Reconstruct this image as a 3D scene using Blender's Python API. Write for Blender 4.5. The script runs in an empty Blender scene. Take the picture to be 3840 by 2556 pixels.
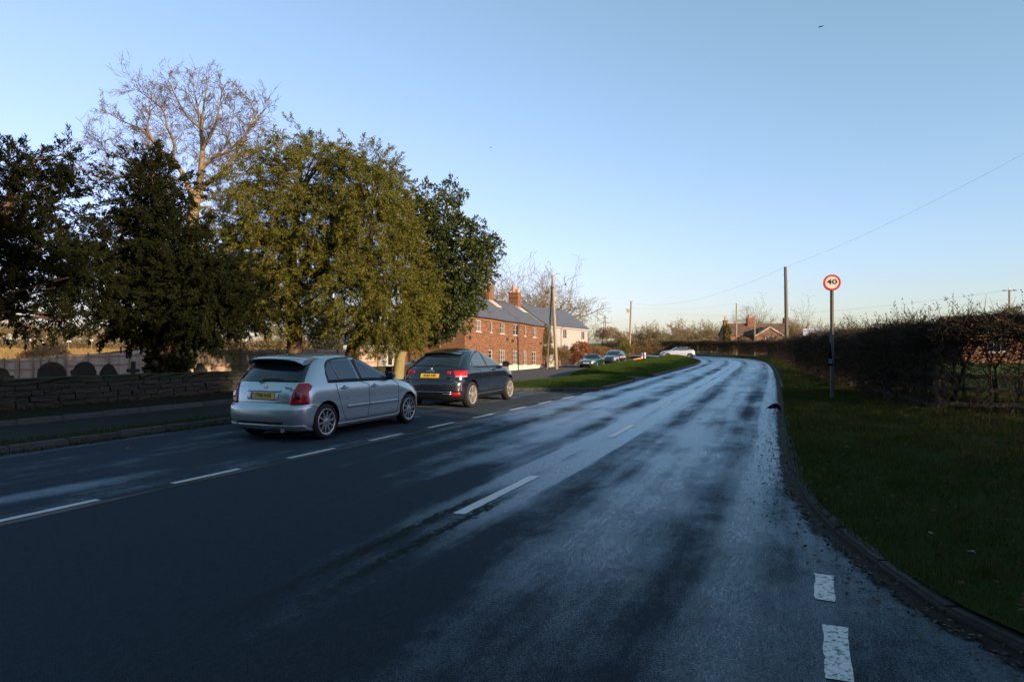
import bpy, bmesh, math, random
import numpy as np
from mathutils import Vector, Matrix

# ------------------------------------------------------------------ camera, sky, sun, exposure
SC = bpy.context.scene
COL = SC.collection
CAM_Z = 1.65
FPX, CX, HY = 2560.0, 1920.0, 1288.0          # focal length in photo pixels, centre column, horizon row
cam_d = bpy.data.cameras.new("camera")
cam_d.sensor_width = 36.0
cam_d.lens = 24.0
cam_d.clip_start = 0.05
cam_d.clip_end = 6000.0
cam = bpy.data.objects.new("camera", cam_d)
COL.objects.link(cam)
cam.location = (0, 0, CAM_Z)
cam.rotation_euler = (math.radians(90.0 + 0.224), 0, 0)
SC.camera = cam

SUN_AZ, SUN_EL = math.radians(45.0), math.radians(10.0)   # azimuth measured from straight behind the camera to its right
TO_SUN = Vector((math.cos(SUN_EL) * math.sin(SUN_AZ), -math.cos(SUN_EL) * math.cos(SUN_AZ), math.sin(SUN_EL)))
world = bpy.data.worlds.new("World")
SC.world = world
world.use_nodes = True
nt = world.node_tree
bg = nt.nodes["Background"]
sky = nt.nodes.new("ShaderNodeTexSky")
sky.sky_type = 'NISHITA'
sky.sun_disc = False
sky.sun_elevation = SUN_EL
sky.sun_rotation = math.pi - SUN_AZ
sky.altitude = 50.0
sky.air_density = 1.0
sky.dust_density = 0.7
sky.ozone_density = 3.0
hs = nt.nodes.new("ShaderNodeHueSaturation")      # the camera's muted rendering of a clear winter sky
hs.inputs["Saturation"].default_value = 0.80
tint = nt.nodes.new("ShaderNodeMix"); tint.data_type = 'RGBA'; tint.blend_type = 'MULTIPLY'; tint.inputs["Factor"].default_value = 1.0
tint.inputs["B"].default_value = (.985, .985, 1.04, 1)
nt.links.new(sky.outputs[0], hs.inputs["Color"]); nt.links.new(hs.outputs[0], tint.inputs["A"])
sep = nt.nodes.new("ShaderNodeSeparateColor"); com = nt.nodes.new("ShaderNodeCombineColor"); gp = nt.nodes.new("ShaderNodeMath"); gp.operation = 'POWER'; gp.inputs[1].default_value = .75
gm = nt.nodes.new("ShaderNodeMath"); gm.operation = 'MULTIPLY'; gm.inputs[1].default_value = 1.235          # flatter green response, as the camera shows it
nt.links.new(tint.outputs["Result"], sep.inputs[0]); nt.links.new(sep.outputs[0], com.inputs[0]); nt.links.new(sep.outputs[1], gp.inputs[0]); nt.links.new(gp.outputs[0], gm.inputs[0]); nt.links.new(gm.outputs[0], com.inputs[1]); nt.links.new(sep.outputs[2], com.inputs[2])
nt.links.new(com.outputs[0], bg.inputs[0])
bg.inputs[1].default_value = 0.15
sun_d = bpy.data.lights.new("sun", 'SUN')
sun_d.energy = 4.6
sun_d.angle = math.radians(0.53)
sun_d.color = (1.0, 0.76, 0.48)
sun = bpy.data.objects.new("sun", sun_d)
COL.objects.link(sun)
sun.rotation_euler = TO_SUN.to_track_quat('Z', 'Y').to_euler()
SC.view_settings.view_transform = 'Standard'
SC.view_settings.look = 'None'
SC.view_settings.gamma = 1.0
SC.view_settings.exposure = 0.95
SC.view_settings.use_curve_mapping = False
SC.cycles.use_denoising = True
SC.cycles.max_bounces = 6
SC.cycles.diffuse_bounces = 3
SC.cycles.glossy_bounces = 3
SC.cycles.transmission_bounces = 4
SC.cycles.transparent_max_bounces = 8
SC.cycles.caustics_reflective = False
SC.cycles.caustics_refractive = False
SC.cycles.use_adaptive_sampling = True
SC.cycles.adaptive_threshold = 0.02

RNG = np.random.default_rng(7)
random.seed(7)
PI = math.pi

# ------------------------------------------------------------------ measuring helpers
SH, CH = math.sin(math.radians(24)), math.cos(math.radians(24))   # the road's first heading
def tl(t, l, z=0.0):                      # along / across the road -> world
    return Vector((SH * t + CH * l, CH * t - SH * l, z))
def site(px, py, d):                      # a surveyed point: bearing and height read off the photo, distance d estimated
    return Vector(((px - CX) / FPX * d, d, CAM_Z - (py - HY) / FPX * d))
def pchip(xk, yk, x):
    xk = np.asarray(xk, float); yk = np.asarray(yk, float); x = np.clip(np.asarray(x, float), xk[0], xk[-1])
    h = np.diff(xk); dl = np.diff(yk) / h
    m = np.zeros(len(xk))
    for i in range(1, len(xk) - 1):
        if dl[i - 1] * dl[i] > 0:
            w1 = 2 * h[i] + h[i - 1]; w2 = h[i] + 2 * h[i - 1]
            m[i] = (w1 + w2) / (w1 / dl[i - 1] + w2 / dl[i])
    m[0] = dl[0]; m[-1] = dl[-1]
    i = np.clip(np.searchsorted(xk, x, side='right') - 1, 0, len(h) - 1)
    s = (x - xk[i]) / h[i]
    h00 = 2 * s**3 - 3 * s**2 + 1; h10 = s**3 - 2 * s**2 + s; h01 = -2 * s**3 + 3 * s**2; h11 = s**3 - s**2
    return h00 * yk[i] + h10 * h[i] * m[i] + h01 * yk[i + 1] + h11 * h[i] * m[i + 1]

# ------------------------------------------------------------------ object helpers
def tag(o, label=None, cat=None, group=None, kind=None):
    if label: o["label"] = label
    if cat: o["category"] = cat
    if group: o["group"] = group
    if kind: o["kind"] = kind
    return o
def thing(name, label, cat, loc=(0, 0, 0), rz=0.0, group=None):
    o = bpy.data.objects.new(name, None)
    o.empty_display_size = 0.2
    COL.objects.link(o)
    o.location = loc; o.rotation_euler = (0, 0, rz)
    return tag(o, label, cat, group)
def mesh_np(V, F, smooth=False):
    me = bpy.data.meshes.new("m")
    V = np.ascontiguousarray(V, dtype=np.float32); F = np.ascontiguousarray(F, dtype=np.int32)
    k = F.shape[1]
    me.vertices.add(len(V)); me.vertices.foreach_set("co", V.ravel())
    me.loops.add(F.size); me.loops.foreach_set("vertex_index", F.ravel())
    me.polygons.add(len(F))
    me.polygons.foreach_set("loop_start", np.arange(0, F.size, k, dtype=np.int32))
    me.polygons.foreach_set("loop_total", np.full(len(F), k, dtype=np.int32))
    if smooth: me.polygons.foreach_set("use_smooth", np.ones(len(F), dtype=bool))
    me.update(calc_edges=True)
    return me
def put(name, me, mat, parent=None, loc=None, rot=None, kind=None):
    if name and me.name == "m" or me.name.startswith("m."): me.name = name
    o = bpy.data.objects.new(name, me)
    COL.objects.link(o)
    if mat is not None and not me.materials: me.materials.append(mat)
    if parent is not None: o.parent = parent
    if loc is not None: o.location = loc
    if rot is not None: o.rotation_euler = rot
    if kind: o["kind"] = kind
    return o
def py_mesh(V, F, smooth=False):
    me = bpy.data.meshes.new("m")
    me.from_pydata([tuple(v) for v in V], [], F)
    if smooth:
        for p in me.polygons: p.use_smooth = True
    me.update()
    return me
class MB:
    """collects simple shapes of ONE part and links them as one mesh"""
    def __init__(s): s.V = []; s.F = []
    def add(s, V, F):
        b = len(s.V); s.V += [tuple(v) for v in V]; s.F += [tuple(i + b for i in f) for f in F]; return s
    def box(s, c, size, rz=0.0, M=None):
        x, y, z = [q / 2 for q in size]
        P = [Vector((i * x, j * y, k * z)) for k in (-1, 1) for j in (-1, 1) for i in (-1, 1)]
        R = Matrix.Rotation(rz, 3, 'Z') if M is None else M
        P = [R @ p + Vector(c) for p in P]
        return s.add(P, [(0, 2, 3, 1), (4, 5, 7, 6), (0, 1, 5, 4), (2, 6, 7, 3), (0, 4, 6, 2), (1, 3, 7, 5)])
    def tube(s, pts, radii, n=8, caps=True):
        pts = [Vector(p) for p in pts]
        if not hasattr(radii, '__len__'): radii = [radii] * len(pts)
        V = []; F = []; up = None
        for i, p in enumerate(pts):
            d = (pts[min(i + 1, len(pts) - 1)] - pts[max(i - 1, 0)]).normalized()
            if up is None: up = Vector((1, 0, 0)) if abs(d.x) < .8 else Vector((0, 1, 0))
            a = d.cross(up).normalized(); b = a.cross(d).normalized(); up = b
            for k in range(n):
                an = 2 * PI * k / n
                V.append(p + (a * math.cos(an) + b * math.sin(an)) * radii[i])
        for i in range(len(pts) - 1):
            for k in range(n):
                F.append((i * n + k, i * n + (k + 1) % n, (i + 1) * n + (k + 1) % n, (i + 1) * n + k))
        if caps:
            F.append(tuple(range(n - 1, -1, -1))); F.append(tuple((len(pts) - 1) * n + k for k in range(n)))
        return s.add(V, F)
    def lathe(s, prof, n=24, axis='z', c=(0, 0, 0)):
        V = []; F = []; c = Vector(c)
        for r, h in prof:
            for k in range(n):
                a = 2 * PI * k / n
                p = (r * math.cos(a), r * math.sin(a), h) if axis == 'z' else (r * math.cos(a), h, r * math.sin(a))
                V.append(Vector(p) + c)
        for i in range(len(prof) - 1):
            for k in range(n):
                F.append((i * n + k, i * n + (k + 1) % n, (i + 1) * n + (k + 1) % n, (i + 1) * n + k))
        return s.add(V, F)
    def prism(s, poly, y0, y1, M=None):               # polygon in x,z extruded along y
        n = len(poly); V = [Vector((p[0], y0, p[1])) for p in poly] + [Vector((p[0], y1, p[1])) for p in poly]
        if M is not None: V = [M @ v for v in V]
        F = [tuple(range(n)), tuple(range(2 * n - 1, n - 1, -1))] + [(i, i + n, (i + 1) % n + n, (i + 1) % n) for i in range(n)]
        return s.add(V, F)
    def build(s, name, mat, parent=None, smooth=False, loc=None, rot=None, sharp=None, kind=None, bevel=0):
        me = py_mesh(s.V, s.F, smooth)
        if bevel:
            bm = bmesh.new(); bm.from_mesh(me)
            bmesh.ops.recalc_face_normals(bm, faces=bm.faces)
            bmesh.ops.bevel(bm, geom=bm.edges[:], offset=bevel, segments=2, affect='EDGES', clamp_overlap=True)
            bm.to_mesh(me); bm.free()
        else:
            bm = bmesh.new(); bm.from_mesh(me); bmesh.ops.recalc_face_normals(bm, faces=bm.faces); bm.to_mesh(me); bm.free()
        if smooth: me.set_sharp_from_angle(angle=math.radians(sharp or 40))
        return put(name, me, mat, parent, loc, rot, kind)
def grid_faces(nr, nc, closed=False):
    i = np.arange(nr - 1)[:, None]; m = nc if closed else nc - 1
    j = np.arange(m)[None, :]; j2 = (j + 1) % nc
    return np.stack([i * nc + j, i * nc + j2, (i + 1) * nc + j2, (i + 1) * nc + j], -1).reshape(-1, 4)
def prisms(P0, P1, r0, r1, k=3):
    """many tapered twigs at once"""
    P0 = np.asarray(P0, float); P1 = np.asarray(P1, float); n = len(P0)
    r0 = np.broadcast_to(np.asarray(r0, float), (n,)); r1 = np.broadcast_to(np.asarray(r1, float), (n,))
    d = P1 - P0; d /= np.linalg.norm(d, axis=1, keepdims=True) + 1e-9
    ref = np.where(np.abs(d[:, 2:3]) < .9, np.array([[0, 0, 1.]]), np.array([[1., 0, 0]]))
    a = np.cross(d, ref); a /= np.linalg.norm(a, axis=1, keepdims=True) + 1e-9
    b = np.cross(d, a)
    V = np.empty((n, 2 * k, 3))
    for q in range(k):
        an = 2 * PI * q / k
        o = a * math.cos(an) + b * math.sin(an)
        V[:, q] = P0 + o * r0[:, None]; V[:, k + q] = P1 + o * r1[:, None]
    F = np.array([(q, (q + 1) % k, k + (q + 1) % k, k + q) for q in range(k)])
    F = (np.arange(n)[:, None, None] * 2 * k + F[None]).reshape(-1, 4)
    return V.reshape(-1, 3), F
def leaf_quads(C, D, N, L, Wd, fat=.45):
    """one folded-flat rhombus per leaf; C base, D direction, N width direction"""
    C = np.asarray(C); n = len(C); L = np.broadcast_to(L, (n,))[:, None]; Wd = np.broadcast_to(Wd, (n,))[:, None]
    V = np.stack([C, C + D * L * fat + N * Wd * .5, C + D * L, C + D * L * fat - N * Wd * .5], 1).reshape(-1, 3)
    F = np.arange(n * 4).reshape(-1, 4)
    return V, F
def unit(a): return a / (np.linalg.norm(a, axis=-1, keepdims=True) + 1e-9)
def rand_dirs(n, rng): return unit(rng.normal(size=(n, 3)))
def text_mesh(s, size, bold=0.0, extrude=0.001, sx=1.0, align='CENTER'):
    cu = bpy.data.curves.new("lettering", 'FONT')
    cu.body = s; cu.size = size; cu.align_x = align; cu.align_y = 'CENTER'; cu.offset = bold; cu.extrude = extrude
    cu.resolution_u = 3
    o = bpy.data.objects.new("lettering", cu); COL.objects.link(o)
    bpy.context.view_layer.update()
    me = bpy.data.meshes.new_from_object(o.evaluated_get(bpy.context.evaluated_depsgraph_get()))
    bpy.data.objects.remove(o); bpy.data.curves.remove(cu)
    me.materials.clear()
    if sx != 1.0: me.transform(Matrix.Diagonal((sx, 1, 1, 1)))
    return me

# ------------------------------------------------------------------ materials
def _new(name):
    m = bpy.data.materials.new(name); m.use_nodes = True
    return m, m.node_tree.nodes, m.node_tree.links, m.node_tree.nodes["Principled BSDF"]
def plain(name, c, rough=.6, metal=0.0, coat=0.0, spec=.5, emit=None):
    m, N, L, b = _new(name)
    b.inputs["Base Color"].default_value = (*c, 1); b.inputs["Roughness"].default_value = rough
    b.inputs["Metallic"].default_value = metal; b.inputs["Coat Weight"].default_value = coat
    b.inputs["Coat Roughness"].default_value = .04; b.inputs["Specular IOR Level"].default_value = spec
    return m
def mottled(name, cols, scale=4.0, rough=.8, bump=0.0, bscale=None, detail=6.0, stretch=None, spec=.3, metal=0., rough2=None, coat=0.0):
    """noise between colours, with fine relief"""
    m, N, L, b = _new(name)
    tc = N.new("ShaderNodeTexCoord"); mp = N.new("ShaderNodeMapping")
    if stretch: mp.inputs["Scale"].default_value = stretch
    L.new(tc.outputs["Object"], mp.inputs["Vector"])
    nz = N.new("ShaderNodeTexNoise"); nz.inputs["Scale"].default_value = scale; nz.inputs["Detail"].default_value = detail
    nz.inputs["Roughness"].default_value = .65
    L.new(mp.outputs[0], nz.inputs["Vector"])
    rp = N.new("ShaderNodeValToRGB"); el = rp.color_ramp.elements
    n = len(cols)
    while len(el) < n: el.new(.5)
    for i, c in enumerate(cols):
        el[i].position = .3 + .4 * i / max(1, n - 1); el[i].color = (*c, 1)
    L.new(nz.outputs["Fac"], rp.inputs[0]); L.new(rp.outputs[0], b.inputs["Base Color"])
    b.inputs["Roughness"].default_value = rough; b.inputs["Specular IOR Level"].default_value = spec
    b.inputs["Metallic"].default_value = metal; b.inputs["Coat Weight"].default_value = coat
    if rough2 is not None:
        mr = N.new("ShaderNodeMapRange"); mr.inputs["From Min"].default_value = .35; mr.inputs["From Max"].default_value = .65
        mr.inputs["To Min"].default_value = rough; mr.inputs["To Max"].default_value = rough2
        L.new(nz.outputs["Fac"], mr.inputs[0]); L.new(mr.outputs[0], b.inputs["Roughness"])
    if bump:
        n2 = N.new("ShaderNodeTexNoise"); n2.inputs["Scale"].default_value = bscale or scale * 6; n2.inputs["Detail"].default_value = 5
        L.new(mp.outputs[0], n2.inputs["Vector"])
        bp = N.new("ShaderNodeBump"); bp.inputs["Strength"].default_value = bump; bp.inputs["Distance"].default_value = .02
        L.new(n2.outputs["Fac"], bp.inputs["Height"]); L.new(bp.outputs[0], b.inputs["Normal"])
    return m
def leafy(name, cols, rough=.5, trans=.25, spec=.4):
    """each leaf its own shade (random per island)"""
    m, N, L, b = _new(name)
    g = N.new("ShaderNodeNewGeometry"); rp = N.new("ShaderNodeValToRGB"); el = rp.color_ramp.elements
    n = len(cols)
    while len(el) < n: el.new(.5)
    for i, c in enumerate(cols):
        el[i].position = i / max(1, n - 1); el[i].color = (*c, 1)
    L.new(g.outputs["Random Per Island"], rp.inputs[0]); L.new(rp.outputs[0], b.inputs["Base Color"])
    b.inputs["Roughness"].default_value = rough; b.inputs["Specular IOR Level"].default_value = spec
    if trans:
        t = N.new("ShaderNodeBsdfTranslucent"); L.new(rp.outputs[0], t.inputs["Color"])
        mx = N.new("ShaderNodeMixShader"); mx.inputs[0].default_value = trans
        L.new(b.outputs[0], mx.inputs[1]); L.new(t.outputs[0], mx.inputs[2])
        L.new(mx.outputs[0], N["Material Output"].inputs["Surface"])
    return m
def island(name, cols, rough=.8, bump=.4, bscale=30, spec=.3):
    m = leafy(name, cols, rough, 0, spec)
    N, L = m.node_tree.nodes, m.node_tree.links; b = N["Principled BSDF"]
    tc = N.new("ShaderNodeTexCoord"); n2 = N.new("ShaderNodeTexNoise"); n2.inputs["Scale"].default_value = bscale; n2.inputs["Detail"].default_value = 4
    L.new(tc.outputs["Object"], n2.inputs["Vector"])
    bp = N.new("ShaderNodeBump"); bp.inputs["Strength"].default_value = bump; bp.inputs["Distance"].default_value = .01
    L.new(n2.outputs["Fac"], bp.inputs["Height"]); L.new(bp.outputs[0], b.inputs["Normal"])
    return m
def per_object(name, cols, rough=.85, bump=.5, bscale=14, nscale=5, amt=.35):
    """each object its own shade, plus noise"""
    m, N, L, b = _new(name)
    oi = N.new("ShaderNodeObjectInfo"); rp = N.new("ShaderNodeValToRGB"); el = rp.color_ramp.elements
    while len(el) < len(cols): el.new(.5)
    for i, c in enumerate(cols):
        el[i].position = i / max(1, len(cols) - 1); el[i].color = (*c, 1)
    tc = N.new("ShaderNodeTexCoord"); ad = N.new("ShaderNodeVectorMath"); ad.operation = 'ADD'
    L.new(tc.outputs["Object"], ad.inputs[0]); L.new(oi.outputs["Location"], ad.inputs[1])
    nz = N.new("ShaderNodeTexNoise"); nz.inputs["Scale"].default_value = nscale; nz.inputs["Detail"].default_value = 6
    L.new(ad.outputs[0], nz.inputs["Vector"])
    mt = N.new("ShaderNodeMath"); mt.operation = 'MULTIPLY_ADD'; mt.inputs[1].default_value = amt * 4; mt.inputs[2].default_value = -amt * 2
    L.new(nz.outputs["Fac"], mt.inputs[0])
    a2 = N.new("ShaderNodeMath"); a2.operation = 'ADD'; L.new(oi.outputs["Random"], a2.inputs[0]); L.new(mt.outputs[0], a2.inputs[1]); a2.use_clamp = True
    L.new(a2.outputs[0], rp.inputs[0]); L.new(rp.outputs[0], b.inputs["Base Color"])
    b.inputs["Roughness"].default_value = rough; b.inputs["Specular IOR Level"].default_value = .3
    n2 = N.new("ShaderNodeTexNoise"); n2.inputs["Scale"].default_value = bscale; n2.inputs["Detail"].default_value = 6
    L.new(ad.outputs[0], n2.inputs["Vector"])
    bp = N.new("ShaderNodeBump"); bp.inputs["Strength"].default_value = bump; bp.inputs["Distance"].default_value = .02
    L.new(n2.outputs["Fac"], bp.inputs["Height"]); L.new(bp.outputs[0], b.inputs["Normal"])
    return m
M = {}
M['kerb'] = per_object('kerb_concrete', [(.040, .040, .040), (.075, .073, .068), (.05, .049, .045)], .8, .5, 30, 9, .5)
M['kerb_dark'] = per_object('dirty_kerb', [(.022, .022, .022), (.045, .044, .041), (.03, .029, .026)], .85, .6, 30, 9, .6)
M['stone'] = per_object('wall_sandstone', [(.030, .026, .019), (.055, .046, .032), (.022, .026, .014), (.042, .039, .030)], .9, .8, 9, 4, .5)
M['coping'] = per_object('mossy_coping', [(.022, .026, .011), (.034, .032, .019), (.017, .023, .009)], .95, .8, 10, 5, .5)
M['mortar'] = mottled('old_mortar', [(.10, .085, .07), (.16, .13, .10)], 6, .95, .5)
M['headstone'] = per_object('headstone_stone', [(.03, .029, .024), (.022, .025, .018), (.042, .039, .033)], .9, .5, 16, 6, .4)
M['fencewood'] = per_object('larch_board', [(.34, .25, .19), (.42, .32, .25), (.29, .21, .16)], .8, .4, 25, 8, .4)
M['oldwood'] = mottled('weathered_timber', [(.035, .03, .025), (.065, .055, .045)], 7, .85, .6, 40, stretch=(1, 1, .15))
M['polewood'] = mottled('pole_timber', [(.19, .15, .10), (.29, .235, .16), (.15, .12, .085)], 5, .85, .5, 50, stretch=(1, 1, .08))
M['polewood_dark'] = mottled('dark_pole_timber', [(.10, .085, .065), (.17, .14, .105)], 5, .85, .5, 50, stretch=(1, 1, .08))
M['white'] = mottled('white_paint', [(.36, .35, .33), (.46, .45, .43)], 5, .55)
M['render_white'] = mottled('limewashed_render', [(.27, .25, .22), (.36, .34, .31), (.32, .30, .27)], 2.2, .85, .35, 25)
M['glass'] = plain('window_glass', (.02, .024, .03), .06, spec=.7)
M['black'] = plain('black_plastic', (.012, .012, .013), .5)
M['rubber'] = mottled('tyre_rubber', [(.012, .012, .013), (.028, .027, .026)], 12, .75)
M['steel'] = mottled('galvanised_steel', [(.20, .20, .20), (.30, .30, .29)], 9, .55, metal=.3)
M['wire'] = plain('cable', (.03, .03, .032), .6)
# ------------------------------------------------------------------ ground, road, kerbs
RT = [-40, -12, -4, 0, 2, 3.2, 4.4, 4.85, 5.4, 5.95, 6.58, 7.07, 8.35, 10.8, 14.5, 21.4, 42.3, 52.4, 65, 75.7, 82.5, 84.5]
RL = [5.5, 5.2, 4.8, 4.0, 2.8, 1.8, 1.02, .72, .51, .34, .15, .04, -.16, -.34, -.55, -.88, -2.1, -2.85, -4.1, -6.1, -8.6, -9.5]
LT = [-40, 0, 23.3, 29.8, 41.9, 52, 61.2, 68, 75, 82.5]
LL = [-6.92, -6.92, -6.92, -7.2, -7.75, -8.25, -9.2, -10.4, -12.4, -15.2]
CT = [-40, -10, 6, 12.7, 18.3, 24, 42, 65, 76, 82.5]
CL = [-3.0, -3.05, -3.17, -3.36, -3.69, -3.95, -4.9, -6.7, -9.0, -11.8]
def right_l(t): return pchip(RT, RL, t)
def left_l(t): return pchip(LT, LL, t)
def mid_l(t): return pchip(CT, CL, t)
def ground_h(X, Y):
    X = np.asarray(X, float); Y = np.asarray(Y, float)
    t = SH * X + CH * Y; l = CH * X - SH * Y
    sm = lambda a, b, v: (lambda q: q * q * (3 - 2 * q))(np.clip((v - a) / (b - a), 0, 1))
    z = np.full_like(X, -.10)
    lane = sm(-6.5, -9.5, l) * sm(14, 27, t)
    z = z - .38 * lane
    z = z - .16 * sm(-6.5, -8, l) * (1 - sm(14, 27, t))
    z = z - .36 * sm(-6.5, -11, l) * sm(38, 66, Y) * (1 - sm(95, 125, Y))
    z = z + .16 * sm(-17.2, -18.5, l) * (1 - sm(24, 30, t))
    z = z - .95 * sm(-20, -38, l) * (1 - .55 * sm(22, 40, t))
    z = z + 2.6 * sm(-70, -330, l)
    z = z + .35 * sm(95, 140, Y) * sm(-60, 0, l)
    z = z + .06 * np.sin(X * .21) * np.cos(Y * .17) * sm(4, 12, l - right_l(np.clip(t, -40, 80)))
    return z
def build_ground():
    def axis(lo, hi, step, far):
        a = list(np.arange(lo, hi + .1, step)); s = step; x = hi
        while x < far: s *= 1.25; x += s; a.append(x)
        s = step; x = lo; b = []
        while x > -far: s *= 1.25; x -= s; b.append(x)
        return np.array(b[::-1] + a)
    xs = axis(-60, 60, 1.5, 3500); ys = axis(-30, 130, 1.5, 3500)
    XX, YY = np.meshgrid(xs, ys)
    V = np.stack([XX, YY, ground_h(XX, YY)], -1).reshape(-1, 3)
    me = mesh_np(V, grid_faces(len(ys), len(xs)), True)
    m, N, L, b = _new('field_ground')
    tc = N.new("ShaderNodeTexCoord"); sx = N.new("ShaderNodeSeparateXYZ"); L.new(tc.outputs["Object"], sx.inputs[0])
    n1 = N.new("ShaderNodeTexNoise"); n1.inputs["Scale"].default_value = .12; n1.inputs["Detail"].default_value = 8
    L.new(tc.outputs["Object"], n1.inputs["Vector"])
    def ramp(cs):
        r = N.new("ShaderNodeValToRGB"); e = r.color_ramp.elements
        while len(e) < len(cs): e.new(.5)
        for i, c in enumerate(cs): e[i].position = .3 + .4 * i / (len(cs) - 1); e[i].color = (*c, 1)
        L.new(n1.outputs["Fac"], r.inputs[0]); return r
    g = ramp([(.045, .075, .016), (.07, .10, .024), (.085, .10, .03)])
    y = ramp([(.20, .13, .055), (.32, .21, .085), (.25, .165, .065), (.15, .135, .045)])
    mr = N.new("ShaderNodeMapRange"); mr.inputs["From Min"].default_value = -22; mr.inputs["From Max"].default_value = -34
    L.new(sx.outputs[0], mr.inputs[0])
    mx = N.new("ShaderNodeMix"); mx.data_type = 'RGBA'
    L.new(mr.outputs[0], mx.inputs["Factor"]); L.new(g.outputs[0], mx.inputs["A"]); L.new(y.outputs[0], mx.inputs["B"])
    L.new(mx.outputs["Result"], b.inputs["Base Color"]); b.inputs["Roughness"].default_value = .95; b.inputs["Specular IOR Level"].default_value = .1
    n2 = N.new("ShaderNodeTexNoise"); n2.inputs["Scale"].default_value = 5; n2.inputs["Detail"].default_value = 6
    L.new(tc.outputs["Object"], n2.inputs["Vector"])
    bp = N.new("ShaderNodeBump"); bp.inputs["Strength"].default_value = .8; bp.inputs["Distance"].default_value = .15
    L.new(n2.outputs["Fac"], bp.inputs["Height"]); L.new(bp.outputs[0], b.inputs["Normal"])
    tag(put('ground', me, m), 'open fields and churchyard ground reaching to the horizon', kind='structure')
build_ground()

def wet_asphalt(name, dark=(.006, .007, .011), pale=(.034, .036, .048), wet=(.10, .42), moss=False, lane=2.9, dry_edge=None, film=(.70, .87, 1.0, 1), bias=0.0, puddle=None):
    """uv = metres across (from the centre line) and along; dry_edge: how the drying side is bounded, (along, across) pairs"""
    m, N, L, b = _new(name)
    uv = N.new("ShaderNodeUVMap"); uv.uv_map = "uv"
    sx = N.new("ShaderNodeSeparateXYZ"); L.new(uv.outputs[0], sx.inputs[0])
    def noise(sc, scale, det=6, rg=.6):
        mp = N.new("ShaderNodeMapping"); mp.inputs["Scale"].default_value = sc
        L.new(uv.outputs[0], mp.inputs["Vector"])
        n = N.new("ShaderNodeTexNoise"); n.inputs["Scale"].default_value = scale; n.inputs["Detail"].default_value = det; n.inputs["Roughness"].default_value = rg
        L.new(mp.outputs[0], n.inputs["Vector"]); return n.outputs["Fac"]
    def math_(op, a, b_=None, c=None, clamp=False):
        q = N.new("ShaderNodeMath"); q.operation = op; q.use_clamp = clamp
        for i, v in enumerate((a, b_, c)):
            if v is None: continue
            if isinstance(v, (int, float)): q.inputs[i].default_value = v
            else: L.new(v, q.inputs[i])
        return q.outputs[0]
    def rng_(v, a, b_, c, d):
        q = N.new("ShaderNodeMapRange"); q.inputs["From Min"].default_value = a; q.inputs["From Max"].default_value = b_; q.inputs["To Min"].default_value = c; q.inputs["To Max"].default_value = d
        L.new(v, q.inputs[0]); return q.outputs[0]
    fine = noise((1, .7, 1), 85, 6, .85)
    grit = noise((1, 1, 1), 150, 2, .6)
    mid = noise((1, .3, 1), 34, 6, .8)
    patch = noise((1, .55, 1), .8, 11, .74)
    streak = noise((2.6, .16, 1), 1.0, 5, .6)
    # wet film: hollows, seams and wheel paths
    au = math_('ABSOLUTE', math_('SUBTRACT', math_('ABSOLUTE', sx.outputs[0]), lane * .5))
    trk = rng_(math_('ABSOLUTE', math_('SUBTRACT', au, .72)), .05, .42, -.12, .03)
    seam_ = math_('MULTIPLY', rng_(math_('ABSOLUTE', math_('SUBTRACT', math_('ABSOLUTE', sx.outputs[0]), .24)), .03, .18, .55, 0), rng_(sx.outputs[1], 4.5, 9.0, 0, 1)) if moss else rng_(sx.outputs[0], 50, 51, 0, 0)
    kerbw = rng_(math_('ABSOLUTE', math_('SUBTRACT', sx.outputs[0], 2.58)), .05, .22, .17, 0)
    kerbw = math_('MULTIPLY', kerbw, rng_(sx.outputs[1], 5.5, 9.5, .15, 1))
    seam_ = math_('ADD', seam_, kerbw)
    w = math_('ADD', math_('ADD', math_('MULTIPLY', patch, .75), math_('MULTIPLY_ADD', streak, .45, -.10)), trk)
    w = math_('ADD', w, seam_)
    w = math_('ADD', math_('MULTIPLY_ADD', math_('SUBTRACT', fine, .5), .8, w), bias)
    if moss: w = math_('ADD', w, rng_(sx.outputs[1], 2.5, 9.0, -.13, .02))
    if puddle: w = math_('ADD', w, math_('MULTIPLY', rng_(math_('ABSOLUTE', math_('SUBTRACT', sx.outputs[0], puddle[0])), .08, .32, .34, 0), rng_(sx.outputs[1], puddle[1], puddle[1] - 2, 0, 1)))
    if dry_edge:
        rp = N.new("ShaderNodeFloatCurve"); cm = rp.mapping.curves[0]; vmax = 60.0
        pts = [(a / vmax, (c + 6) / 6) for a, c in dry_edge]
        while len(cm.points) < len(pts): cm.points.new(.5, .5)
        for pt, (x, y) in zip(cm.points, pts): pt.location = (x, y); pt.handle_type = 'VECTOR'
        rp.mapping.update(); L.new(math_('DIVIDE', sx.outputs[1], vmax, None, True), rp.inputs["Value"])
        th = math_('MULTIPLY_ADD', rp.outputs[0], 6.0, -6.0)
        d = math_('ADD', math_('SUBTRACT', sx.outputs[0], th), math_('MULTIPLY_ADD', noise((1, .35, 1), 1.3, 6), 1.6, -.8))
        w = math_('ADD', w, rng_(d, -1.3, 1.0, -.30, .0))
    wetf = math_('MULTIPLY', rng_(w, .40, .66, 0.0, 1.0), math_('MULTIPLY', rng_(fine, .38, .58, .12, 1.0), rng_(mid, .38, .55, .55, 1.0)))
    cr = N.new("ShaderNodeValToRGB"); e = cr.color_ramp.elements
    e[0].position = .3; e[0].color = (*dark, 1); e[1].position = .7; e[1].color = (*pale, 1)
    mixn = math_('ADD', math_('MULTIPLY_ADD', math_('SUBTRACT', grit, .5), 2.6, .5), math_('MULTIPLY', math_('SUBTRACT', mid, .5), 1.0)); L.new(mixn, cr.inputs[0])
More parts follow.
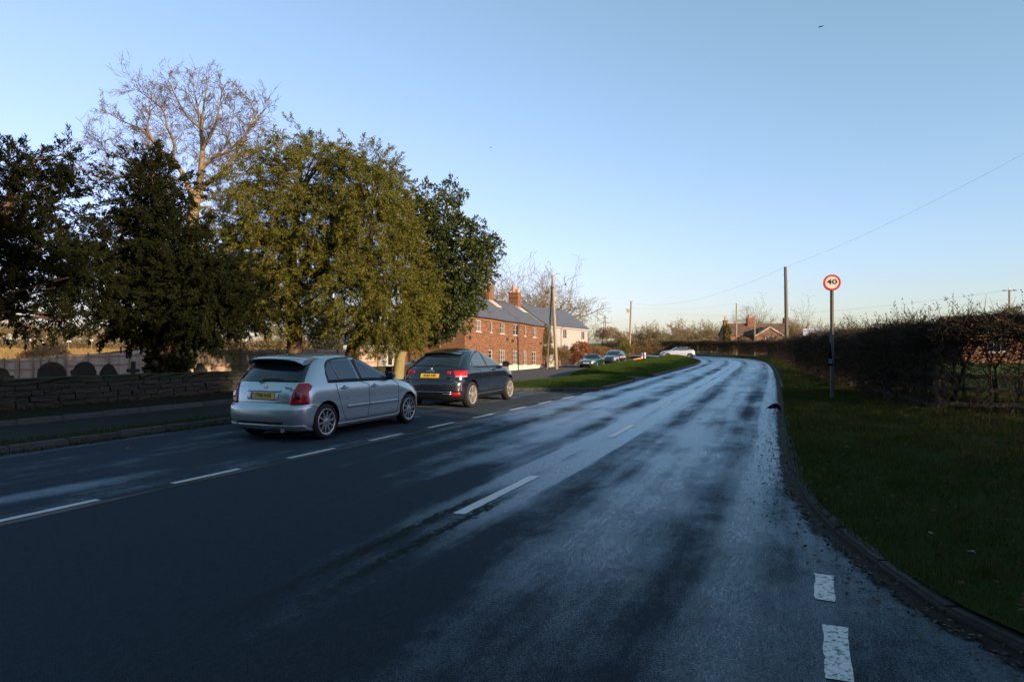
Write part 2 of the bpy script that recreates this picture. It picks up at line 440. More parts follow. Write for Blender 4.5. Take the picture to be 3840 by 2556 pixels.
    wc = N.new("ShaderNodeMix"); wc.data_type = 'RGBA'; L.new(wetf, wc.inputs["Factor"]); L.new(cr.outputs[0], wc.inputs["A"]); wc.inputs["B"].default_value = (.004, .0065, .012, 1)
    col = wc.outputs["Result"]
    if moss:
        a = math_('ABSOLUTE', sx.outputs[0]); dd = math_('ABSOLUTE', math_('SUBTRACT', a, .145))
        dd = math_('ADD', dd, math_('MULTIPLY_ADD', noise((9, 3.5, 1), 2.0, 6, .7), .34, -.17))
        mk = rng_(dd, .075, .03, 0, 1)
        ex = math_('MULTIPLY', rng_(sx.outputs[1], 7.4, 6.2, 0, 1), rng_(sx.outputs[1], 2.9, 4.4, 0, 1))
        mk2 = math_('MULTIPLY', mk, ex)
        mxm = N.new("ShaderNodeMix"); mxm.data_type = 'RGBA'; L.new(mk2, mxm.inputs["Factor"]); L.new(col, mxm.inputs["A"]); mxm.inputs["B"].default_value = (.010, .008, .002, 1)
        col = mxm.outputs["Result"]
    q = N.new("ShaderNodeMapRange"); q.inputs["To Min"].default_value = wet[1]; q.inputs["To Max"].default_value = wet[0]; L.new(wetf, q.inputs[0]); rg = q.outputs[0]
    if moss:
        rg = math_('MAXIMUM', rg, math_('MULTIPLY', mk2, .9)); wetf = math_('MULTIPLY', wetf, math_('SUBTRACT', 1.0, mk2))
    bh = math_('MULTIPLY_ADD', fine, .8, math_('MULTIPLY', grit, .35))
    bp = N.new("ShaderNodeBump"); bp.inputs["Distance"].default_value = .006
    L.new(rng_(wetf, 0, 1, .9, .45), bp.inputs["Strength"])
    L.new(bh, bp.inputs["Height"])
    # bitumen body under a thin water film; sky blue is put into its gloss colour
    N.remove(b); df = N.new("ShaderNodeBsdfDiffuse"); gl = N.new("ShaderNodeBsdfGlossy"); fr = N.new("ShaderNodeFresnel"); fr.inputs["IOR"].default_value = 1.42
    L.new(col, df.inputs["Color"]); gl.inputs["Color"].default_value = film; L.new(rg, gl.inputs["Roughness"])
    for nd in (df, gl, fr): L.new(bp.outputs[0], nd.inputs["Normal"])
    mx = N.new("ShaderNodeMixShader"); L.new(math_('MULTIPLY', fr.outputs[0], rng_(wetf, 0, 1, .09, 1.45)), mx.inputs[0]); L.new(df.outputs[0], mx.inputs[1]); L.new(gl.outputs[0], mx.inputs[2]); L.new(mx.outputs[0], N["Material Output"].inputs["Surface"])
    return m
M['road'] = wet_asphalt('wet_road_asphalt', moss=True, wet=(.09, .62), dry_edge=[(0, .6), (4, .15), (7, -.6), (10, -2.0), (14, -3.0), (20, -4.6), (60, -5.9)], bias=.07)
M['layby'] = wet_asphalt('damp_layby_asphalt', wet=(.14, .8), lane=4.0, bias=-.16, puddle=(1.30, 7.2))
M['lane'] = wet_asphalt('lane_tarmac', (.022, .019, .017), (.05, .044, .038), wet=(.4, .9), lane=4.0, bias=-.30, film=(.8, .85, .95, 1))
M['path'] = mottled('old_path_tarmac', [(.010, .011, .012), (.018, .019, .019), (.014, .017, .012)], 3, .8, .6, 120, spec=.15)
M['footway'] = mottled('mossy_footway', [(.010, .013, .007), (.017, .019, .011), (.022, .014, .008)], 2.5, .9, .7, 60, spec=.05)

def strip(name, mat, rows, label, uvs=None, kind='structure'):
    """rows: list of rows of points (same count)"""
    A = np.array([[tuple(p) for p in r] for r in rows]); nr, nc = A.shape[:2]
    F = grid_faces(nr, nc)
    me = mesh_np(A.reshape(-1, 3), F, True)
    if uvs is not None:
        U = np.array(uvs).reshape(-1, 2); lay = me.uv_layers.new(name="uv")
        lay.data.foreach_set("uv", U[F.ravel()].astype(np.float32).ravel())
    bm = bmesh.new(); bm.from_mesh(me); bmesh.ops.recalc_face_normals(bm, faces=bm.faces)
    if sum(f.normal.z for f in bm.faces) < 0: bmesh.ops.reverse_faces(bm, faces=bm.faces)
    bm.to_mesh(me); bm.free()
    return tag(put(name, me, mat), label, kind=kind)
# right road edge continues round the bend
BEND_R = [(25.6, 83.5), (25.0, 88), (23.6, 93), (21.3, 98.3), (17.5, 104), (12, 109), (5, 113), (-6, 117.5), (-30, 124)]
BEND_L = [(18.9, 83), (18.2, 86.2), (17.0, 90.2), (15.4, 95), (12.4, 99.8), (8, 103.7), (2.2, 107), (-8.0, 111), (-32, 117.5)]
def build_road():
    rows, uvs = [], []
    run = 0.0; prev = None
    ts = np.concatenate([np.arange(-36, 82.5, .75), [82.5]])
    edges = []
    for t in ts:
        edges.append((tl(t, right_l(t)), tl(t, left_l(t)), tl(t, mid_l(t)), t))
    for (rx, ry), (lx, ly) in zip(BEND_R, BEND_L):
        R = Vector((rx, ry, 0)); Lf = Vector((lx, ly, 0)); edges.append((R, Lf, (R + Lf) / 2, None))
    last_t = None
    for R, Lf, C, t in edges:
        v = t if t is not None else last_t + (C - prev).length
        last_t = v; prev = C
        row, ur = [], []
        for i in range(9):
            f = i / 8
            p = R.lerp(C, f * 2) if f <= .5 else C.lerp(Lf, (f - .5) * 2)
            z = .0
            row.append((p.x, p.y, z))
            w = (R - C).length * (1 - f * 2) if f <= .5 else -(C - Lf).length * (f - .5) * 2
            ur.append((w, v))
        rows.append(row); uvs.append(ur)
    strip('road', M['road'], rows, 'wet two lane asphalt road bending left in the distance', uvs)
build_road()
def tl_strip(name, mat, ts, ls, label, zf, along=True):
    rows, uvs = [], []
    for t in ts:
        la = [f(t) if callable(f) else f for f in ls]
        rows.append([tuple(tl(t, q, zf(t, q))) for q in la]); uvs.append([(q - la[-1] - 2, t) for q in la])
    return strip(name, mat, rows, label, uvs)
def layby_z(t, l): return 0.001 - .03 * max(0, min(1, (t - 19) / 6))
tl_strip('layby', M['layby'], np.arange(-30, 26.6, .8), [-6.92, -8, -9, -10, -11.12], 'damp asphalt lay-by beside the road', layby_z)
tl_strip('path', M['path'], np.arange(-30, 24.1, 1), [-11.75, -13, -14.5], 'old tarmac path between the grass strip and the footway', lambda t, l: .03)
tl_strip('footway', M['footway'], np.arange(-30, 27.1, 1), [-14.62, -16, -17.4], 'dark mossy footway strewn with leaves along the stone wall', lambda t, l: .125)
M['verge'] = mottled('verge_turf', spec=.03, cols=[(.012, .017, .005), (.019, .028, .007), (.023, .032, .008), (.024, .018, .010)], scale=3.5, rough=.95, bump=.9, bscale=25)
tl_strip('grass_strip', M['verge'], np.arange(-30, 22.1, 1), [-11.2, -11.45, -11.8], 'narrow grass strip behind the lay-by kerb', lambda t, l: .10 if l > -11.7 else .02)
# right verge
def hedge_path():
    return [(30, 8.0), (20, 12.6), (13, 14.3), (11, 14.9), (9.9, 15.9), (10.4, 18.7), (11.9, 23.5), (14.3, 31), (17.2, 40), (20.6, 50), (25.0, 61), (28.2, 71), (29.3, 80), (28.6, 88), (26.6, 95), (22.6, 102.5)]
def verge_rows():
    rows = []
    for t in np.concatenate([np.arange(-36, 2, 2.0), np.arange(2, 12, .4), np.arange(12, 82.6, 1.5)]):
        r = float(right_l(t)); row = []
        for q, z in ((.075, .085), (.5, .10), (1.2, .12), (2.2, .13), (3.4, .12), (5.0, .05), (9, -.02), (14, -.3)):
            row.append(tuple(tl(t, r + q, z - (.02 if q < .3 else 0) + .02 * math.sin(t * 1.7 + q * 3))))
        rows.append(row)
    for (rx, ry), (lx, ly) in zip(BEND_R, BEND_L):
        R = Vector((rx, ry, 0)); n = (R - Vector((lx, ly, 0))).normalized()
        rows.append([tuple((R + n * q) + Vector((0, 0, z))) for q, z in ((.075, .085), (.5, .10), (1.2, .12), (2.2, .13), (3.4, .12), (5.0, .05), (9, -.02), (14, -.3))])
    return rows
strip('verge', M['verge'], verge_rows(), 'grass verge between the road and the bare hedge')
# lane in front of the cottages
LANE = [(-6.5, 16.5), (-4.2, 22), (-1.6, 29), (.9, 38), (3.8, 49), (7.6, 61), (12.2, 72), (17.0, 81), (21.5, 88)]
LANE_Z = [-.045, -.07, -.27, -.42, -.50, -.55, -.48, -.30, -.012]
def lane_at(s):
    k = np.arange(len(LANE)); P = np.array(LANE)
    return Vector((float(pchip(k, P[:, 0], s)), float(pchip(k, P[:, 1], s)), float(pchip(k, LANE_Z, s))))
def build_lane():
    rows, uvs = [], []
    for s in np.arange(0, 8.01, .125):
        p = lane_at(s); q = lane_at(min(8, s + .05)) - lane_at(max(0, s - .05)); n = Vector((q.y, -q.x, 0)).normalized()
        wl = 4.2 + 1.6 * max(0, min(1, (s - 1.5) / 1.5)) * max(0, min(1, (6 - s) / 2)); wr = 5.5 if s < 6 else 3.4
        ws = np.linspace(-wl, wr, 7)
        rows.append([tuple(p + n * w) for w in ws]); uvs.append([(w, s * 9) for w in ws])
    strip('lane', M['lane'], rows, 'lower access lane in front of the cottages', uvs)
build_lane()
# side entry between the two green islands
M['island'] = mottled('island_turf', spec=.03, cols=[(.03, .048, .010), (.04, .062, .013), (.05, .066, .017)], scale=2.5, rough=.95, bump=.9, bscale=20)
def islands():
    def blend(a, b, f): return a + (b - a) * f
    # (right edge along the road, left edge towards the lane, crest height)
    def isl(name, st, label, crest):
        rows = []; n = len(st)
        for i, (r, lf) in enumerate(st):
            R = Vector((*r, 0)); Lf = Vector((*lf, 0)); row = []
            k = i / (n - 1); endf = min(1, min(k, 1 - k) * 6)
            for f in np.linspace(0, 1, 13):
                p = R.lerp(Lf, f)
                h = crest(k) * math.sin(min(1, f * 1.9) * PI / 2) * endf
                low = -.50 * (max(0, (f - .62) / .38)) ** 1.4 if p.y > 26 else -.12 * f
                low *= min(1, max(.2, (p.y - 22) / 14))
                z = .09 + h + low + .03 * math.sin(p.x * 2.1) * math.sin(p.y * 1.3) * (0 if f in (0, 1) else 1)
                row.append((p.x, p.y, z))
            q = Lf - R; q = q.normalized() * .25; row = [(R.x - q.x * .2, R.y - q.y * .2, -.3)] + row + [(Lf.x + q.x, Lf.y + q.y, -.8)]
            rows.append(row)
        def drop(row, nxt): return [(p[0] + (p[0] - n_[0]) * .4, p[1] + (p[1] - n_[1]) * .4, -.8) for p, n_ in zip(row, nxt)]
        rows = [drop(rows[0], rows[1])] + rows + [drop(rows[-1], rows[-2])]
        return strip(name, M['island'], rows, label)
    el = lambda t: tuple(tl(t, float(left_l(t)) - .12))[:2]
    near = [(el(23.3), (-1.9, 24.4)), (el(24.3), (-1.3, 26.2)), (el(25.5), (-.2, 28.8)), (el(26.7), (1.2, 31.2)), (el(28), (2.8, 33.4)), (el(29), (4.0, 34.0)), (el(29.8), (5.0, 32.5))]
    far = [(el(33.8), (5.0, 37.2)), (el(35.5), (3.6, 42)), (el(39), (4.4, 46.5)), (el(44), (6.0, 52)), (el(50), (8.2, 58)), (el(56), (10.6, 63.5)), (el(62), (13.2, 69)), (el(68), (15.6, 74)), (el(73), (17.0, 77)), (el(76.5), (17.6, 77.8))]
    def dens(st, k=5):
        out = []
        P = np.array([(*a, *b) for a, b in st]); s = np.arange(len(P)); ss = np.linspace(0, len(P) - 1, (len(P) - 1) * k + 1)
        Q = np.stack([pchip(s, P[:, i], ss) for i in range(4)], 1)
        return [((q[0], q[1]), (q[2], q[3])) for q in Q]
    isl('grass_island', dens(near), 'small wedge of grass at the mouth of the cottage entrance', lambda k: .10)
    isl('grass_island', dens(far), 'long grass mound between the road and the cottage lane', lambda k: .06 + .34 * k)
    rows = []
    for t in np.linspace(29.2, 34.4, 5):
        l0 = float(left_l(t)) + .02
        rows.append([tuple(tl(t, l0 - q, -.004 - .10 * q * q * .12)) for q in (0, .8, 1.8, 3.0, 4.6)])
    uvs = [[(q, t) for q in (0, .8, 1.8, 3.0, 4.6)] for t in range(5)]
    strip('entrance', M['lane'], rows, 'short tarmac entrance between the two grass islands', uvs)
    return near, far
ISL_NEAR, ISL_FAR = islands()

# kerb stones, one object each
def kerb_mesh(length=.9, w=.125, h=.24):
    b = MB().box((0, 0, 0), (length - .012, w, h))
    me = py_mesh(b.V, b.F)
    bm = bmesh.new(); bm.from_mesh(me); bmesh.ops.recalc_face_normals(bm, faces=bm.faces)
    bmesh.ops.bevel(bm, geom=[e for e in bm.edges if all(v.co.z > 0 for v in e.verts)], offset=.018, segments=2, affect='EDGES')
    bm.to_mesh(me); bm.free(); return me
KERB_ME = kerb_mesh()
KERB_ME.materials.append(M['kerb'])
KERB_DK = kerb_mesh(); KERB_DK.materials.append(M['kerb_dark'])
def lay_kerb(label, pts, top, spacing=.9, me=None):
    root = bpy.data.objects.new('kerb', None); COL.objects.link(root); tag(root, label, kind='structure')
    P = [Vector(p) for p in pts]; acc = [0]
    for a, b in zip(P, P[1:]): acc.append(acc[-1] + (b - a).length)
    s = spacing / 2; n = 0
    def at(d):
        i = max(0, min(len(P) - 2, int(np.searchsorted(acc, d)) - 1)); f = (d - acc[i]) / max(1e-6, acc[i + 1] - acc[i]); return P[i].lerp(P[i + 1], f)
    while s < acc[-1] - spacing * .3:
        a, b = at(s - spacing / 2), at(min(acc[-1], s + spacing / 2)); c = (a + b) / 2
        o = put('kerb_stone', me or KERB_ME, None, root)
        zt = top(s) if callable(top) else top
        o.location = (c.x, c.y, c.z + zt - .12 + random.uniform(-.006, .006))
        o.rotation_euler = (random.uniform(-.02, .02), random.uniform(-.006, .006), math.atan2((b - a).y, (b - a).x) + random.uniform(-.006, .006))
        s += spacing; n += 1
    return root
lay_kerb('low worn concrete kerb along the hedge side of the road',
         [tl(t, float(right_l(t)) + .06) for t in np.concatenate([np.arange(-3, 8, .3), np.arange(8, 82.6, 1)])] + [Vector((x + .05, y, 0)) for x, y in BEND_R[:4]], .055, me=KERB_DK)
lay_kerb('concrete kerb along the back of the lay-by', [tl(t, -11.13 ) for t in np.arange(-9, 22.2, 1)], .12)
lay_kerb('older stone kerb between the path and the mossy footway', [tl(t, -14.56) for t in np.arange(-6, 25.2, 1)], .14)
el2 = lambda t: tl(t, float(left_l(t)) - .055)
lay_kerb('pale kerb round the small grass wedge', [Vector((-1.8, 24.3, -.02)), Vector((1.5, 23.9, 0)), Vector((2.9, 23.95, 0)), el2(23.5), el2(24.5), el2(27), el2(29.8)], .11)
lay_kerb('pale kerb round the long grass mound', [el2(t) for t in np.concatenate([[33.8, 34.4], np.arange(35, 76.6, 1)])], .12)

# painted lines
def paint(name, worn=.42):
    m, N, L, b = _new(name)
    tc = N.new("ShaderNodeTexCoord"); nz = N.new("ShaderNodeTexNoise"); nz.inputs["Scale"].default_value = 26; nz.inputs["Detail"].default_value = 8; nz.inputs["Roughness"].default_value = .75
    L.new(tc.outputs["Object"], nz.inputs["Vector"])
    mr = N.new("ShaderNodeMapRange"); mr.inputs["From Min"].default_value = worn - .05; mr.inputs["From Max"].default_value = worn + .03; L.new(nz.outputs["Fac"], mr.inputs[0])
    mx = N.new("ShaderNodeMix"); mx.data_type = 'RGBA'; L.new(mr.outputs[0], mx.inputs["Factor"])
    mx.inputs["A"].default_value = (.02, .02, .022, 1); mx.inputs["B"].default_value = (.50, .50, .50, 1)
    L.new(mx.outputs["Result"], b.inputs["Base Color"]); b.inputs["Roughness"].default_value = .45
    bp = N.new("ShaderNodeBump"); bp.inputs["Strength"].default_value = .4; bp.inputs["Distance"].default_value = .005
    L.new(nz.outputs["Fac"], bp.inputs["Height"]); L.new(bp.outputs[0], b.inputs["Normal"])
    return m
M['paint'] = paint('road_paint', .36); M['paint_worn'] = paint('worn_road_paint', .46)
def dash(parent, t0, t1, lf, w, mat):
    n = max(3, int((t1 - t0) / .07)); V = []; F = []
    rr = random.Random(int(t0 * 100))
    for i in range(n + 1):
        t = t0 + (t1 - t0) * i / n; l = lf(t) if callable(lf) else lf
        V += [tuple(tl(t + rr.uniform(-.015, .015) * (i in (0, n)), l - w / 2 + rr.uniform(-.006, .006), .0045)), tuple(tl(t, l + w / 2 + rr.uniform(-.006, .006), .0045))]
    F = [(2 * i, 2 * i + 2, 2 * i + 3, 2 * i + 1) for i in range(n)]
    me = py_mesh(V, F)
    if me.polygons[0].normal.z < 0: me.flip_normals()
    return put('painted_dash', me, mat, parent)
def line(label, items):
    root = bpy.data.objects.new('road_marking', None); COL.objects.link(root); tag(root, label, kind='structure')
    for it in items: dash(root, *it)
line('broken white centre line of the road', [(5.85 + 5.85 * i, 7.9 + 5.85 * i, lambda t: float(mid_l(t)), .12, M['paint']) for i in range(0, 13)])
line('short white dashes along the lay-by edge', [(3.8 + 1.94 * i, 4.82 + 1.94 * i, -6.94, .10, M['paint']) for i in range(-1, 11)])
line('worn thick white dashes by the kerb at the corner', [(2.0, 2.75, .16, .13, M['paint_worn']), (3.72, 4.42, .10, .13, M['paint_worn']), (4.83, 5.36, .05, .12, M['paint_worn'])])
line('small white edge dashes below the long grass mound kerb', [(46 + 1.9 * i, 46.9 + 1.9 * i, lambda t: float(left_l(t)) + .35, .09, M['paint']) for i in range(0, 15)])
# tarred seam along the lay-by edge
M['seam'] = mottled('tar_seam', [(.012, .012, .014), (.02, .02, .022)], 20, .35)
tl_strip('road_seam', M['seam'], np.arange(-20, 24, 1.), [-6.74, -6.86], 'dark tarred seam beside the lay-by dashes', lambda t, l: .0035)

# silt and rotted leaves lying in the gutter
def silt():
    m, N, L, b = _new('gutter_silt_dirt'); tc = N.new("ShaderNodeTexCoord"); nz = N.new("ShaderNodeTexNoise"); nz.inputs["Scale"].default_value = 7; nz.inputs["Detail"].default_value = 9; nz.inputs["Roughness"].default_value = .75
    L.new(tc.outputs["Object"], nz.inputs["Vector"]); uv = N.new("ShaderNodeUVMap"); uv.uv_map = "uv"; sx = N.new("ShaderNodeSeparateXYZ"); L.new(uv.outputs[0], sx.inputs[0])
    ad = N.new("ShaderNodeMath"); ad.operation = 'MULTIPLY_ADD'; L.new(sx.outputs[0], ad.inputs[0]); ad.inputs[1].default_value = .75; L.new(nz.outputs["Fac"], ad.inputs[2])
    mr = N.new("ShaderNodeMapRange"); mr.inputs["From Min"].default_value = .84; mr.inputs["From Max"].default_value = .95; L.new(ad.outputs[0], mr.inputs[0])
    rp = N.new("ShaderNodeValToRGB"); rp.color_ramp.elements[0].color = (.006, .005, .004, 1); rp.color_ramp.elements[1].color = (.022, .016, .011, 1); L.new(nz.outputs["Fac"], rp.inputs[0]); L.new(rp.outputs[0], b.inputs["Base Color"])
    b.inputs["Roughness"].default_value = .8; b.inputs["Specular IOR Level"].default_value = .15
    bp = N.new("ShaderNodeBump"); bp.inputs["Strength"].default_value = .9; bp.inputs["Distance"].default_value = .02; L.new(nz.outputs["Fac"], bp.inputs["Height"]); L.new(bp.outputs[0], b.inputs["Normal"])
    tr = N.new("ShaderNodeBsdfTransparent"); mx = N.new("ShaderNodeMixShader"); L.new(mr.outputs[0], mx.inputs[0]); L.new(b.outputs[0], mx.inputs[2]); L.new(tr.outputs[0], mx.inputs[1]); L.new(mx.outputs[0], N["Material Output"].inputs["Surface"])
    rows, uvs = [], []
    for t in np.concatenate([np.arange(-4, 12, .3), np.arange(12, 82, 1)]):
        r = float(right_l(t)); wd = .34 if t > 4.7 else .34 + (4.7 - max(t, 0)) * .2
        rows.append([tuple(tl(t, r - wd * f + .01, .004 + .012 * (1 - f) ** 2)) for f in (0, .3, .6, 1)]); uvs.append([(1 - f, t) for f in (0, .3, .6, 1)])
    strip('gutter_silt', m, rows, 'dark silt and rotted leaves along the kerb', uvs)
silt()
# ------------------------------------------------------------------ buildings
M['brick'] = island('cottage_brick', [(.19, .085, .043), (.26, .12, .058), (.155, .066, .036), (.31, .155, .082), (.08, .045, .033), (.22, .095, .048)], .85, .5, 20)
M['slate'] = island('roof_slate', [(.05, .056, .068), (.075, .082, .096), (.062, .068, .08), (.09, .095, .105)], .42, .4, 12, .5)
M['tile'] = island('old_clay_tile', [(.075, .045, .035), (.11, .065, .045), (.06, .04, .034), (.13, .07, .045)], .8, .5, 12)
M['terracotta'] = mottled('terracotta_pot', [(.42, .17, .09), (.52, .26, .16)], 7, .75)
M['lead'] = mottled('mortar_flashing', [(.36, .32, .26), (.48, .43, .36)], 8, .85)
M['ironblack'] = plain('black_iron', (.015, .014, .014), .55)
M['stain'] = mottled('plinth_paint', [(.34, .28, .20), (.60, .55, .45), (.68, .64, .55)], 3.5, .85, .4, 18)
M['weatherboard'] = mottled('painted_boarding', [(.40, .40, .40), (.52, .52, .50)], 4, .7)
M['doorwood'] = mottled('dark_gutter', [(.03, .026, .022), (.05, .044, .038)], 6, .6)

def cells(x0, x1, z0, z1, holes):
    xs = sorted({x0, x1, *[h[0] for h in holes], *[h[1] for h in holes]}); zs = sorted({z0, z1, *[h[2] for h in holes], *[h[3] for h in holes]})
    for a, b in zip(xs, xs[1:]):
        for c, d in zip(zs, zs[1:]):
            if not any(h[0] <= (a + b) / 2 <= h[1] and h[2] <= (c + d) / 2 <= h[3] for h in holes): yield a, b, c, d
def wall_panel(mb, x0, x1, z0, z1, holes, mp, depth=.14):
    for a, b, c, d in cells(x0, x1, z0, z1, holes):
        mb.add([mp(a, 0, c), mp(b, 0, c), mp(b, 0, d), mp(a, 0, d)], [(0, 1, 2, 3)])
    for a, b, c, d in holes:
        for p, q in (((a, c), (b, c)), ((b, c), (b, d)), ((b, d), (a, d)), ((a, d), (a, c))):
            mb.add([mp(p[0], 0, p[1]), mp(q[0], 0, q[1]), mp(q[0], depth, q[1]), mp(p[0], depth, p[1])], [(0, 1, 2, 3)])
def brick_rows(x0, x1, z0, z1, holes, bw=.215, bh=.065, j=.011, lo=None):
    out = []; r = 0; z = z0
    while z + bh <= z1 + 1e-6:
        a0, a1 = (x0, x1) if lo is None else lo(z + bh)
        x = a0 - (bw * .5 + j / 2 if r % 2 else 0)
        while x < a1:
            a, b = max(x, a0), min(x + bw, a1)
            if b - a > .03:
                segs = [(a, b)]
                for h in holes:
                    if h[2] < z + bh * .7 and h[3] > z + bh * .3:
                        ns = []
                        for s0, s1 in segs:
                            if s1 <= h[0] or s0 >= h[1]: ns.append((s0, s1)); continue
                            if s0 < h[0] - .02: ns.append((s0, h[0]))
                            if s1 > h[1] + .02: ns.append((h[1], s1))
                        segs = ns
                out += [(s0, s1, z, z + bh) for s0, s1 in segs if s1 - s0 > .03]
            x += bw + j
        z += bh + j; r += 1
    return out
def bricks_np(rows, mp, proud=.012, rng=RNG):
    n = len(rows); R = np.array(rows); pr = proud + rng.uniform(-.004, .004, n)
    V = np.empty((n, 8, 3))
    for i, (xi, yi, zi) in enumerate([(0, 0, 2), (1, 0, 2), (1, 0, 3), (0, 0, 3), (0, 1, 2), (1, 1, 2), (1, 1, 3), (0, 1, 3)]):
        V[:, i] = np.array([mp(R[k, xi], -pr[k] if yi == 0 else .02, R[k, zi]) for k in range(n)])
    F = np.array([(0, 1, 2, 3), (0, 4, 5, 1), (3, 2, 6, 7), (0, 3, 7, 4), (1, 5, 6, 2)])
    return V.reshape(-1, 3), (np.arange(n)[:, None, None] * 8 + F[None]).reshape(-1, 4)
def slates_np(x0, x1, p0, p1, mp3, w=.26, ex=.2, rng=RNG, rag=.012):
    """p0,p1: (y,z) of eave and ridge; mp3 maps local (x,y,z)"""
    p0 = np.array(p0, float); p1 = np.array(p1, float); Lh = np.linalg.norm(p1 - p0); u = (p1 - p0) / Lh; nrm = np.array([-u[1], u[0]])
    V = []; rows = int(Lh / ex)
    for r in range(rows + 1):
        xs = np.arange(x0 - (w / 2 if r % 2 else 0), x1, w)
        a = np.clip(xs, x0, x1); b = np.clip(xs + w - .006, x0, x1); k = b - a > .04; a, b = a[k], b[k]; n = len(a)
        s0 = r * ex - .02 + rng.uniform(-rag, rag, n); s1 = np.minimum((r + 1.25) * ex, Lh + .02)
        th = .022 + rng.uniform(0, .008, n)
        for ss, t_ in ((s0, th), (np.full(n, s1), np.full(n, .006)), (s0, np.zeros(n))):
            yz = p0[None] + u[None] * ss[:, None] + nrm[None] * t_[:, None]
            V.append(np.stack([np.stack([a, yz[:, 0], yz[:, 1]], 1), np.stack([b, yz[:, 0], yz[:, 1]], 1)], 1))
    k = 0; VV = []; FF = []
    for i in range(0, len(V), 3):
        q = np.concatenate([V[i], V[i + 1], V[i + 2]], 1)       # n,6,3 : low-a low-b top-a top-b under-a under-b
        n = len(q); VV.append(q.reshape(-1, 3)); base = k + np.arange(n)[:, None] * 6
        FF.append(np.concatenate([base + np.array([[0, 1, 3, 2]]), base + np.array([[4, 5, 1, 0]])])); k += n * 6
    VV = np.concatenate(VV); VV = np.array([mp3(*v) for v in VV])
    return VV, np.concatenate(FF)
def window(parent, x0, x1, z0, z1, mp, lights=2, bars=1, sill=True, fw=.06, arch=0.0, setback=.05, mat=None):
    mat = mat or M['white']
    fr = MB(); W = x1 - x0
    def bar(a, b, c, d, y0=setback - .035, y1=setback + .03):
        P = [mp(x, y, z) for y in (y0, y1) for x, z in ((a, c), (b, c), (b, d), (a, d))]
        fr.add(P, [(0, 1, 2, 3), (4, 7, 6, 5), (0, 4, 5, 1), (1, 5, 6, 2), (2, 6, 7, 3), (3, 7, 4, 0)])
    bar(x0, x0 + fw, z0, z1); bar(x1 - fw, x1, z0, z1); bar(x0 + fw, x1 - fw, z1 - fw - arch, z1); bar(x0 + fw, x1 - fw, z0, z0 + fw)
    for i in range(1, lights):
        x = x0 + W * i / lights; bar(x - fw * .45, x + fw * .45, z0 + fw, z1 - fw - arch)
    for i in range(1, bars + 1):
        z = z0 + (z1 - z0) * i / (bars + 1)
        for k in range(lights):
            a = x0 + W * k / lights + fw * .5; b = x0 + W * (k + 1) / lights - fw * .5
            bar(a, b, z - .014, z + .014, setback - .02, setback + .02)
    w = fr.build('window', mat, parent)
    for k in range(lights):
        a = x0 + W * k / lights + fw * .3; b = x0 + W * (k + 1) / lights - fw * .3
        g = MB().add([mp(a, setback + .012, z0 + fw * .5), mp(b, setback + .012, z0 + fw * .5), mp(b, setback + .012, z1 - fw * .5), mp(a, setback + .012, z1 - fw * .5)], [(0, 1, 2, 3)])
        g.build('pane', M['glass'], w)
    if sill:
        s = MB(); P = [mp(x, y, z) for y in (-.06, .06) for x, z in ((x0 - .07, z0 - .06), (x1 + .07, z0 - .06), (x1 + .07, z0 - .002), (x0 - .07, z0 - .002))]
        s.add(P, [(0, 1, 2, 3), (4, 7, 6, 5), (0, 4, 5, 1), (1, 5, 6, 2), (2, 6, 7, 3), (3, 7, 4, 0)]); s.build('sill', mat, w)
    return w
def chimney(parent, c, size, z0, z1, pots, mat=None, mp=None, name='chimney', seed=1, flash=True):
    x, y = c; sx, sy = size; mat = mat or M['brick']; mp = mp or (lambda a, b, d: (a, b, d))
    b = MB()
    def bx(a0, a1, b0, b1, c0, c1):
        P = [mp(i, j, k) for k in (c0, c1) for j in (b0, b1) for i in (a0, a1)]
        b.add(P, [(0, 2, 3, 1), (4, 5, 7, 6), (0, 1, 5, 4), (2, 6, 7, 3), (0, 4, 6, 2), (1, 3, 7, 5)])
    zz = z0; r = random.Random(seed)
    while zz < z1 - .17:                                           # courses of brick, each an island of its own
        nseg = 3; off = r.choice((0, .5))
        for i in range(nseg):
            bx(x - sx / 2 + sx * i / nseg, x - sx / 2 + sx * (i + 1) / nseg - .01, y - sy / 2 + r.uniform(-.004, .004), y + sy / 2, zz, zz + .07)
        zz += .078
    bx(x - sx / 2 - .05, x + sx / 2 + .05, y - sy / 2 - .05, y + sy / 2 + .05, zz, zz + .09)
    bx(x - sx / 2 - .02, x + sx / 2 + .02, y - sy / 2 - .02, y + sy / 2 + .02, zz + .09, zz + .16)
    o = b.build(name, mat, parent)
    top = zz + .16
    for px, py, r0, h in pots:
        q = MB(); q.lathe([(r0 * 1.15, top), (r0, top + .08), (r0 * .92, top + h - .08), (r0 * 1.1, top + h - .05), (r0 * 1.05, top + h), (r0 * .7, top + h), (r0 * .7, top + h - .1)], 12)
        q.V = [mp(v[0] + x + px, v[1] + y + py, v[2]) for v in q.V]
        q.build('chimney_pot', M['terracotta'], o, smooth=True)
    return o
FWD = Vector((.375, .927, 0)); HZ = math.atan2(.927, .375); A0 = Vector((-3.53, 51.6, 0))
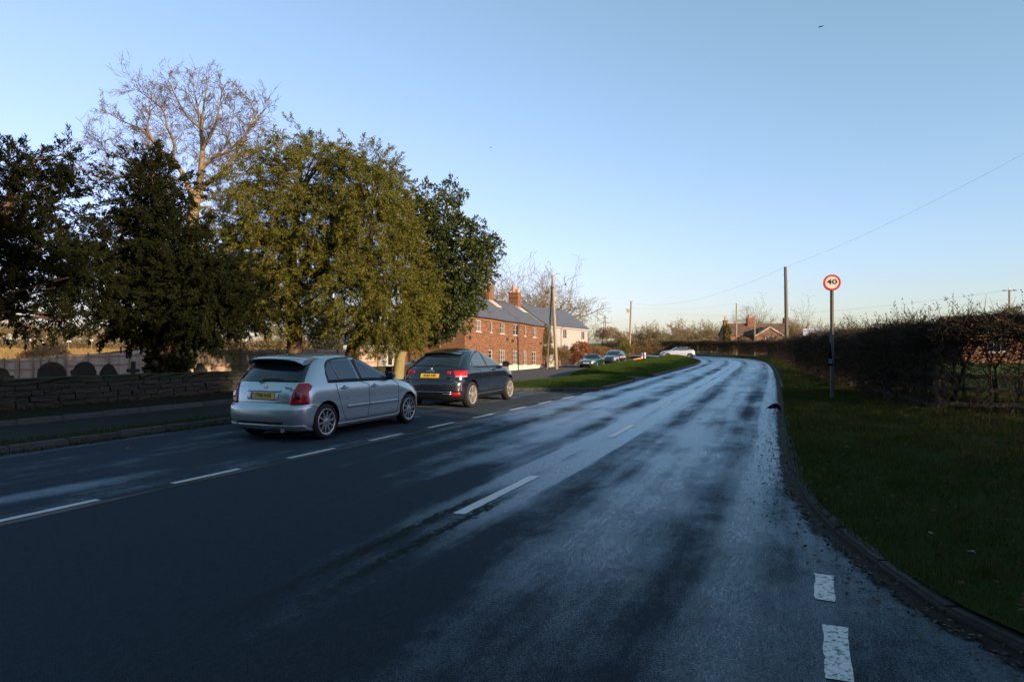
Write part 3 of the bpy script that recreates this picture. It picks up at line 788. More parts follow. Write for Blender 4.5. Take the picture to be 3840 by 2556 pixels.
# --- red brick cottage
def brick_cottage():
    SL = -.028; LEN = 17.8; DEP = 5.7; EAVE = 3.98; RIDGE = 6.03; BASE = -.75
    root = thing('brick_cottage', 'low old red brick cottage with slate roof and small white windows', 'cottage', A0, HZ)
    mpf = lambda x, y, z: (x, y, z + SL * x)                       # front, sagging downhill
    mpg = lambda u, o, z: (o, u, z)                                # near gable, facing back along the lane
    ups = [(1.87, 2.86, 2.66, 3.57, 3), (4.64, 5.04, 2.69, 3.62, 1), (6.74, 7.67, 2.69, 3.63, 2), (9.72, 10.85, 2.69, 3.62, 2), (12.42, 12.9, 2.70, 3.63, 1), (14.72, 15.67, 2.68, 3.60, 2)]
    los = [(4.35, 5.04, .30, 1.27, 1), (6.55, 7.71, .08, 1.31, 3), (9.56, 10.75, .07, 1.31, 3), (12.24, 13.01, .05, 1.32, 2), (14.49, 15.62, .04, 1.30, 2)]
    holes = [w[:4] for w in ups + los]
    wl = MB(); wall_panel(wl, 0, LEN, BASE, EAVE, holes, mpf)
    wl.add([mpg(0, 0, BASE), mpg(DEP, 0, BASE), mpg(DEP, 0, EAVE), mpg(DEP / 2, 0, RIDGE - .1), mpg(0, 0, EAVE)], [(0, 1, 2, 3, 4)])
    wl.add([mpf(LEN, 0, BASE), mpf(LEN, DEP, BASE), mpf(LEN, DEP, EAVE), mpf(LEN, DEP / 2, RIDGE - .1), mpf(LEN, 0, EAVE)], [(0, 1, 2, 3, 4)])
    wl.add([mpf(0, DEP, BASE), mpf(LEN, DEP, BASE), mpf(LEN, DEP, EAVE), mpf(0, DEP, EAVE)], [(0, 1, 2, 3)])
    wl.build('wall', M['mortar'], root)
    plinth = [(8.6, 17.75, BASE, .02)]
    rf = brick_rows(0, LEN, BASE, EAVE - .04, holes + plinth)
    rg = brick_rows(0, DEP, BASE, RIDGE - .25, [], lo=lambda z: (0, DEP) if z < EAVE else ((z - EAVE) / (RIDGE - EAVE) * DEP / 2 + .03, DEP - (z - EAVE) / (RIDGE - EAVE) * DEP / 2 - .03))
    # the bricks of the visible near gable end, low down, stand largest: single objects
    single = [i for i, b in enumerate(rg) if b[1] - b[0] > .2 and .95 < b[2] < 2.0 and .1 < b[0] < 4.7][:300]
    base = MB().box((0, 0, 0), (.03, .215, .065)); bme = py_mesh(base.V, base.F); bme.name = 'brick'
    bme.materials.append(per_object('gable_brick', [(.19, .085, .043), (.26, .12, .058), (.155, .066, .036), (.31, .155, .082), (.08, .045, .033)], .85, .5, 20, 8, .3))
    for i in single:
        b = rg[i]; o = put('brick', bme, None, root); o.location = (-.002 - random.uniform(0, .005), (b[0] + b[1]) / 2, (b[2] + b[3]) / 2)
    sset = set(single)
    V1, F1 = bricks_np(rf, mpf); V2, F2 = bricks_np([b for i, b in enumerate(rg) if i not in sset], mpg)
    put('brickwork', mesh_np(np.concatenate([V1, V2]), np.concatenate([F1, F2 + len(V1)])), M['brick'], root, kind='stuff')
    for x0, x1, z0, z1, n in ups: window(root, x0, x1, z0, z1, mpf, n, 1 if n > 1 else 0)
    for x0, x1, z0, z1, n in los: window(root, x0, x1, z0, z1, mpf, n, 2)
    pl = MB(); P = [mpf(x, y, z) for y in (-.03, .05) for x, z in ((8.62, BASE), (17.74, BASE), (17.74, .01), (8.62, .01))]
    pl.add(P, [(0, 1, 2, 3), (4, 7, 6, 5), (0, 4, 5, 1), (1, 5, 6, 2), (2, 6, 7, 3), (3, 7, 4, 0)]); pl.build('plinth', M['stain'], root)
    for x0, x1, z0, z1 in ((.56, 1.0, 2.02, 2.26), (8.11, 8.54, 2.14, 2.37), (9.28, 9.77, 2.03, 2.27), (16.72, 17.2, 2.03, 2.28)):
        v = MB(); P = [mpf(x, y, z) for y in (-.03, .03) for x, z in ((x0, z0), (x1, z0), (x1, z1), (x0, z1))]
        v.add(P, [(0, 1, 2, 3), (4, 7, 6, 5), (0, 4, 5, 1), (1, 5, 6, 2), (2, 6, 7, 3), (3, 7, 4, 0)]); v.build('wall_vent', M['ironblack'], root)
    # roof
    def mpr(x, y, z): return (x, y, z + SL * x + .035 * math.sin(x * .9) * (y / 3))
    V, F = slates_np(-.12, LEN, (-.28, EAVE - .14), (DEP / 2, RIDGE), mpr)
    r = put('roof', mesh_np(V, F), M['slate'], root, kind='stuff')
    rb = MB(); rb.add([mpf(-.12, DEP / 2, RIDGE), mpf(LEN, DEP / 2, RIDGE), mpf(LEN, DEP + .28, EAVE - .14), mpf(-.12, DEP + .28, EAVE - .14)], [(0, 1, 2, 3)])
    rb.add([mpf(-.12, -.28, EAVE - .16), mpf(LEN, -.28, EAVE - .16), mpf(LEN, DEP / 2, RIDGE - .03), mpf(-.12, DEP / 2, RIDGE - .03)], [(0, 1, 2, 3)])
    rb.build('roof_deck', M['slate'], root)
    for i in range(36):
        x = -.1 + i * .497; q = MB()
        P = [mpf(a, DEP / 2 + b, RIDGE + c) for a in (x, x + .485) for b, c in ((-.16, -.09), (-.05, .055), (.05, .055), (.16, -.09))]
        q.add(P, [(0, 1, 5, 4), (1, 2, 6, 5), (2, 3, 7, 6), (0, 3, 2, 1), (4, 5, 6, 7)]); q.build('ridge_tile', M['tile'], root)
    g = MB(); g.tube([mpf(x, -.30, EAVE - .19 - .02 * math.sin(x)) for x in np.linspace(-.1, LEN, 12)], .055, 8); g.build('gutter', M['doorwood'], root)
    ev = MB(); P = [mpf(x, y, z) for y in (-.13, .0) for x, z in ((0, EAVE - .36), (LEN, EAVE - .36), (LEN, EAVE - .2), (0, EAVE - .2))]
    ev.add(P, [(0, 1, 2, 3), (4, 7, 6, 5), (0, 4, 5, 1), (1, 5, 6, 2), (2, 6, 7, 3), (3, 7, 4, 0)]); ev.build('eaves_corbel', M['brick'], root)
    dp = MB(); dp.tube([(-.06, 4.75, 3.9), (-.06, 4.75, BASE + .1)], .05, 8); dp.build('downpipe', M['ironblack'], root)
    def mpc(a, b, c): return (a, b, c)
    chimney(root, (10.6, DEP / 2), (.95, .62), 5.2, 6.95, [(0, 0, .12, .35)], mp=mpc, seed=3)
    chimney(root, (17.2, DEP / 2), (.9, 1.0), 5.0, 6.75, [(-.1, .1, .14, .75), (.25, -.2, .13, .35)], mp=mpc, seed=5)
    for cx in (10.6, 17.2):                                        # mortar fillets sloping down from the stacks
        q = MB(); zz = lambda y: EAVE - .14 + (y + .28) / (DEP / 2 + .28) * (RIDGE - EAVE + .14) + SL * cx + .05
        P = [(cx + a, y, zz(y) + h) for y, h in ((DEP / 2 - .3, .05), (DEP / 2 - 1.15, .02)) for a in (-.6, .55)]
        q.add(P + [(p[0], p[1], p[2] - .06) for p in P], [(0, 1, 3, 2), (4, 6, 7, 5), (0, 4, 5, 1), (2, 3, 7, 6), (0, 2, 6, 4), (1, 5, 7, 3)]); q.build('mortar_fillet', M['lead'], root)
brick_cottage()
# --- white house continuing the row
def white_house():
    O = A0 + FWD * 17.83; root = thing('white_house', 'whitewashed house with slate roof joined to the far end of the brick cottage', 'house', O, HZ)
    LEN = 15.9; DEP = 5.7; EAVE = 3.62; RIDGE = 5.72; BASE = -1.1
    mpf = lambda x, y, z: (x, y - .05, z - .007 * x)
    ups = [(6.2, 7.6, 2.22, 3.30, 2), (13.25, 14.7, 2.18, 3.24, 2)]; los = [(6.3, 7.2, -.1, .55, 2), (.25, .95, .15, 1.1, 2)]
    holes = [w[:4] for w in ups + los]
    wl = MB(); wall_panel(wl, 0, LEN, BASE, EAVE, holes, mpf)
    for x in (0, LEN): wl.add([mpf(x, 0, BASE), mpf(x, DEP, BASE), mpf(x, DEP, EAVE), mpf(x, DEP / 2, RIDGE - .1), mpf(x, 0, EAVE)], [(0, 1, 2, 3, 4)])
    wl.add([mpf(0, DEP, BASE), mpf(LEN, DEP, BASE), mpf(LEN, DEP, EAVE), mpf(0, DEP, EAVE)], [(0, 1, 2, 3)])
    wl.build('wall', M['render_white'], root)
    for x0, x1, z0, z1, n in ups + los: window(root, x0, x1, z0, z1, mpf, n, 0, fw=.08)
    V, F = slates_np(.02, LEN + .3, (-.3, EAVE - .12), (DEP / 2, RIDGE), lambda x, y, z: (x, y, z - .007 * x + .03 * math.sin(x * .8 + 1) * y / 3))
    put('roof', mesh_np(V, F), M['slate'], root, kind='stuff')
    rb = MB(); rb.add([mpf(.02, DEP / 2, RIDGE), mpf(LEN + .3, DEP / 2, RIDGE), mpf(LEN + .3, DEP + .3, EAVE - .12), mpf(.02, DEP + .3, EAVE - .12)], [(0, 1, 2, 3)])
    rb.add([mpf(.02, -.25, EAVE - .15), mpf(LEN + .3, -.25, EAVE - .15), mpf(LEN + .3, DEP / 2, RIDGE - .04), mpf(.02, DEP / 2, RIDGE - .04)], [(0, 1, 2, 3)]); rb.build('roof_deck', M['slate'], root)
    fs = MB(); P = [mpf(x, y, z) for y in (-.2, -.16) for x, z in ((.05, EAVE - .28), (LEN + .28, EAVE - .28), (LEN + .28, EAVE - .13), (.05, EAVE - .13))]
    fs.add(P, [(0, 1, 2, 3), (4, 7, 6, 5), (0, 4, 5, 1), (1, 5, 6, 2), (2, 6, 7, 3), (3, 7, 4, 0)]); fs.build('fascia', M['white'], root)
    c = chimney(root, (.62, DEP / 2 + .35), (.75, .75), 5.0, 6.85, [], mat=M['render_white'], seed=9)
    cw = MB(); cw.box((.62, DEP / 2 + .35, 7.1), (.3, .3, .28)); cw.build('chimney_cowl', M['terracotta'], c)
    # satellite dish at the joint of the two houses
    d = MB(); d.lathe([(.0, .0), (.2, .02), (.36, .07), (.46, .13), (.47, .125), (.36, .055), (.0, -.02)], 20, 'y')
    ds = d.build('satellite_dish', M['steel'], root, smooth=True, loc=(.35, -.55, 2.95), rot=(-.25, 0, -.9))
    a = MB(); a.tube([(0, .02, 0), (0, .35, -.12)], .025, 6); a.build('bracket', M['steel'], ds)
    # porch light bracket at the far end
    q = MB(); q.box((LEN + .2, .1, 2.2), (.18, .18, .3)); q.lathe([(.02, 2.35), (.13, 2.36), (.02, 2.5)], 8, 'z', (LEN + .2, .1, 0)); q.build('wall_lantern', M['ironblack'], root)
white_house()
# --- low white boarded annex behind the churchyard
def annex():
    root = thing('boarded_annex', 'low grey white boarded annex with dark roof behind the churchyard fence', 'annex', (-12.6, 51.0, -.55), math.radians(6))
    W = 4.0; H = 2.15
    wins = [(.35, .95, 1.35, 1.95), (1.55, 2.55, .55, 1.85)]; door = (3.1, 3.8, .02, 1.75)
    wl = MB(); mp = lambda x, y, z: (x, y, z); wall_panel(wl, 0, W, 0, H, wins + [door], mp, .1)
    for x in (0, W): wl.add([(x, 0, 0), (x, 3.5, 0), (x, 3.5, H + .5), (x, 0, H)], [(0, 1, 2, 3)])
    wl.build('wall', M['weatherboard'], root)
    for i in range(14):
        for a, b, c, d in cells(0, W, .02 + i * .15, .155 + i * .15, [(h[0] - .02, h[1] + .02, h[2] - .02, h[3] + .02) for h in wins + [door]]):
            if i * .15 + .16 < H: MB().box(((a + b) / 2, -.012, (c + d) / 2), (b - a, .03, d - c)).build('weatherboard', M['weatherboard'], root)
    for w in wins: window(root, *w, mp, 1, 1)
    dr = MB().box(((door[0] + door[1]) / 2, .06, .88), (.62, .05, 1.7)).build('door', M['white'], root); MB().box(((door[0] + door[1]) / 2, .03, 1.1), (.3, .02, 1.0)).build('pane', M['glass'], dr)
    rf = MB(); rf.prism([(-.2, H), (W + .4, H), (W + .4, H + .22), (-.2, H + .22)], -.35, .1)
    rf.add([(-.2, -.3, H + .2), (W + .4, -.3, H + .2), (W + .4, 3.6, H + 1.2), (-.2, 3.6, H + 1.2)], [(0, 1, 2, 3)]); rf.build('roof', M['slate'], root)
annex()
# --- brick house beyond the bend
def far_house():
    root = thing('far_brick_house', 'low brick house with gabled bay and three chimneys beyond the bend', 'house', (38.8, 122, 0))
    W = 11.7; E = 3.17; R = 5.3; D = 6.0; mp = lambda x, y, z: (x, y, z)
    wins = [(1.3, 2.5, 2.1, 3.0), (9.4, 10.4, 2.1, 3.0)]
    wl = MB(); wall_panel(wl, 0, W, -.2, E, wins, mp)
    for x in (0, W): wl.add([(x, 0, -.2), (x, D, -.2), (x, D, E), (x, D / 2, R), (x, 0, E)], [(0, 1, 2, 3, 4)])
    wl.build('wall', M['fbrick'], root)
    for w in wins: window(root, *w, mp, 2, 1, fw=.1)
    V, F = slates_np(-.15, W + .15, (-.3, E - .1), (D / 2, R), mp, .5, .35); put('roof', mesh_np(V, F), M['tile'], root, kind='stuff')
    rb = MB().add([(-.15, D / 2, R), (W + .15, D / 2, R), (W + .15, D + .3, E - .1), (-.15, D + .3, E - .1)], [(0, 1, 2, 3)]); rb.build('roof_deck', M['tile'], root)
    b0, b1 = 4.0, 8.6; bd = -2.4; ap = 4.5; bw = (5.6, 7.0, 2.05, 3.0)
    by = MB(); mpb = lambda x, y, z: (x, y + bd, z); wall_panel(by, b0, b1, -.2, E, [bw], mpb)
    by.add([(b0, bd, E), (b1, bd, E), ((b0 + b1) / 2, bd, ap)], [(0, 1, 2)])
    for x in (b0, b1): by.add([(x, bd, -.2), (x, .3, -.2), (x, .3, E), (x, bd, E)], [(0, 1, 2, 3)])
    bay = by.build('bay', M['fbrick'], root); window(root, *bw, mpb, 3, 1, fw=.1)
    m = (b0 + b1) / 2
    br = MB()
    for s, x in ((-1, b0 - .25), (1, b1 + .25)): br.add([(x, bd - .25, E - .12), (x, 2, E - .12), (m, 2, ap + .1), (m, bd - .25, ap + .1)], [(0, 1, 2, 3)])
    br.build('bay_roof', M['tile'], root)
    for x in (b0 - .25, b1 + .25):
        q = MB(); d = Vector((m - x, 0, ap + .1 - E + .12)); n = Vector((0, 0, 1)); P = []
        for y in (bd - .3, bd - .22):
            P += [(x, y, E - .26), (m, y, ap - .06), (m, y, ap + .14), (x, y, E - .06)]
        q.add(P, [(0, 1, 2, 3), (4, 7, 6, 5), (0, 4, 5, 1), (3, 2, 6, 7), (0, 3, 7, 4), (1, 5, 6, 2)]); q.build('bargeboard', M['white'], root)
    chimney(root, (.25, D / 2), (.7, .7), 4.6, 5.9, [(0, 0, .16, .7)], seed=2); chimney(root, (4.6, D / 2 - .5), (1.1, .8), 4.4, 6.4, [(-.15, 0, .2, .35)], seed=4); chimney(root, (11.3, D / 2), (.8, .8), 4.0, 6.3, [(0, 0, .12, .2)], seed=6)
M['fbrick'] = mottled('far_brick', [(.17, .085, .052), (.22, .115, .07), (.14, .07, .045)], 9, .9, .3, 30)
far_house()
# --- bungalow across the paddock
def bungalow():
    root = thing('bungalow', 'low brick bungalow with mossy roof seen through the hedge', 'bungalow', (39.6, 60, -.05), math.radians(-8))
    W = 15.0; D = 6.5; E = 2.45; R = 4.25; mp = lambda x, y, z: (x, y, z)
    wins = [(2, 3.6, .95, 2.1), (6, 7.6, .95, 2.1), (11, 12.6, .95, 2.1)]
    wl = MB(); wall_panel(wl, 0, W, 0, E, wins, mp)
    for x in (0, W): wl.add([(x, 0, 0), (x, D, 0), (x, D, E), (x, D / 2, R - .05), (x, 0, E)], [(0, 1, 2, 3, 4)])
    wl.build('wall', M['fbrick'], root)
    for w in wins: window(root, *w, mp, 3, 0, fw=.09)
    V, F = slates_np(-.3, W + .3, (-.4, E - .15), (D / 2, R), mp, .33, .3); put('roof', mesh_np(V, F), M['mosstile'], root, kind='stuff')
    MB().add([(-.3, D / 2, R), (W + .3, D / 2, R), (W + .3, D + .4, E - .15), (-.3, D + .4, E - .15)], [(0, 1, 2, 3)]).build('roof_deck', M['mosstile'], root)
    q = MB(); P = []
    for x in (-.34, -.28): P += [(x, -.42, E - .3), (x, D / 2, R - .12), (x, D / 2, R + .06), (x, -.42, E - .08)]
    q.add(P, [(0, 1, 2, 3), (4, 7, 6, 5), (0, 4, 5, 1), (3, 2, 6, 7), (0, 3, 7, 4), (1, 5, 6, 2)]); q.build('bargeboard', M['ironblack'], root)
M['mosstile'] = island('mossy_tile', [(.13, .085, .035), (.17, .12, .045), (.10, .09, .03), (.20, .12, .05)], .9, .5, 10)
bungalow()
# --- shed behind the far fence
def shed():
    root = thing('low_shed', 'low shed with white fascia and railing behind the board fence', 'shed', (-30.5, 50.5, -1.0))
    W = 5.6
    MB().prism([(0, 0), (W, 0), (W, 2.1), (0, 1.85)], .1, 3).build('wall', M['polewood_dark'], root)
    MB().prism([(-.3, 1.72), (3.5, 2.02), (3.5, 2.3), (-.3, 1.8)], 0, .08).build('fascia', M['white'], root)
    MB().prism([(3.5, 1.95), (W + .2, 2.0), (W + .2, 2.22), (3.5, 2.12)], .3, .4).build('fascia', M['weatherboard'], root)
    MB().prism([(-.4, 1.82), (3.55, 2.32), (3.55, 2.38), (-.4, 1.88)], -.1, 3.2).build('roof', M['black'], root)
    for x, z in ((1.6, 2.35), (3.55, 2.65)): MB().box((x, -.05, z - .2), (.09, .09, .6)).build('railing_post', M['black'], root)
    MB().tube([(1.6, -.05, 2.42), (3.5, -.05, 2.42)], .025, 6).build('rail', M['black'], root); MB().tube([(3.55, -.05, 2.82), (5.9, -.05, 2.8)], .025, 6).build('rail', M['black'], root)
shed()

# ------------------------------------------------------------------ stone wall, headstones, fences
def stone_wall():
    root = thing('stone_wall', 'low mossy sandstone churchyard wall beside the dark footway', 'wall', tl(5, -17.2, .1))
    root.location = (0, 0, 0)
    T0, T1 = 3.0, 28.0
    def top(t): return .84 - .22 * (t - 8) / 19
    core = MB()
    for a, b in zip(np.arange(T0, T1, 1.0), np.arange(T0 + 1, T1 + 1, 1.0)):
        P = [tl(t, l, z) for t in (a, b) for l, z in ((-17.25, .0), (-17.5, .0), (-17.5, top(t) - .13), (-17.25, top(t) - .13))]
        core.add(P, [(0, 1, 2, 3), (4, 7, 6, 5), (0, 4, 5, 1), (2, 6, 7, 3), (3, 7, 4, 0)])
    core.build('wall_core', M['mortar'], root)
    rr = random.Random(11); shapes = []
    for k in range(10):
        b = MB().box((0, 0, 0), (1, 1, 1)); me = py_mesh(b.V, b.F); bm = bmesh.new(); bm.from_mesh(me); bmesh.ops.recalc_face_normals(bm, faces=bm.faces)
        bmesh.ops.subdivide_edges(bm, edges=bm.edges[:], cuts=1, use_grid_fill=True)
        for v in bm.verts: v.co += Vector((rr.uniform(-.05, .05), rr.uniform(-.1, .1), rr.uniform(-.06, .06)))
        bm.to_mesh(me); bm.free(); me.name = 'stone'; me.materials.append(M['stone']); shapes.append(me)
    cop = []
    for me in shapes[:4]: c = me.copy(); c.materials.clear(); c.materials.append(M['coping']); c.name = 'coping_stone'; cop.append(c)
    rz = math.atan2(CH, SH); n = 0
    for row in range(4):
        t = T0 + rr.uniform(0, .3)
        while t < T1 - .3:
            w = rr.uniform(.28, .75); h = (top(t) - .13 - .10) / 4
            o = put('stone', rr.choice(shapes), None, root); c = tl(t + w / 2, -17.24 + rr.uniform(-.02, .02), .10 + h * (row + .5))
            o.location = c; o.rotation_euler = (rr.choice((0, PI)), 0, rz + rr.uniform(-.03, .03)); o.scale = (w - .03, .16, h - .022); t += w; n += 1
    t = T0
    while t < T1:
        w = rr.uniform(.6, 1.1); o = put('coping_stone', rr.choice(cop), None, root)
        o.location = tl(t + w / 2, -17.35, top(t) - .065 + rr.uniform(-.01, .012)); o.rotation_euler = (0, 0, rz + rr.uniform(-.02, .02)); o.scale = (w - .02, .42, .14); t += w
stone_wall()
def headstones():
    def slab(poly, th=.11): return MB().prism(poly, -th / 2, th / 2)
    def arc(cx, cz, r, a0, a1, n=12, rx=None): return [(cx + (rx or r) * math.cos(a), cz + r * math.sin(a)) for a in np.linspace(a0, a1, n)]
    def place(px, ptop, d, poly_of, label, lean=0.0, yaw=.3, cat='headstone', th=.12):
        p = site(px, ptop, d); g = float(ground_h(p.x, p.y)); H = p.z - g
        root = thing('headstone' if cat == 'headstone' else 'stone_cross', label, cat, (p.x, p.y, g - .02), yaw, 'headstones behind the churchyard wall')
        b = slab(poly_of(H + .02), th); b.V = [(v[0] + lean * v[2], v[1] + lean * .3 * v[2], v[2]) for v in b.V]
        o = b.build('slab' if cat == 'headstone' else 'cross', M['headstone'], root, bevel=.012)
        MB().box((0, 0, .03), (.9 if cat == 'headstone' else .5, .3, .14)).build('base', M['headstone'], root)
    def shoulder(w, sh):
        return lambda H: [(-w / 2, 0), (w / 2, 0), (w / 2, H - sh)] + arc(0, H - sh, sh, 0, PI, 12, w * .34) + [(-w / 2, H - sh)]
    place(8, 1378, 22.5, shoulder(.72, .26), 'shouldered headstone at the far edge of the churchyard row', -.04)
    place(140, 1386, 23.5, lambda H: [(-.2, 0), (.28, 0), (.28, H * .6), (.12, H), (-.02, H), (-.2, H * .45)], 'small broken headstone leaning against the big round one', .12)
    place(195, 1356, 22, lambda H: [(-.37, 0), (.37, 0)] + arc(0, H - .42, .42, -.1, PI + .1, 16, .40), 'large dark round headstone before the board fence')
    place(313, 1355, 22, lambda H: [(-.32, 0), (.33, 0), (.34, H - .3)] + arc(0, H - .32, .32, .15, PI - .15, 12, .31) + [(-.34, H - .25), (-.40, H - .32), (-.37, H - .42), (-.31, H - .5)], 'round topped headstone with a chipped scrolled shoulder', .03)
    place(407, 1361, 22.5, lambda H: [(-.28, 0), (.28, 0), (.29, H - .55), (.24, H - .28), (.13, H - .09), (0, H), (-.13, H - .09), (-.24, H - .28), (-.29, H - .55)], 'pointed gothic arch headstone next to the stone cross')
    place(497, 1354, 22.5, lambda H: [(-.06, 0), (.06, 0), (.06, H - .36), (.19, H - .36), (.19, H - .25), (.06, H - .25), (.06, H), (-.06, H), (-.06, H - .25), (-.19, H - .25), (-.19, H - .36), (-.06, H - .36)], 'plain stone cross grave marker among the headstones', .02, .2, 'cross', .1)
    place(752, 1361, 24, shoulder(.44, .2), 'narrow mossy headstone between the dark trunks', 0, .2)
headstones()
def board_fence(label, pts, top_z, H, bay, group, skip_low=.0):
    """pts polyline xy; posts, rails and single boards"""
    root = thing('board_fence', label, 'fence', (0, 0, 0), 0, group)
    P = [Vector((x, y, 0)) for x, y in pts]; rr = random.Random(len(pts) + int(top_z(0) * 100))
    bme = MB().box((0, 0, 0), (.145, .02, H)); bm_ = py_mesh(bme.V, bme.F); bm_.name = 'board'; bm_.materials.append(M['fencewood'])
    pme = py_mesh(*(lambda b: (b.V, b.F))(MB().box((0, 0, 0), (.1, .1, H + .12)))); pme.name = 'post'; pme.materials.append(M['fencepost'])
    run = 0
    for a, b in zip(P, P[1:]):
        d = (b - a); L = d.length; u = d.normalized(); n = Vector((-u.y, u.x, 0)); rz = math.atan2(u.y, u.x); k = max(1, round(L / bay))
        if n.y > 0: n = -n                                        # towards the churchyard
        for i in range(k + 1):
            c = a + d * (i / k); o = put('post', pme, None, root); z = top_z(run + L * i / k) - H / 2 + .02
            o.location = (c.x + n.x * .06, c.y + n.y * .06, z); o.rotation_euler = (0, 0, rz)
        for i in range(k):
            m0 = a + d * (i / k); m1 = a + d * ((i + 1) / k); z0 = top_z(run + L * i / k); z1 = top_z(run + L * (i + 1) / k); zz = (z0 + z1) / 2
            for f in (.22, .58, .90):
                r = MB().box((0, 0, 0), ((m1 - m0).length - .1, .045, .07)).build('rail', M['fencepost'], root); c = (m0 + m1) / 2 + n * .035; r.location = (c.x, c.y, zz - H + H * f); r.rotation_euler = (0, 0, rz)
        m = int(L / .148)
        for i in range(m):
            c = a + u * (.148 * (i + .5)); o = put('board', bm_, None, root)
            kk = int((.148 * (i + .5)) / (L / k)); z = (top_z(run + L * kk / k) + top_z(run + L * (kk + 1) / k)) / 2
            o.location = (c.x, c.y, z - H / 2 + rr.uniform(-.008, .008)); o.rotation_euler = (rr.uniform(-.01, .01), rr.uniform(-.006, .006), rz + rr.uniform(-.05, .05))
        run += L
M['fencepost'] = mottled('fence_post_timber', [(.20, .13, .08), (.28, .19, .12)], 6, .8, .4, 40)
s_ = lambda px, d: tuple(site(px, 1288, d))[:2]
board_fence('pale board fence with posts across the far side of the churchyard', [s_(-40, 45), s_(127, 45.5), s_(247, 43.5), s_(250, 43.4), s_(560, 46)], lambda r: .62 + .02 * r + (.2 if r > 5.0 else 0), 1.75, 1.05, 'churchyard board fences')
board_fence('tall board fence running behind the yew trunks to the annex', [s_(620, 31), s_(900, 31.8), s_(1180, 35), s_(1415, 39.5)], lambda r: 1.37 - .004 * r, 1.75, 1.8, 'churchyard board fences')
# ------------------------------------------------------------------ vegetation
M['yew'] = leafy('sunlit_yew_needles', [(.050, .062, .012), (.085, .096, .018), (.068, .08, .015), (.17, .15, .030), (.125, .135, .026), (.23, .17, .04)], .6, .3, .1)  # needles of the sunlit yews, the sun's gold put into their colours
M['yew_shaded'] = leafy('shaded_yew_needles', [(.007, .010, .004), (.012, .015, .005), (.017, .018, .006), (.009, .013, .005)], .8, .12, .05)  # the same needles darkened, shade put into their colours
M['holly'] = leafy('holly_leaves', [(.022, .036, .010), (.038, .054, .012), (.058, .072, .016), (.032, .046, .012)], .42, .12, .3)
M['ivy'] = leafy('ivy_leaves', [(.016, .024, .009), (.026, .035, .012), (.035, .042, .014)], .45, .1, .4)
M['bark'] = mottled('yew_bark', [(.06, .04, .025), (.12, .075, .045), (.09, .06, .035)], 5, .9, .8, 22, stretch=(1, 1, .3))
M['bark_pale'] = mottled('greenish_bark', [(.15, .13, .06), (.22, .185, .085), (.18, .16, .075)], 4, .85, .6, 18, stretch=(1, 1, .35))
M['bark_grey'] = mottled('bare_tree_bark', [(.13, .10, .06), (.20, .15, .085), (.16, .14, .06)], 3, .85, .5, 18)
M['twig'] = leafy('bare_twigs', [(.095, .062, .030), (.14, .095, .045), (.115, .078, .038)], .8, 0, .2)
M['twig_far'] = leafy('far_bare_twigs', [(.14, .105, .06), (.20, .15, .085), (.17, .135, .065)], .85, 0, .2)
M['hedgetwig'] = leafy('hawthorn_twigs', [(.030, .023, .016), (.050, .037, .026), (.038, .029, .021)], .85, 0, .15)
M['hedgeleaf'] = leafy('old_hedge_leaves', [(.016, .015, .008), (.028, .018, .010), (.015, .019, .009)], .7, .15, .2)
M['beech'] = leafy('beech_leaves', [(.22, .075, .032), (.30, .11, .045), (.17, .055, .028), (.26, .10, .05)], .7, .3, .2)
M['browntwig'] = leafy('brown_hedge_twigs', [(.17, .095, .045), (.23, .135, .06), (.14, .085, .04)], .85, .15, .15)
M['olive'] = leafy('olive_shrub_leaves', [(.13, .115, .035), (.17, .145, .045), (.10, .09, .03)], .75, .25, .2)
M['fieldstraw'] = leafy('golden_dead_grass', [(.26, .17, .065), (.36, .25, .10), (.20, .14, .05), (.30, .19, .08)], .85, .3, .05)
M['scrub'] = leafy('winter_scrub', [(.13, .085, .045), (.17, .12, .06), (.10, .085, .04)], .85, .2, .15)
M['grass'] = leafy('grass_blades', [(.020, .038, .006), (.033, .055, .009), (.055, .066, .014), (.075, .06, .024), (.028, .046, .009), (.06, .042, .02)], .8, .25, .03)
M['grass_lit'] = leafy('lit_grass_blades', [(.035, .066, .009), (.052, .088, .013), (.068, .096, .018), (.040, .068, .010)], .8, .3, .03)  # brighter copy of the grass, sunlight put into its colours
M['straw'] = leafy('dry_grass', [(.05, .038, .02), (.08, .06, .032), (.04, .032, .016)], .8, .2, .2)
M['deadleaf'] = leafy('fallen_leaves', [(.07, .03, .014), (.10, .052, .025), (.05, .026, .014), (.13, .078, .04)], .8, .1, .1)

def foliage(lobes, rng, per_m2=520, spray=(.30, .09), leaf=(.13, .038), droop=.55, clump=34, shell=.55):
    C_, D_ = [], []
    for c, r in lobes:
        n = max(4, int(r * r * per_m2 / clump))
        o = rand_dirs(n, rng); rad = r * rng.uniform(shell, 1.05, n) ** .8
        o[:, 2] *= .92
        cc = np.asarray(c)[None] + o * rad[:, None]
        dd = unit(o * .8 + rand_dirs(n, rng) * .35 + np.array([0, 0, -droop]) * rng.uniform(.2, 1.2, n)[:, None])
        m = clump
        a = rng.random((n, m)) ** .8; base = cc[:, None] + dd[:, None] * (a * spray[0] * 2 * rng.uniform(.6, 1.3, (n, 1)))[..., None] + rng.normal(size=(n, m, 3)) * spray[1] * (1.15 - a)[..., None]
        ld = unit(dd[:, None] + rng.normal(size=(n, m, 3)) * .55)
        C_.append(base.reshape(-1, 3)); D_.append(ld.reshape(-1, 3))
    C_ = np.concatenate(C_); D_ = np.concatenate(D_); k = len(C_)
    N_ = unit(np.cross(D_, rand_dirs(k, rng)))
    return leaf_quads(C_, D_, N_, leaf[0] * rng.uniform(.6, 1.3, k), leaf[1] * rng.uniform(.7, 1.3, k))
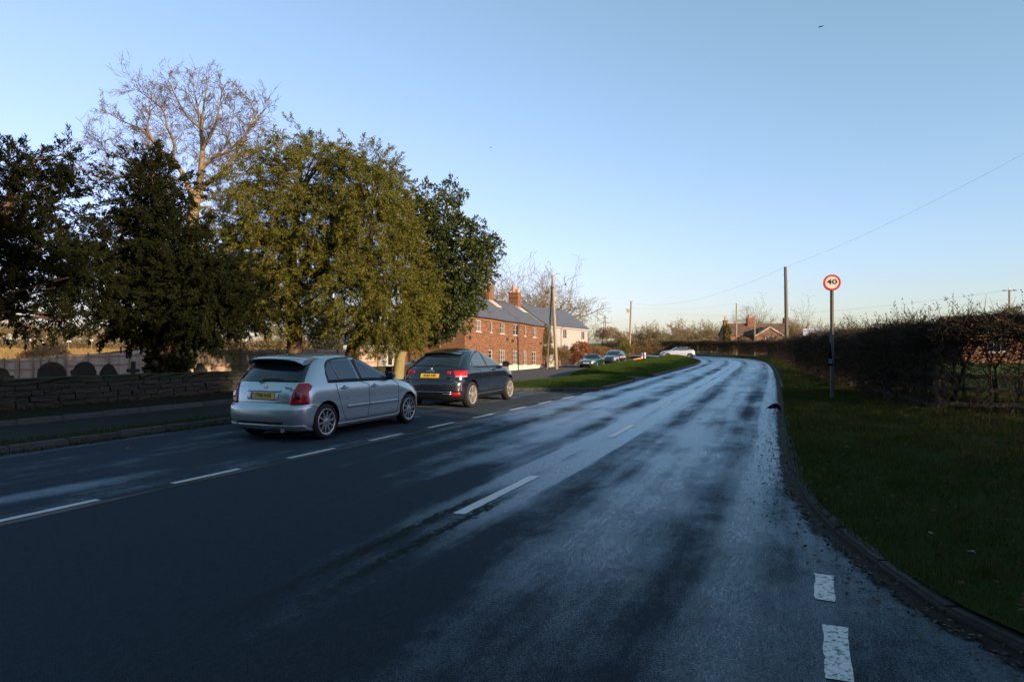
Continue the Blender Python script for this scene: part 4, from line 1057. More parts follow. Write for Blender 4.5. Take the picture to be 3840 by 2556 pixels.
def px_lobes(items, d, depth, rng):
    out = []
    for px, py, r in items:
        rm = r * d / FPX
        for s in (-1, 1):
            dd = d + s * depth * rng.uniform(.15, .75) * min(1, r / 70)
            out.append((tuple(site(px, py, d) + Vector((0, dd - d, 0))), rm * rng.uniform(.76, .95)))
    return out
def trunk_mesh(pts, radii, n=12, rough=.12, seed=0):
    """fluted trunk as one tapered tube"""
    rr = random.Random(seed); ph = [rr.uniform(0, 6.28) for _ in range(4)]
    P = np.array([tuple(p) for p in pts]); k = np.arange(len(P)); ss = np.linspace(0, len(P) - 1, (len(P) - 1) * 4 + 1)
    Q = np.stack([pchip(k, P[:, i], ss) for i in range(3)], 1); R = pchip(k, radii, ss)
    b = MB(); b.tube([Vector(q) for q in Q], list(R), n)
    for i in range(len(Q)):
        for j in range(n):
            v = Vector(b.V[i * n + j]); c = Vector(Q[i]); an = 2 * PI * j / n
            f = 1 + rough * (math.sin(3 * an + ph[0] + i * .2) * .6 + math.sin(5 * an + ph[1] - i * .3) * .4)
            b.V[i * n + j] = tuple(c + (v - c) * f)
    return b
def evergreen(name, label, cat, d, trunk_px, radii, lobes_px, depth, mats, seed, group=None, extra=None, **kw):
    rng = np.random.default_rng(seed)
    pts = [site(*p, d) for p in trunk_px]; b0 = pts[0]; g = float(ground_h(b0.x, b0.y)); pts[0] = Vector((b0.x, b0.y, g - .15))
    root = thing(name, label, cat, (pts[0].x, pts[0].y, g), 0, group)
    off = Vector(root.location)
    tb = trunk_mesh(pts, radii, seed=seed); tb.V = [tuple(Vector(v) - off) for v in tb.V]
    tb.build('trunk', mats[1], root, smooth=True, sharp=80)
    lobes = px_lobes(lobes_px, d, depth, rng)
    # limbs reaching into the crown
    lb = MB(); T = [Vector(p) for p in pts[1:]]
    for c, r in lobes[::2]:
        c = Vector(c); s = min(T, key=lambda q: (q - c).length + (2 if q.z > c.z else 0)); m = s.lerp(c, .5) + Vector((0, 0, .1 * (c - s).length)); L = (c - s).length
        r0 = max(.025, min(.07, .018 * L + .015)); lb.tube([s - off, m - off, c - off], [r0, r0 * .6, r0 * .25], 6)
    lb.build('limbs', mats[1], root, smooth=True)
    V, F = foliage(lobes, rng, **kw)
    crown = put('crown', mesh_np(V - np.array(off)[None], F), mats[0], root)
    if extra:
        V, F = foliage(px_lobes(extra, d, .4, rng), rng, per_m2=1800, spray=(.08, .10), leaf=(.16, .13), droop=.2, shell=.2)
        put('ivy', mesh_np(V - np.array(off)[None], F), M['ivy'], root)
    return root
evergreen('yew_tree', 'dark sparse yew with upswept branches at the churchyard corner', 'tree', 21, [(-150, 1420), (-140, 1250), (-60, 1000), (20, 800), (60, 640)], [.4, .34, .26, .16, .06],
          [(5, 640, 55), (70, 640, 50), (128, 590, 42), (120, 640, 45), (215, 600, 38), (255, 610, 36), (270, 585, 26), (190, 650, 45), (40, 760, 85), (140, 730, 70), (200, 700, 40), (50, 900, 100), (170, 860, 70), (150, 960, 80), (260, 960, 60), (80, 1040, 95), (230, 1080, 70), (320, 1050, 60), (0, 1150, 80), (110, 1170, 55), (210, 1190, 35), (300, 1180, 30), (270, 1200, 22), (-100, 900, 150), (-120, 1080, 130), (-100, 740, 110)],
          1.6, (M['yew_shaded'], M['bark']), 21, 'churchyard evergreens', per_m2=6200, spray=(.34, .07), leaf=(.14, .038), droop=.05, clump=70, shell=.35)
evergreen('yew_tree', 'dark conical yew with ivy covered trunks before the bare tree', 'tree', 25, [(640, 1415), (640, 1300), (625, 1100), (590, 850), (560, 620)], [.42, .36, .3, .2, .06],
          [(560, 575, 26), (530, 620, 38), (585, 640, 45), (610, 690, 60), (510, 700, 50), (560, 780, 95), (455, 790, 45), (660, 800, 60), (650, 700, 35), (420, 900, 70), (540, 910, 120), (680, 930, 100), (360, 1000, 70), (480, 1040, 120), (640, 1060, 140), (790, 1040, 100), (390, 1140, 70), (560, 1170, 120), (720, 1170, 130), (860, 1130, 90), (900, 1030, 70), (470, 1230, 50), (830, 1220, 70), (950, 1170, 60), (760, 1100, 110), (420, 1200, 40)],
          2.0, (M['yew_shaded'], M['bark']), 22, 'churchyard evergreens', extra=[(590, 1360, 50), (680, 1360, 52), (600, 1290, 60), (690, 1290, 52), (640, 1340, 70), (610, 1210, 60), (690, 1210, 60), (650, 1390, 70)], per_m2=7200, spray=(.36, .08), leaf=(.15, .04), droop=.3, clump=75, shell=.35)
MB_TR = MB()
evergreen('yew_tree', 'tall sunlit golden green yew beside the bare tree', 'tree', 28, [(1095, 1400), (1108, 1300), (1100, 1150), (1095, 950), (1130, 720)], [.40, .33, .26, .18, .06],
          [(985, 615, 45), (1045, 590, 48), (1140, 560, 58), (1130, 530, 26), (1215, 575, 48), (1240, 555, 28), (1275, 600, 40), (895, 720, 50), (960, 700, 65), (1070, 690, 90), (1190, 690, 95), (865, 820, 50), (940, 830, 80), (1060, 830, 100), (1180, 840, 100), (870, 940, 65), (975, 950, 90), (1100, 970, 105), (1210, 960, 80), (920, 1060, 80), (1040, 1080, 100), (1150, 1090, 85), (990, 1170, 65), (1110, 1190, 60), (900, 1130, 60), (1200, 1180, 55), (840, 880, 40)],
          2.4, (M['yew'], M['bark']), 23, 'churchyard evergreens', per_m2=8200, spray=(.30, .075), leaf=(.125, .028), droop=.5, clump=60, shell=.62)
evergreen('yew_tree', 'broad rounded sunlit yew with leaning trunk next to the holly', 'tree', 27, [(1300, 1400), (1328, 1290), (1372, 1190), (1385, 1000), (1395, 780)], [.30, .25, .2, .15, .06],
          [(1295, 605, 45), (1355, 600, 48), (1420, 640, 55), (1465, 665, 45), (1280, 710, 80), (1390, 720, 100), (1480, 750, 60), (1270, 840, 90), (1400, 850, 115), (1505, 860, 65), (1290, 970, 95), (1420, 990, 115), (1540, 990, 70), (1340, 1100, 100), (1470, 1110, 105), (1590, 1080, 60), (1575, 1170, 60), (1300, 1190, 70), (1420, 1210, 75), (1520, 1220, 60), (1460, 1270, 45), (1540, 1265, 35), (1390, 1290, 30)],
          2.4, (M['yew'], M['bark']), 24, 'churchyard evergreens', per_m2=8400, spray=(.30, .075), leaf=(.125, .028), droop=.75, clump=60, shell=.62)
evergreen('holly_tree', 'glossy dark holly tree overhanging the brick cottage end', 'tree', 29.5, [(1485, 1385), (1502, 1330), (1528, 1270), (1590, 1130), (1650, 930)], [.26, .22, .2, .13, .05],
          [(1540, 735, 38), (1600, 735, 42), (1690, 715, 34), (1715, 750, 26), (1560, 820, 80), (1660, 820, 65), (1600, 920, 100), (1720, 890, 65), (1785, 910, 60), (1830, 945, 42), (1850, 920, 22), (1650, 1020, 105), (1760, 1010, 85), (1810, 1030, 40), (1600, 1120, 95), (1700, 1120, 90), (1640, 1200, 75), (1560, 1225, 60), (1720, 1190, 50), (1760, 1120, 50), (1600, 1270, 40)],
          2.2, (M['holly'], M['bark_pale']), 25, 'churchyard evergreens', per_m2=3800, spray=(.16, .13), leaf=(.11, .075), droop=.1)

# ---- leafless trees
def grow(limbs, rng, levels, twist=.22, up=.08, seglast=2):
    """limbs: list of (pts, r0, r1); returns thick segments and twig segments"""
    P0, P1, R0, R1 = [], [], [], []; heads = []
    for pts, r0, r1 in limbs:
        P = np.array([tuple(p) for p in pts]); k = np.arange(len(P)); ss = np.linspace(0, len(P) - 1, (len(P) - 1) * 3 + 1)
        Q = np.stack([pchip(k, P[:, i], ss) for i in range(3)], 1); R = np.linspace(r0, r1, len(Q))
        P0.append(Q[:-1]); P1.append(Q[1:]); R0.append(R[:-1]); R1.append(R[1:])
        for i in range(1, len(Q)): heads.append((Q[i], unit(Q[i] - Q[i - 1]), R[i], np.linalg.norm(Q[-1] - Q[0]), i / (len(Q) - 1)))
    pos = np.array([h[0] for h in heads]); dr = np.array([h[1] for h in heads]); rad = np.array([h[2] for h in heads]); fr = np.array([h[4] for h in heads])
    ln = np.array([h[3] for h in heads]) * rng.uniform(.25, .5, len(heads))
    for lv, (nb, keep, lenf, angle, segs) in enumerate(levels):
        pick = np.repeat(np.arange(len(pos)), nb); pick = pick[rng.random(len(pick)) < keep]
        p = pos[pick]; d0 = dr[pick]; n = len(p)
        side = unit(np.cross(d0, rand_dirs(n, rng))); an = np.radians(rng.uniform(angle[0], angle[1], n))[:, None]
        d = unit(d0 * np.cos(an) + side * np.sin(an) + np.array([0, 0, up])); L = ln[pick] * lenf * rng.uniform(.6, 1.25, n)
        r = np.minimum(rad[pick] * rng.uniform(.45, .7, n), .012 * L + .004) + .002
        np_, nd, nr, nl = [], [], [], []; q = p
        for s in range(segs):
            q2 = q + d * (L / segs)[:, None]; ra = r * (1 - .75 * s / segs); rb = r * (1 - .75 * (s + 1) / segs)
            P0.append(q); P1.append(q2); R0.append(ra); R1.append(rb)
            np_.append(q2); nd.append(d); nr.append(rb); nl.append(L)
            d = unit(d + rng.normal(size=(n, 3)) * twist + np.array([0, 0, up])); q = q2
        pos = np.concatenate(np_); dr = np.concatenate(nd); rad = np.concatenate(nr); ln = np.concatenate(nl)
    return np.concatenate(P0), np.concatenate(P1), np.concatenate(R0), np.concatenate(R1)
def bare_parts(root, P0, P1, R0, R1, off, cut=.02, mats=None, minr=0.0, names=('limbs', 'crown')):
    off = np.array(off)[None]; big = R0 > cut; mats = mats or (M['bark_grey'], M['twig'])
    R0 = np.maximum(R0, minr); R1 = np.maximum(R1, minr * .8)
    if big.any():
        V, F = prisms(P0[big] - off, P1[big] - off, R0[big], R1[big], 6); put(names[0], mesh_np(V, F, True), mats[0], root)
    V, F = prisms(P0[~big] - off, P1[~big] - off, R0[~big], R1[~big], 3); put(names[1], mesh_np(V, F), mats[1], root)
def big_bare_tree():
    d = 38; rng = np.random.default_rng(31)
    S = lambda pl, dz=0: [site(727 + (px - 727) * .96, 760 + (py - 760) * .90, d + dz * (i / max(1, len(pl) - 1))) for i, (px, py) in enumerate(pl)]
    base = site(712, 1400, d); g = float(ground_h(base.x, base.y)); base = Vector((base.x, base.y, g - .2))
    root = thing('bare_tree', 'tall leafless tree rising behind the dark yews', 'tree', (base.x, base.y, g)); off = Vector(root.location)
    tr = trunk_mesh([base] + [site(*p, d) for p in ((710, 1150), (717, 900), (727, 772), (746, 700))], [.42, .36, .32, .29, .26], 14, .07, 3); tr.V = [tuple(Vector(v) - off) for v in tr.V]
    tr.build('trunk', M['bark_grey'], root, smooth=True, sharp=80)
    L = [(S([(746, 705), (756, 604), (760, 533), (751, 437), (740, 365), (722, 270)], .5), .30, .04),
         (S([(748, 705), (790, 668), (837, 633), (880, 571), (928, 475), (995, 380)], -2), .24, .05), (S([(755, 620), (803, 571), (851, 552), (905, 500), (960, 440)], 2), .16, .04),
         (S([(720, 745), (689, 652), (641, 580), (579, 523), (545, 447), (560, 370)], -2), .24, .04), (S([(641, 580), (650, 520), (622, 447), (607, 380), (560, 332), (505, 290)], 1.5), .13, .03),
         (S([(590, 530), (540, 475), (507, 447), (454, 423), (380, 380)], -1), .10, .03), (S([(660, 610), (560, 590), (497, 600), (440, 571), (397, 561), (350, 500)], 2), .13, .03),
         (S([(690, 660), (600, 660), (500, 650), (400, 660), (305, 636)], -2), .11, .03), (S([(760, 533), (790, 480), (808, 437), (826, 360), (837, 272)], -1.5), .15, .03),
         (S([(751, 450), (700, 400), (655, 317), (624, 248)], 1), .10, .03), (S([(756, 460), (765, 341), (785, 240)], 1), .10, .03), (S([(735, 830), (770, 815), (800, 795), (845, 785)], -1), .10, .05),
         (S([(745, 760), (790, 742), (830, 748), (900, 720), (990, 690)], 1.5), .10, .03), (S([(880, 571), (940, 560), (1010, 520), (1060, 490)], 1.5), .09, .03), (S([(928, 475), (960, 400), (940, 330), (900, 290)], .8), .08, .02),
         (S([(575, 525), (520, 540), (470, 520), (420, 470)], 1.5), .07, .02), (S([(803, 571), (850, 520), (870, 440), (885, 350)], 1.6), .09, .02), (S([(837, 633), (920, 640), (1000, 610), (1075, 580)], 1.5), .08, .02)]
    L = [(a, b * .72, c * .6) for a, b, c in L]
    seg = grow(L, rng, [(3, .85, .48, (26, 58), 4), (1, .9, .52, (22, 55), 4), (1, .95, .6, (22, 52), 3), (1, .95, .65, (18, 48), 2)], .16, .03)
    nmain = sum((len(a) - 1) * 3 for a, b, c in L)
    for a, b, c in L:
        q = trunk_mesh([Vector(p) - off for p in a], list(np.linspace(b, c, len(a))), 8, .05, 5); q.build('limb', M['bark_grey'], root, smooth=True, sharp=80)
    bare_parts(root, *[q[nmain:] for q in seg], off, 9, (M['bark_grey'], M['twig']), .0075)
    print('big tree segs', len(seg[0]))
big_bare_tree()
def bare_proto(seed, h=10, spread=.5, mats=None, minr=.02, levels=None, trunk_h=.28, thick=.25):
    rng = np.random.default_rng(seed); limbs = [([(0, 0, -.3), (rng.normal() * .1, rng.normal() * .1, h * trunk_h), (rng.normal() * .3, rng.normal() * .3, h * .6), (rng.normal() * .5, rng.normal() * .4, h * .92)], thick, .03)]
    for i in range(8):
        a = 2 * PI * i / 8 + rng.uniform(-.3, .3); z = h * rng.uniform(trunk_h * .8, .5); r = h * spread * rng.uniform(.6, 1); top = z + h * rng.uniform(.2, .48)
        limbs.append(([(0, 0, z), (math.cos(a) * r * .45, math.sin(a) * r * .45, z + (top - z) * .55), (math.cos(a) * r * .85, math.sin(a) * r * .85, top)], thick * .45, .03))
    seg = grow(limbs, rng, levels or [(2, .75, .6, (25, 60), 3), (1, .8, .6, (25, 60), 3), (1, .6, .6, (25, 55), 2)], .22, .06)
    P0, P1, R0, R1 = seg; R0 = np.maximum(R0, minr); R1 = np.maximum(R1, minr * .8); big = R0 > .05
    a = mesh_np(*prisms(P0[big], P1[big], R0[big], R1[big], 5), True); b = mesh_np(*prisms(P0[~big], P1[~big], R0[~big], R1[~big], 3))
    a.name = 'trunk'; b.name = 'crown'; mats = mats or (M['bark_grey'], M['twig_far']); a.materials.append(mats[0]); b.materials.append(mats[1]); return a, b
def place_bare(proto, p, s, rz, label, group, name='bare_tree', cat='tree'):
    root = thing(name, label, cat, p, rz, group)
    for n, me in zip(('trunk', 'crown'), proto):
        o = put(n, me, None, root); o.scale = (s, s, s)
    return root
NEARB = [bare_proto(40 + i, 11, .62, minr=.018, thick=.2, levels=[(3, .9, .75, (25, 60), 4), (1, .9, .65, (25, 60), 4), (1, .75, .6, (25, 60), 3)]) for i in range(2)]
def at_g(px, d, dz=0): p = site(px, HY, d); return (p.x, p.y, float(ground_h(p.x, p.y)) + dz)
for px, d, s, rz, k, lab in ((1850, 92, 1.05, .3, 0, 'leafless tree standing behind the brick cottage chimney'), (1930, 97, 1.15, 1.9, 1, 'leafless tree behind the joint of the two cottages'), (2035, 99, 1.15, 2.2, 0, 'leafless tree behind the twin pole and slate roof'), (2098, 102, .98, 4.4, 1, 'leafless spreading tree behind the white house ridge'), (2185, 112, .62, 5.0, 0, 'small leafless tree past the white house gable')):
    place_bare(NEARB[k], at_g(px, d), s, rz, lab, 'leafless trees behind the cottages')
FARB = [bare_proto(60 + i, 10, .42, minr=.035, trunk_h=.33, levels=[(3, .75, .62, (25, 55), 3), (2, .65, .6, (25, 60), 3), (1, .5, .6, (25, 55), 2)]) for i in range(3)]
rr = random.Random(5)
for i in range(34):                                                # wood across the end of the road
    px = 2372 + i * 11.2 + rr.uniform(-6, 6); d = rr.uniform(215, 265); h = (1338 - (1252 + 22 * math.sin(i * .7) * .6 + rr.uniform(-8, 10))) * d / FPX
    place_bare(FARB[i % 3], at_g(px, d, -.3), h / 10, rr.uniform(0, 6), 'leafless grey green tree in the wood beyond the bend', 'trees of the wood beyond the bend')
for i in range(42):                                                # wood across the golden field
    px = -60 + i * 16 + rr.uniform(-8, 8); d = rr.uniform(190, 240); h = (88 + rr.uniform(-18, 18) - 8 * math.cos(i * .5)) * d / FPX
    p = at_g(px, d, -.4); place_bare(FARB[(i + 1) % 3], p, h / 10, rr.uniform(0, 6), 'leafless golden tree in the wood across the field', 'trees of the wood across the field')
for i in range(22):                                                # wood continuing behind the churchyard fence and the annex
    px = 640 + i * 34 + rr.uniform(-10, 10); d = rr.uniform(120, 170); h = (100 + rr.uniform(-20, 25)) * d / FPX
    place_bare(FARB[i % 3], at_g(px, d, -.4), h / 10, rr.uniform(0, 6), 'leafless tree seen between the yew trunks above the board fence', 'trees behind the churchyard fence')
place_bare(NEARB[0], at_g(2800, 140), .80, 1.0, 'leafless tree behind the far house roof beside its middle chimney', 'leafless trees round the far house')
place_bare(NEARB[1], at_g(2850, 146), .78, 2.6, 'leafless tree behind the far house ridge', 'leafless trees round the far house')
place_bare(NEARB[1], at_g(3005, 95), .52, 3.0, 'small leafless tree behind the white marquee sign', 'leafless trees round the far house')
place_bare(NEARB[0], at_g(2890, 112), .45, .5, 'small leafless garden tree before the far house bay', 'leafless trees round the far house')
place_bare(NEARB[0], at_g(3180, 60), .36, .9, 'scrubby leafless tree behind the speed limit sign', 'leafless trees round the far house')

# ---- shrubs and hedges built from leafy or twiggy masses
def bush(name, label, cat, blobs, mat, n, leaf, seed, group=None, twigs=0, twigmat=None, droop=0., up=.3):
    """blobs: (x,y,z,rx,ry,rz)"""
    rng = np.random.default_rng(seed); c0 = blobs[0]; g = float(ground_h(c0[0], c0[1])); off = np.array([c0[0], c0[1], g])
    root = thing(name, label, cat, tuple(off), 0, group)
    w = np.array([b[3] * b[4] + b[3] * b[5] for b in blobs]); idx = rng.choice(len(blobs), n, p=w / w.sum()); B = np.array(blobs)[idx]
    o = rand_dirs(n, rng); o[:, 2] = np.abs(o[:, 2]) * np.where(rng.random(n) < .7, 1, -1); r = rng.uniform(.5, 1.04, n) ** .6
    bump = 1 + .14 * np.sin(o[:, 0] * 7 + idx) * np.sin(o[:, 1] * 6 + o[:, 2] * 5)
    C = B[:, :3] + o * B[:, 3:] * (r * bump)[:, None]; C[:, 2] = np.maximum(C[:, 2], g + .02)
    D = unit(o * .7 + rand_dirs(n, rng) * .8 + np.array([0, 0, up])); N = unit(np.cross(D, rand_dirs(n, rng)))
    V, F = leaf_quads(C - off, D, N, leaf[0] * rng.uniform(.6, 1.3, n), leaf[1] * rng.uniform(.6, 1.3, n)); put('foliage', mesh_np(V, F), mat, root)
    if twigs:
        idx = rng.choice(len(blobs), twigs, p=w / w.sum()); B = np.array(blobs)[idx]; o = rand_dirs(twigs, rng); o[:, 2] = np.abs(o[:, 2])
        b = B[:, :3] + o * B[:, 3:] * rng.uniform(.2, .9, twigs)[:, None]; t = b + unit(o + rand_dirs(twigs, rng) * .5 + np.array([0, 0, .5])) * (rng.uniform(.3, .9, twigs) * B[:, 5] * .45)[:, None]
        b[:, 2] = np.maximum(b[:, 2], g); V, F = prisms(b - off, t - off, .016, .006, 3); put('twigs', mesh_np(V, F), twigmat or M['hedgetwig'], root)
    st = MB()
    for k in range(3): st.tube([(rng.normal() * .15, rng.normal() * .15, -.1), (rng.normal() * .25, rng.normal() * .25, blobs[0][5] * .9)], [.06, .02], 6)
    st.build('stem', M['bark'], root)
    return root
def B(px, py, d, rx, rz, ry=None): p = site(px, py, d); return (p.x, p.y, p.z, rx, ry or rx, rz)
bush('beech_hedge', 'copper leaved clipped beech hedge before the white house', 'hedge', [B(2172, 1325, 73, 1.05, 1.25), B(2150, 1335, 73, .6, .9), B(2195, 1320, 73.5, .7, 1.1), B(2172, 1350, 73, 1.1, .7)], M['beech'], 9000, (.11, .085), 71)
bush('brown_hedge', 'rust brown hedge behind the two parked cars', 'hedge', [B(2230, 1328, 84, 1.2, 1.0, 1), B(2265, 1330, 85, 1.1, 1.0, 1), B(2295, 1334, 86, .8, .9), B(2250, 1345, 84, 1.6, .7, 1)], M['browntwig'], 9000, (.16, .05), 72, up=.8)
bush('overgrown_shrub', 'tall brown overgrown shrub above the rust hedge', 'shrub', [B(2290, 1270, 95, 1.5, 1.6), B(2255, 1265, 96, 1.0, 1.3), B(2330, 1280, 95, 1.0, 1.3), B(2300, 1310, 95, 1.8, 1.2)], M['browntwig'], 12000, (.22, .03), 73, twigs=1500, twigmat=M['twig_far'], up=.9)
bush('olive_bush', 'yellow green bush at the foot of the transformer pole', 'bush', [B(2335, 1305, 92, .95, 1.5), B(2350, 1320, 92, .9, 1.0), B(2325, 1335, 91, .8, .6)], M['olive'], 9000, (.16, .05), 74, up=.5)
bush('climber', 'bare climbing plant on the white house wall behind the poles', 'climber', [B(2052, 1290, 68.2, .45, 1.9, .3), B(2058, 1330, 67.8, .6, 1.0, .4)], M['olive'], 3500, (.10, .06), 75, twigs=900, twigmat=M['twig_far'])
bush('shrub', 'brown straggly shrub against the white house by the twin pole', 'shrub', [B(2105, 1335, 72, .9, 1.0, .5), B(2125, 1345, 72, .7, .8, .5), B(2080, 1350, 71, .6, .6, .5)], M['browntwig'], 3500, (.14, .03), 76, twigs=1200, twigmat=M['twig_far'], up=.7)
bush('ivy_clump', 'dark ivy climbing the end wall of the far brick house', 'ivy', [B(2727, 1250, 121.5, .65, 1.6, .7), B(2724, 1290, 121.5, .8, 1.6, .7), B(2728, 1318, 121, .8, 1.2, .7)], M['olive'], 5000, (.22, .16), 77)
bush('garden_shrub', 'brown shrub at the left window of the far brick house', 'shrub', [B(2790, 1285, 119.5, 1.2, 1.0), B(2765, 1290, 119.5, .8, .8)], M['browntwig'], 2500, (.2, .05), 78)
bush('garden_shrub', 'large bare shrub screening the right end of the far brick house', 'shrub', [B(2985, 1265, 108, 1.6, 2.2), B(2960, 1275, 108, 1.0, 1.8)], M['browntwig'], 5000, (.2, .025), 79, twigs=900, twigmat=M['twig_far'], up=.9)
bush('round_bush', 'rounded bush by the bungalow roof and cross arm pole', 'bush', [B(3790, 1205, 66, 1.3, 1.6), B(3760, 1220, 66, .9, 1.2)], M['olive'], 5000, (.14, .06), 80)
bush('field_scrub', 'dark bramble scrub behind the pale churchyard board fence', 'scrub', [B(160, 1335, 58, 1.6, .8), B(120, 1345, 58, 1.2, .6), B(200, 1330, 60, 1.3, 1.0)], M['browntwig'], 5000, (.2, .03), 81, twigs=800, twigmat=M['twig_far'], up=.8)
bush('garden_evergreen', 'dark evergreen bush over the board fence between the yews', 'bush', [B(1235, 1255, 42, .9, 1.1), B(1200, 1270, 42, .7, .8)], M['ivy'], 5000, (.12, .08), 82)
def hedge_run(name, label, path, zs, width, n, leafmat, leaf, twign, seed, stems=0, twigr=.006, twiglen=.35, shoots=0, base_gap=0.0, group=None):
    """path: xy list; zs: (bottom, top) heights above the ground"""
    rng = np.random.default_rng(seed); P = np.array(path, float); seg = np.linalg.norm(np.diff(P, axis=0), axis=1); acc = np.concatenate([[0], np.cumsum(seg)]); Lt = acc[-1]
    root = thing(name, label, 'hedge', (P[0, 0], P[0, 1], 0), 0, group); off = np.array([P[0, 0], P[0, 1], 0])
    def sample(m):
        s = rng.uniform(0, Lt, m); i = np.clip(np.searchsorted(acc, s) - 1, 0, len(seg) - 1); f = (s - acc[i]) / seg[i]; q = P[i] + (P[i + 1] - P[i]) * f[:, None]
        u = unit(P[i + 1] - P[i]); nrm = np.stack([u[:, 1], -u[:, 0]], 1); return s, q, nrm
    def body(m, power=.55):
        power = power * (.8 if zs[0] > .5 else 1)
        s, q, nrm = sample(m); zz = rng.random(m) ** power; w = rng.uniform(-1, 1, m) * width / 2 * (1 + .25 * np.sin(s * 1.3)) * (1.0 - .35 * (zz > .93))
        top = zs[1] * (1 + .045 * np.sin(s * .8 + 1) + .03 * np.sin(s * 2.7)); return np.stack([q[:, 0] + nrm[:, 0] * w, q[:, 1] + nrm[:, 1] * w, zs[0] + (top - zs[0]) * zz], 1)
    if stems:
        for s in np.linspace(.2, Lt - .2, stems) + rng.uniform(-.15, .15, stems):
            i = int(np.clip(np.searchsorted(acc, s) - 1, 0, len(seg) - 1)); q = P[i] + (P[i + 1] - P[i]) * ((s - acc[i]) / seg[i]); a = rng.normal(size=2) * .18; b = MB()
            g = .06; pts = [Vector((q[0], q[1], g - .1)), Vector((q[0] + a[0], q[1] + a[1], .55)), Vector((q[0] + a[0] * 1.3 + rng.normal() * .12, q[1] + a[1], 1.1)), Vector((q[0] + a[0] + rng.normal() * .25, q[1] + rng.normal() * .2, zs[1] * .93))]
            r0 = rng.uniform(.018, .045); pts = [p - Vector(off) for p in pts]; b.tube(pts, [r0 * 1.2, r0, r0 * .7, r0 * .3], 7)
            for k in range(3): v = pts[1 + k % 2]; e = v + Vector((rng.normal() * .35, rng.normal() * .25, rng.uniform(.3, .8))); b.tube([v, v.lerp(e, .5) + Vector((0, 0, .05)), e], [r0 * .55, r0 * .4, r0 * .15], 5)
            b.build('stem', M['hedgestem'], root, smooth=True)
    if twign:
        C = body(twign); D = unit(rand_dirs(twign, rng) * np.array([1, 1, .6]) + np.array([0, 0, .12])); L = twiglen * rng.uniform(.4, 1.4, twign)
        V, F = prisms(C - off, C + D * L[:, None] - off, twigr * rng.uniform(.6, 1.5, twign), twigr * .4, 3); put('twigs', mesh_np(V, F), M['hedgetwig'], root, kind='stuff')
    if zs[0] > .5:                                                # thin suckers rising through the open bottom
        m_ = 5200; s_, q_, nr = sample(m_); wv = rng.uniform(-.5, .5, m_); C = np.stack([q_[:, 0] + nr[:, 0] * wv, q_[:, 1] + nr[:, 1] * wv, rng.uniform(.03, .95, m_)], 1)
        D = unit(rand_dirs(m_, rng) * np.array([.8, .8, .5]) + np.array([0, 0, .9])); V, F = prisms(C - off, C + D * rng.uniform(.15, .5, m_)[:, None] - off, .0045, .002, 3); put('suckers', mesh_np(V, F), M['hedgetwig'], root, kind='stuff')
    if n:
        C = body(n, .45); D = rand_dirs(n, rng); N = unit(np.cross(D, rand_dirs(n, rng))); V, F = leaf_quads(C - off, D, N, leaf[0] * rng.uniform(.5, 1.3, n), leaf[1] * rng.uniform(.5, 1.3, n)); put('foliage', mesh_np(V, F), leafmat, root, kind='stuff')
    if shoots:
        s, q, nrm = sample(shoots); b = np.stack([q[:, 0] + nrm[:, 0] * rng.uniform(-.4, .4, shoots), q[:, 1] + nrm[:, 1] * rng.uniform(-.4, .4, shoots), np.full(shoots, zs[1] - .15)], 1)
        D = unit(np.stack([rng.normal(size=shoots) * .22, rng.normal(size=shoots) * .22, np.ones(shoots)], 1)); L = rng.uniform(.15, .75, shoots); m = b + D * (L * .6)[:, None]; e = m + unit(D + rng.normal(size=(shoots, 3)) * np.array([.45, .45, .15])) * (L * .5)[:, None]
        V1, F1 = prisms(b - off, m - off, .005, .0035, 3); V2, F2 = prisms(m - off, e - off, .0035, .002, 3); k = 4
        lc = np.repeat(m, k, 0) + (np.repeat(e, k, 0) - np.repeat(m, k, 0)) * rng.uniform(.2, 1, (shoots * k, 1)); ld = rand_dirs(shoots * k, rng); V3, F3 = leaf_quads(lc - off, ld, unit(np.cross(ld, rand_dirs(shoots * k, rng))), .045, .03)
        put('shoots', mesh_np(np.concatenate([V1, V2, V3]), np.concatenate([F1, F2 + len(V1), F3 + len(V1) + len(V2)])), M['hedgetwig'], root, kind='stuff')
    return root
M['hedgestem'] = mottled('hawthorn_stem', [(.022, .018, .013), (.042, .034, .024)], 8, .9, .6, 40)
HP = hedge_path()
hedge_run('hawthorn_hedge', 'gappy leafless hawthorn hedge with bare stems by the corner verge', [HP[1], HP[2], HP[3], HP[4], (10.15, 17.3)], (.75, 2.2), 1.1, 4500, M['hedgeleaf'], (.05, .04), 21000, 91, 46, .0075, .34, 240, group='roadside hedges')
hedge_run('hawthorn_hedge', 'dense dark hawthorn hedge behind the speed limit sign', [(10.1, 17.2), HP[5], HP[6], HP[7], HP[8]], (.12, 2.02), 1.4, 26000, M['hedgeleaf'], (.07, .05), 42000, 92, 40, .008, .34, 420, group='roadside hedges')
hedge_run('hawthorn_hedge', 'long clipped brown hedge following the bend of the road', [HP[8], HP[9], HP[10], HP[11], HP[12], HP[13], HP[14], HP[15]], (.05, 1.95), 1.5, 30000, M['hedgebrown'] if 'hedgebrown' in M else M['hedgeleaf'], (.13, .06), 26000, 93, 0, .013, .42, 150, group='roadside hedges')
hedge_run('lane_hedge', 'low russet hedge beyond the lane by the transformer pole', [(at_g(2350, 96)[0], 96), (at_g(2440, 98)[0], 98), (at_g(2530, 101)[0], 101)], (-.35, 1.2), 1.6, 9000, M['browntwig'], (.18, .04), 2500, 94, 0, .012, .4, 60)

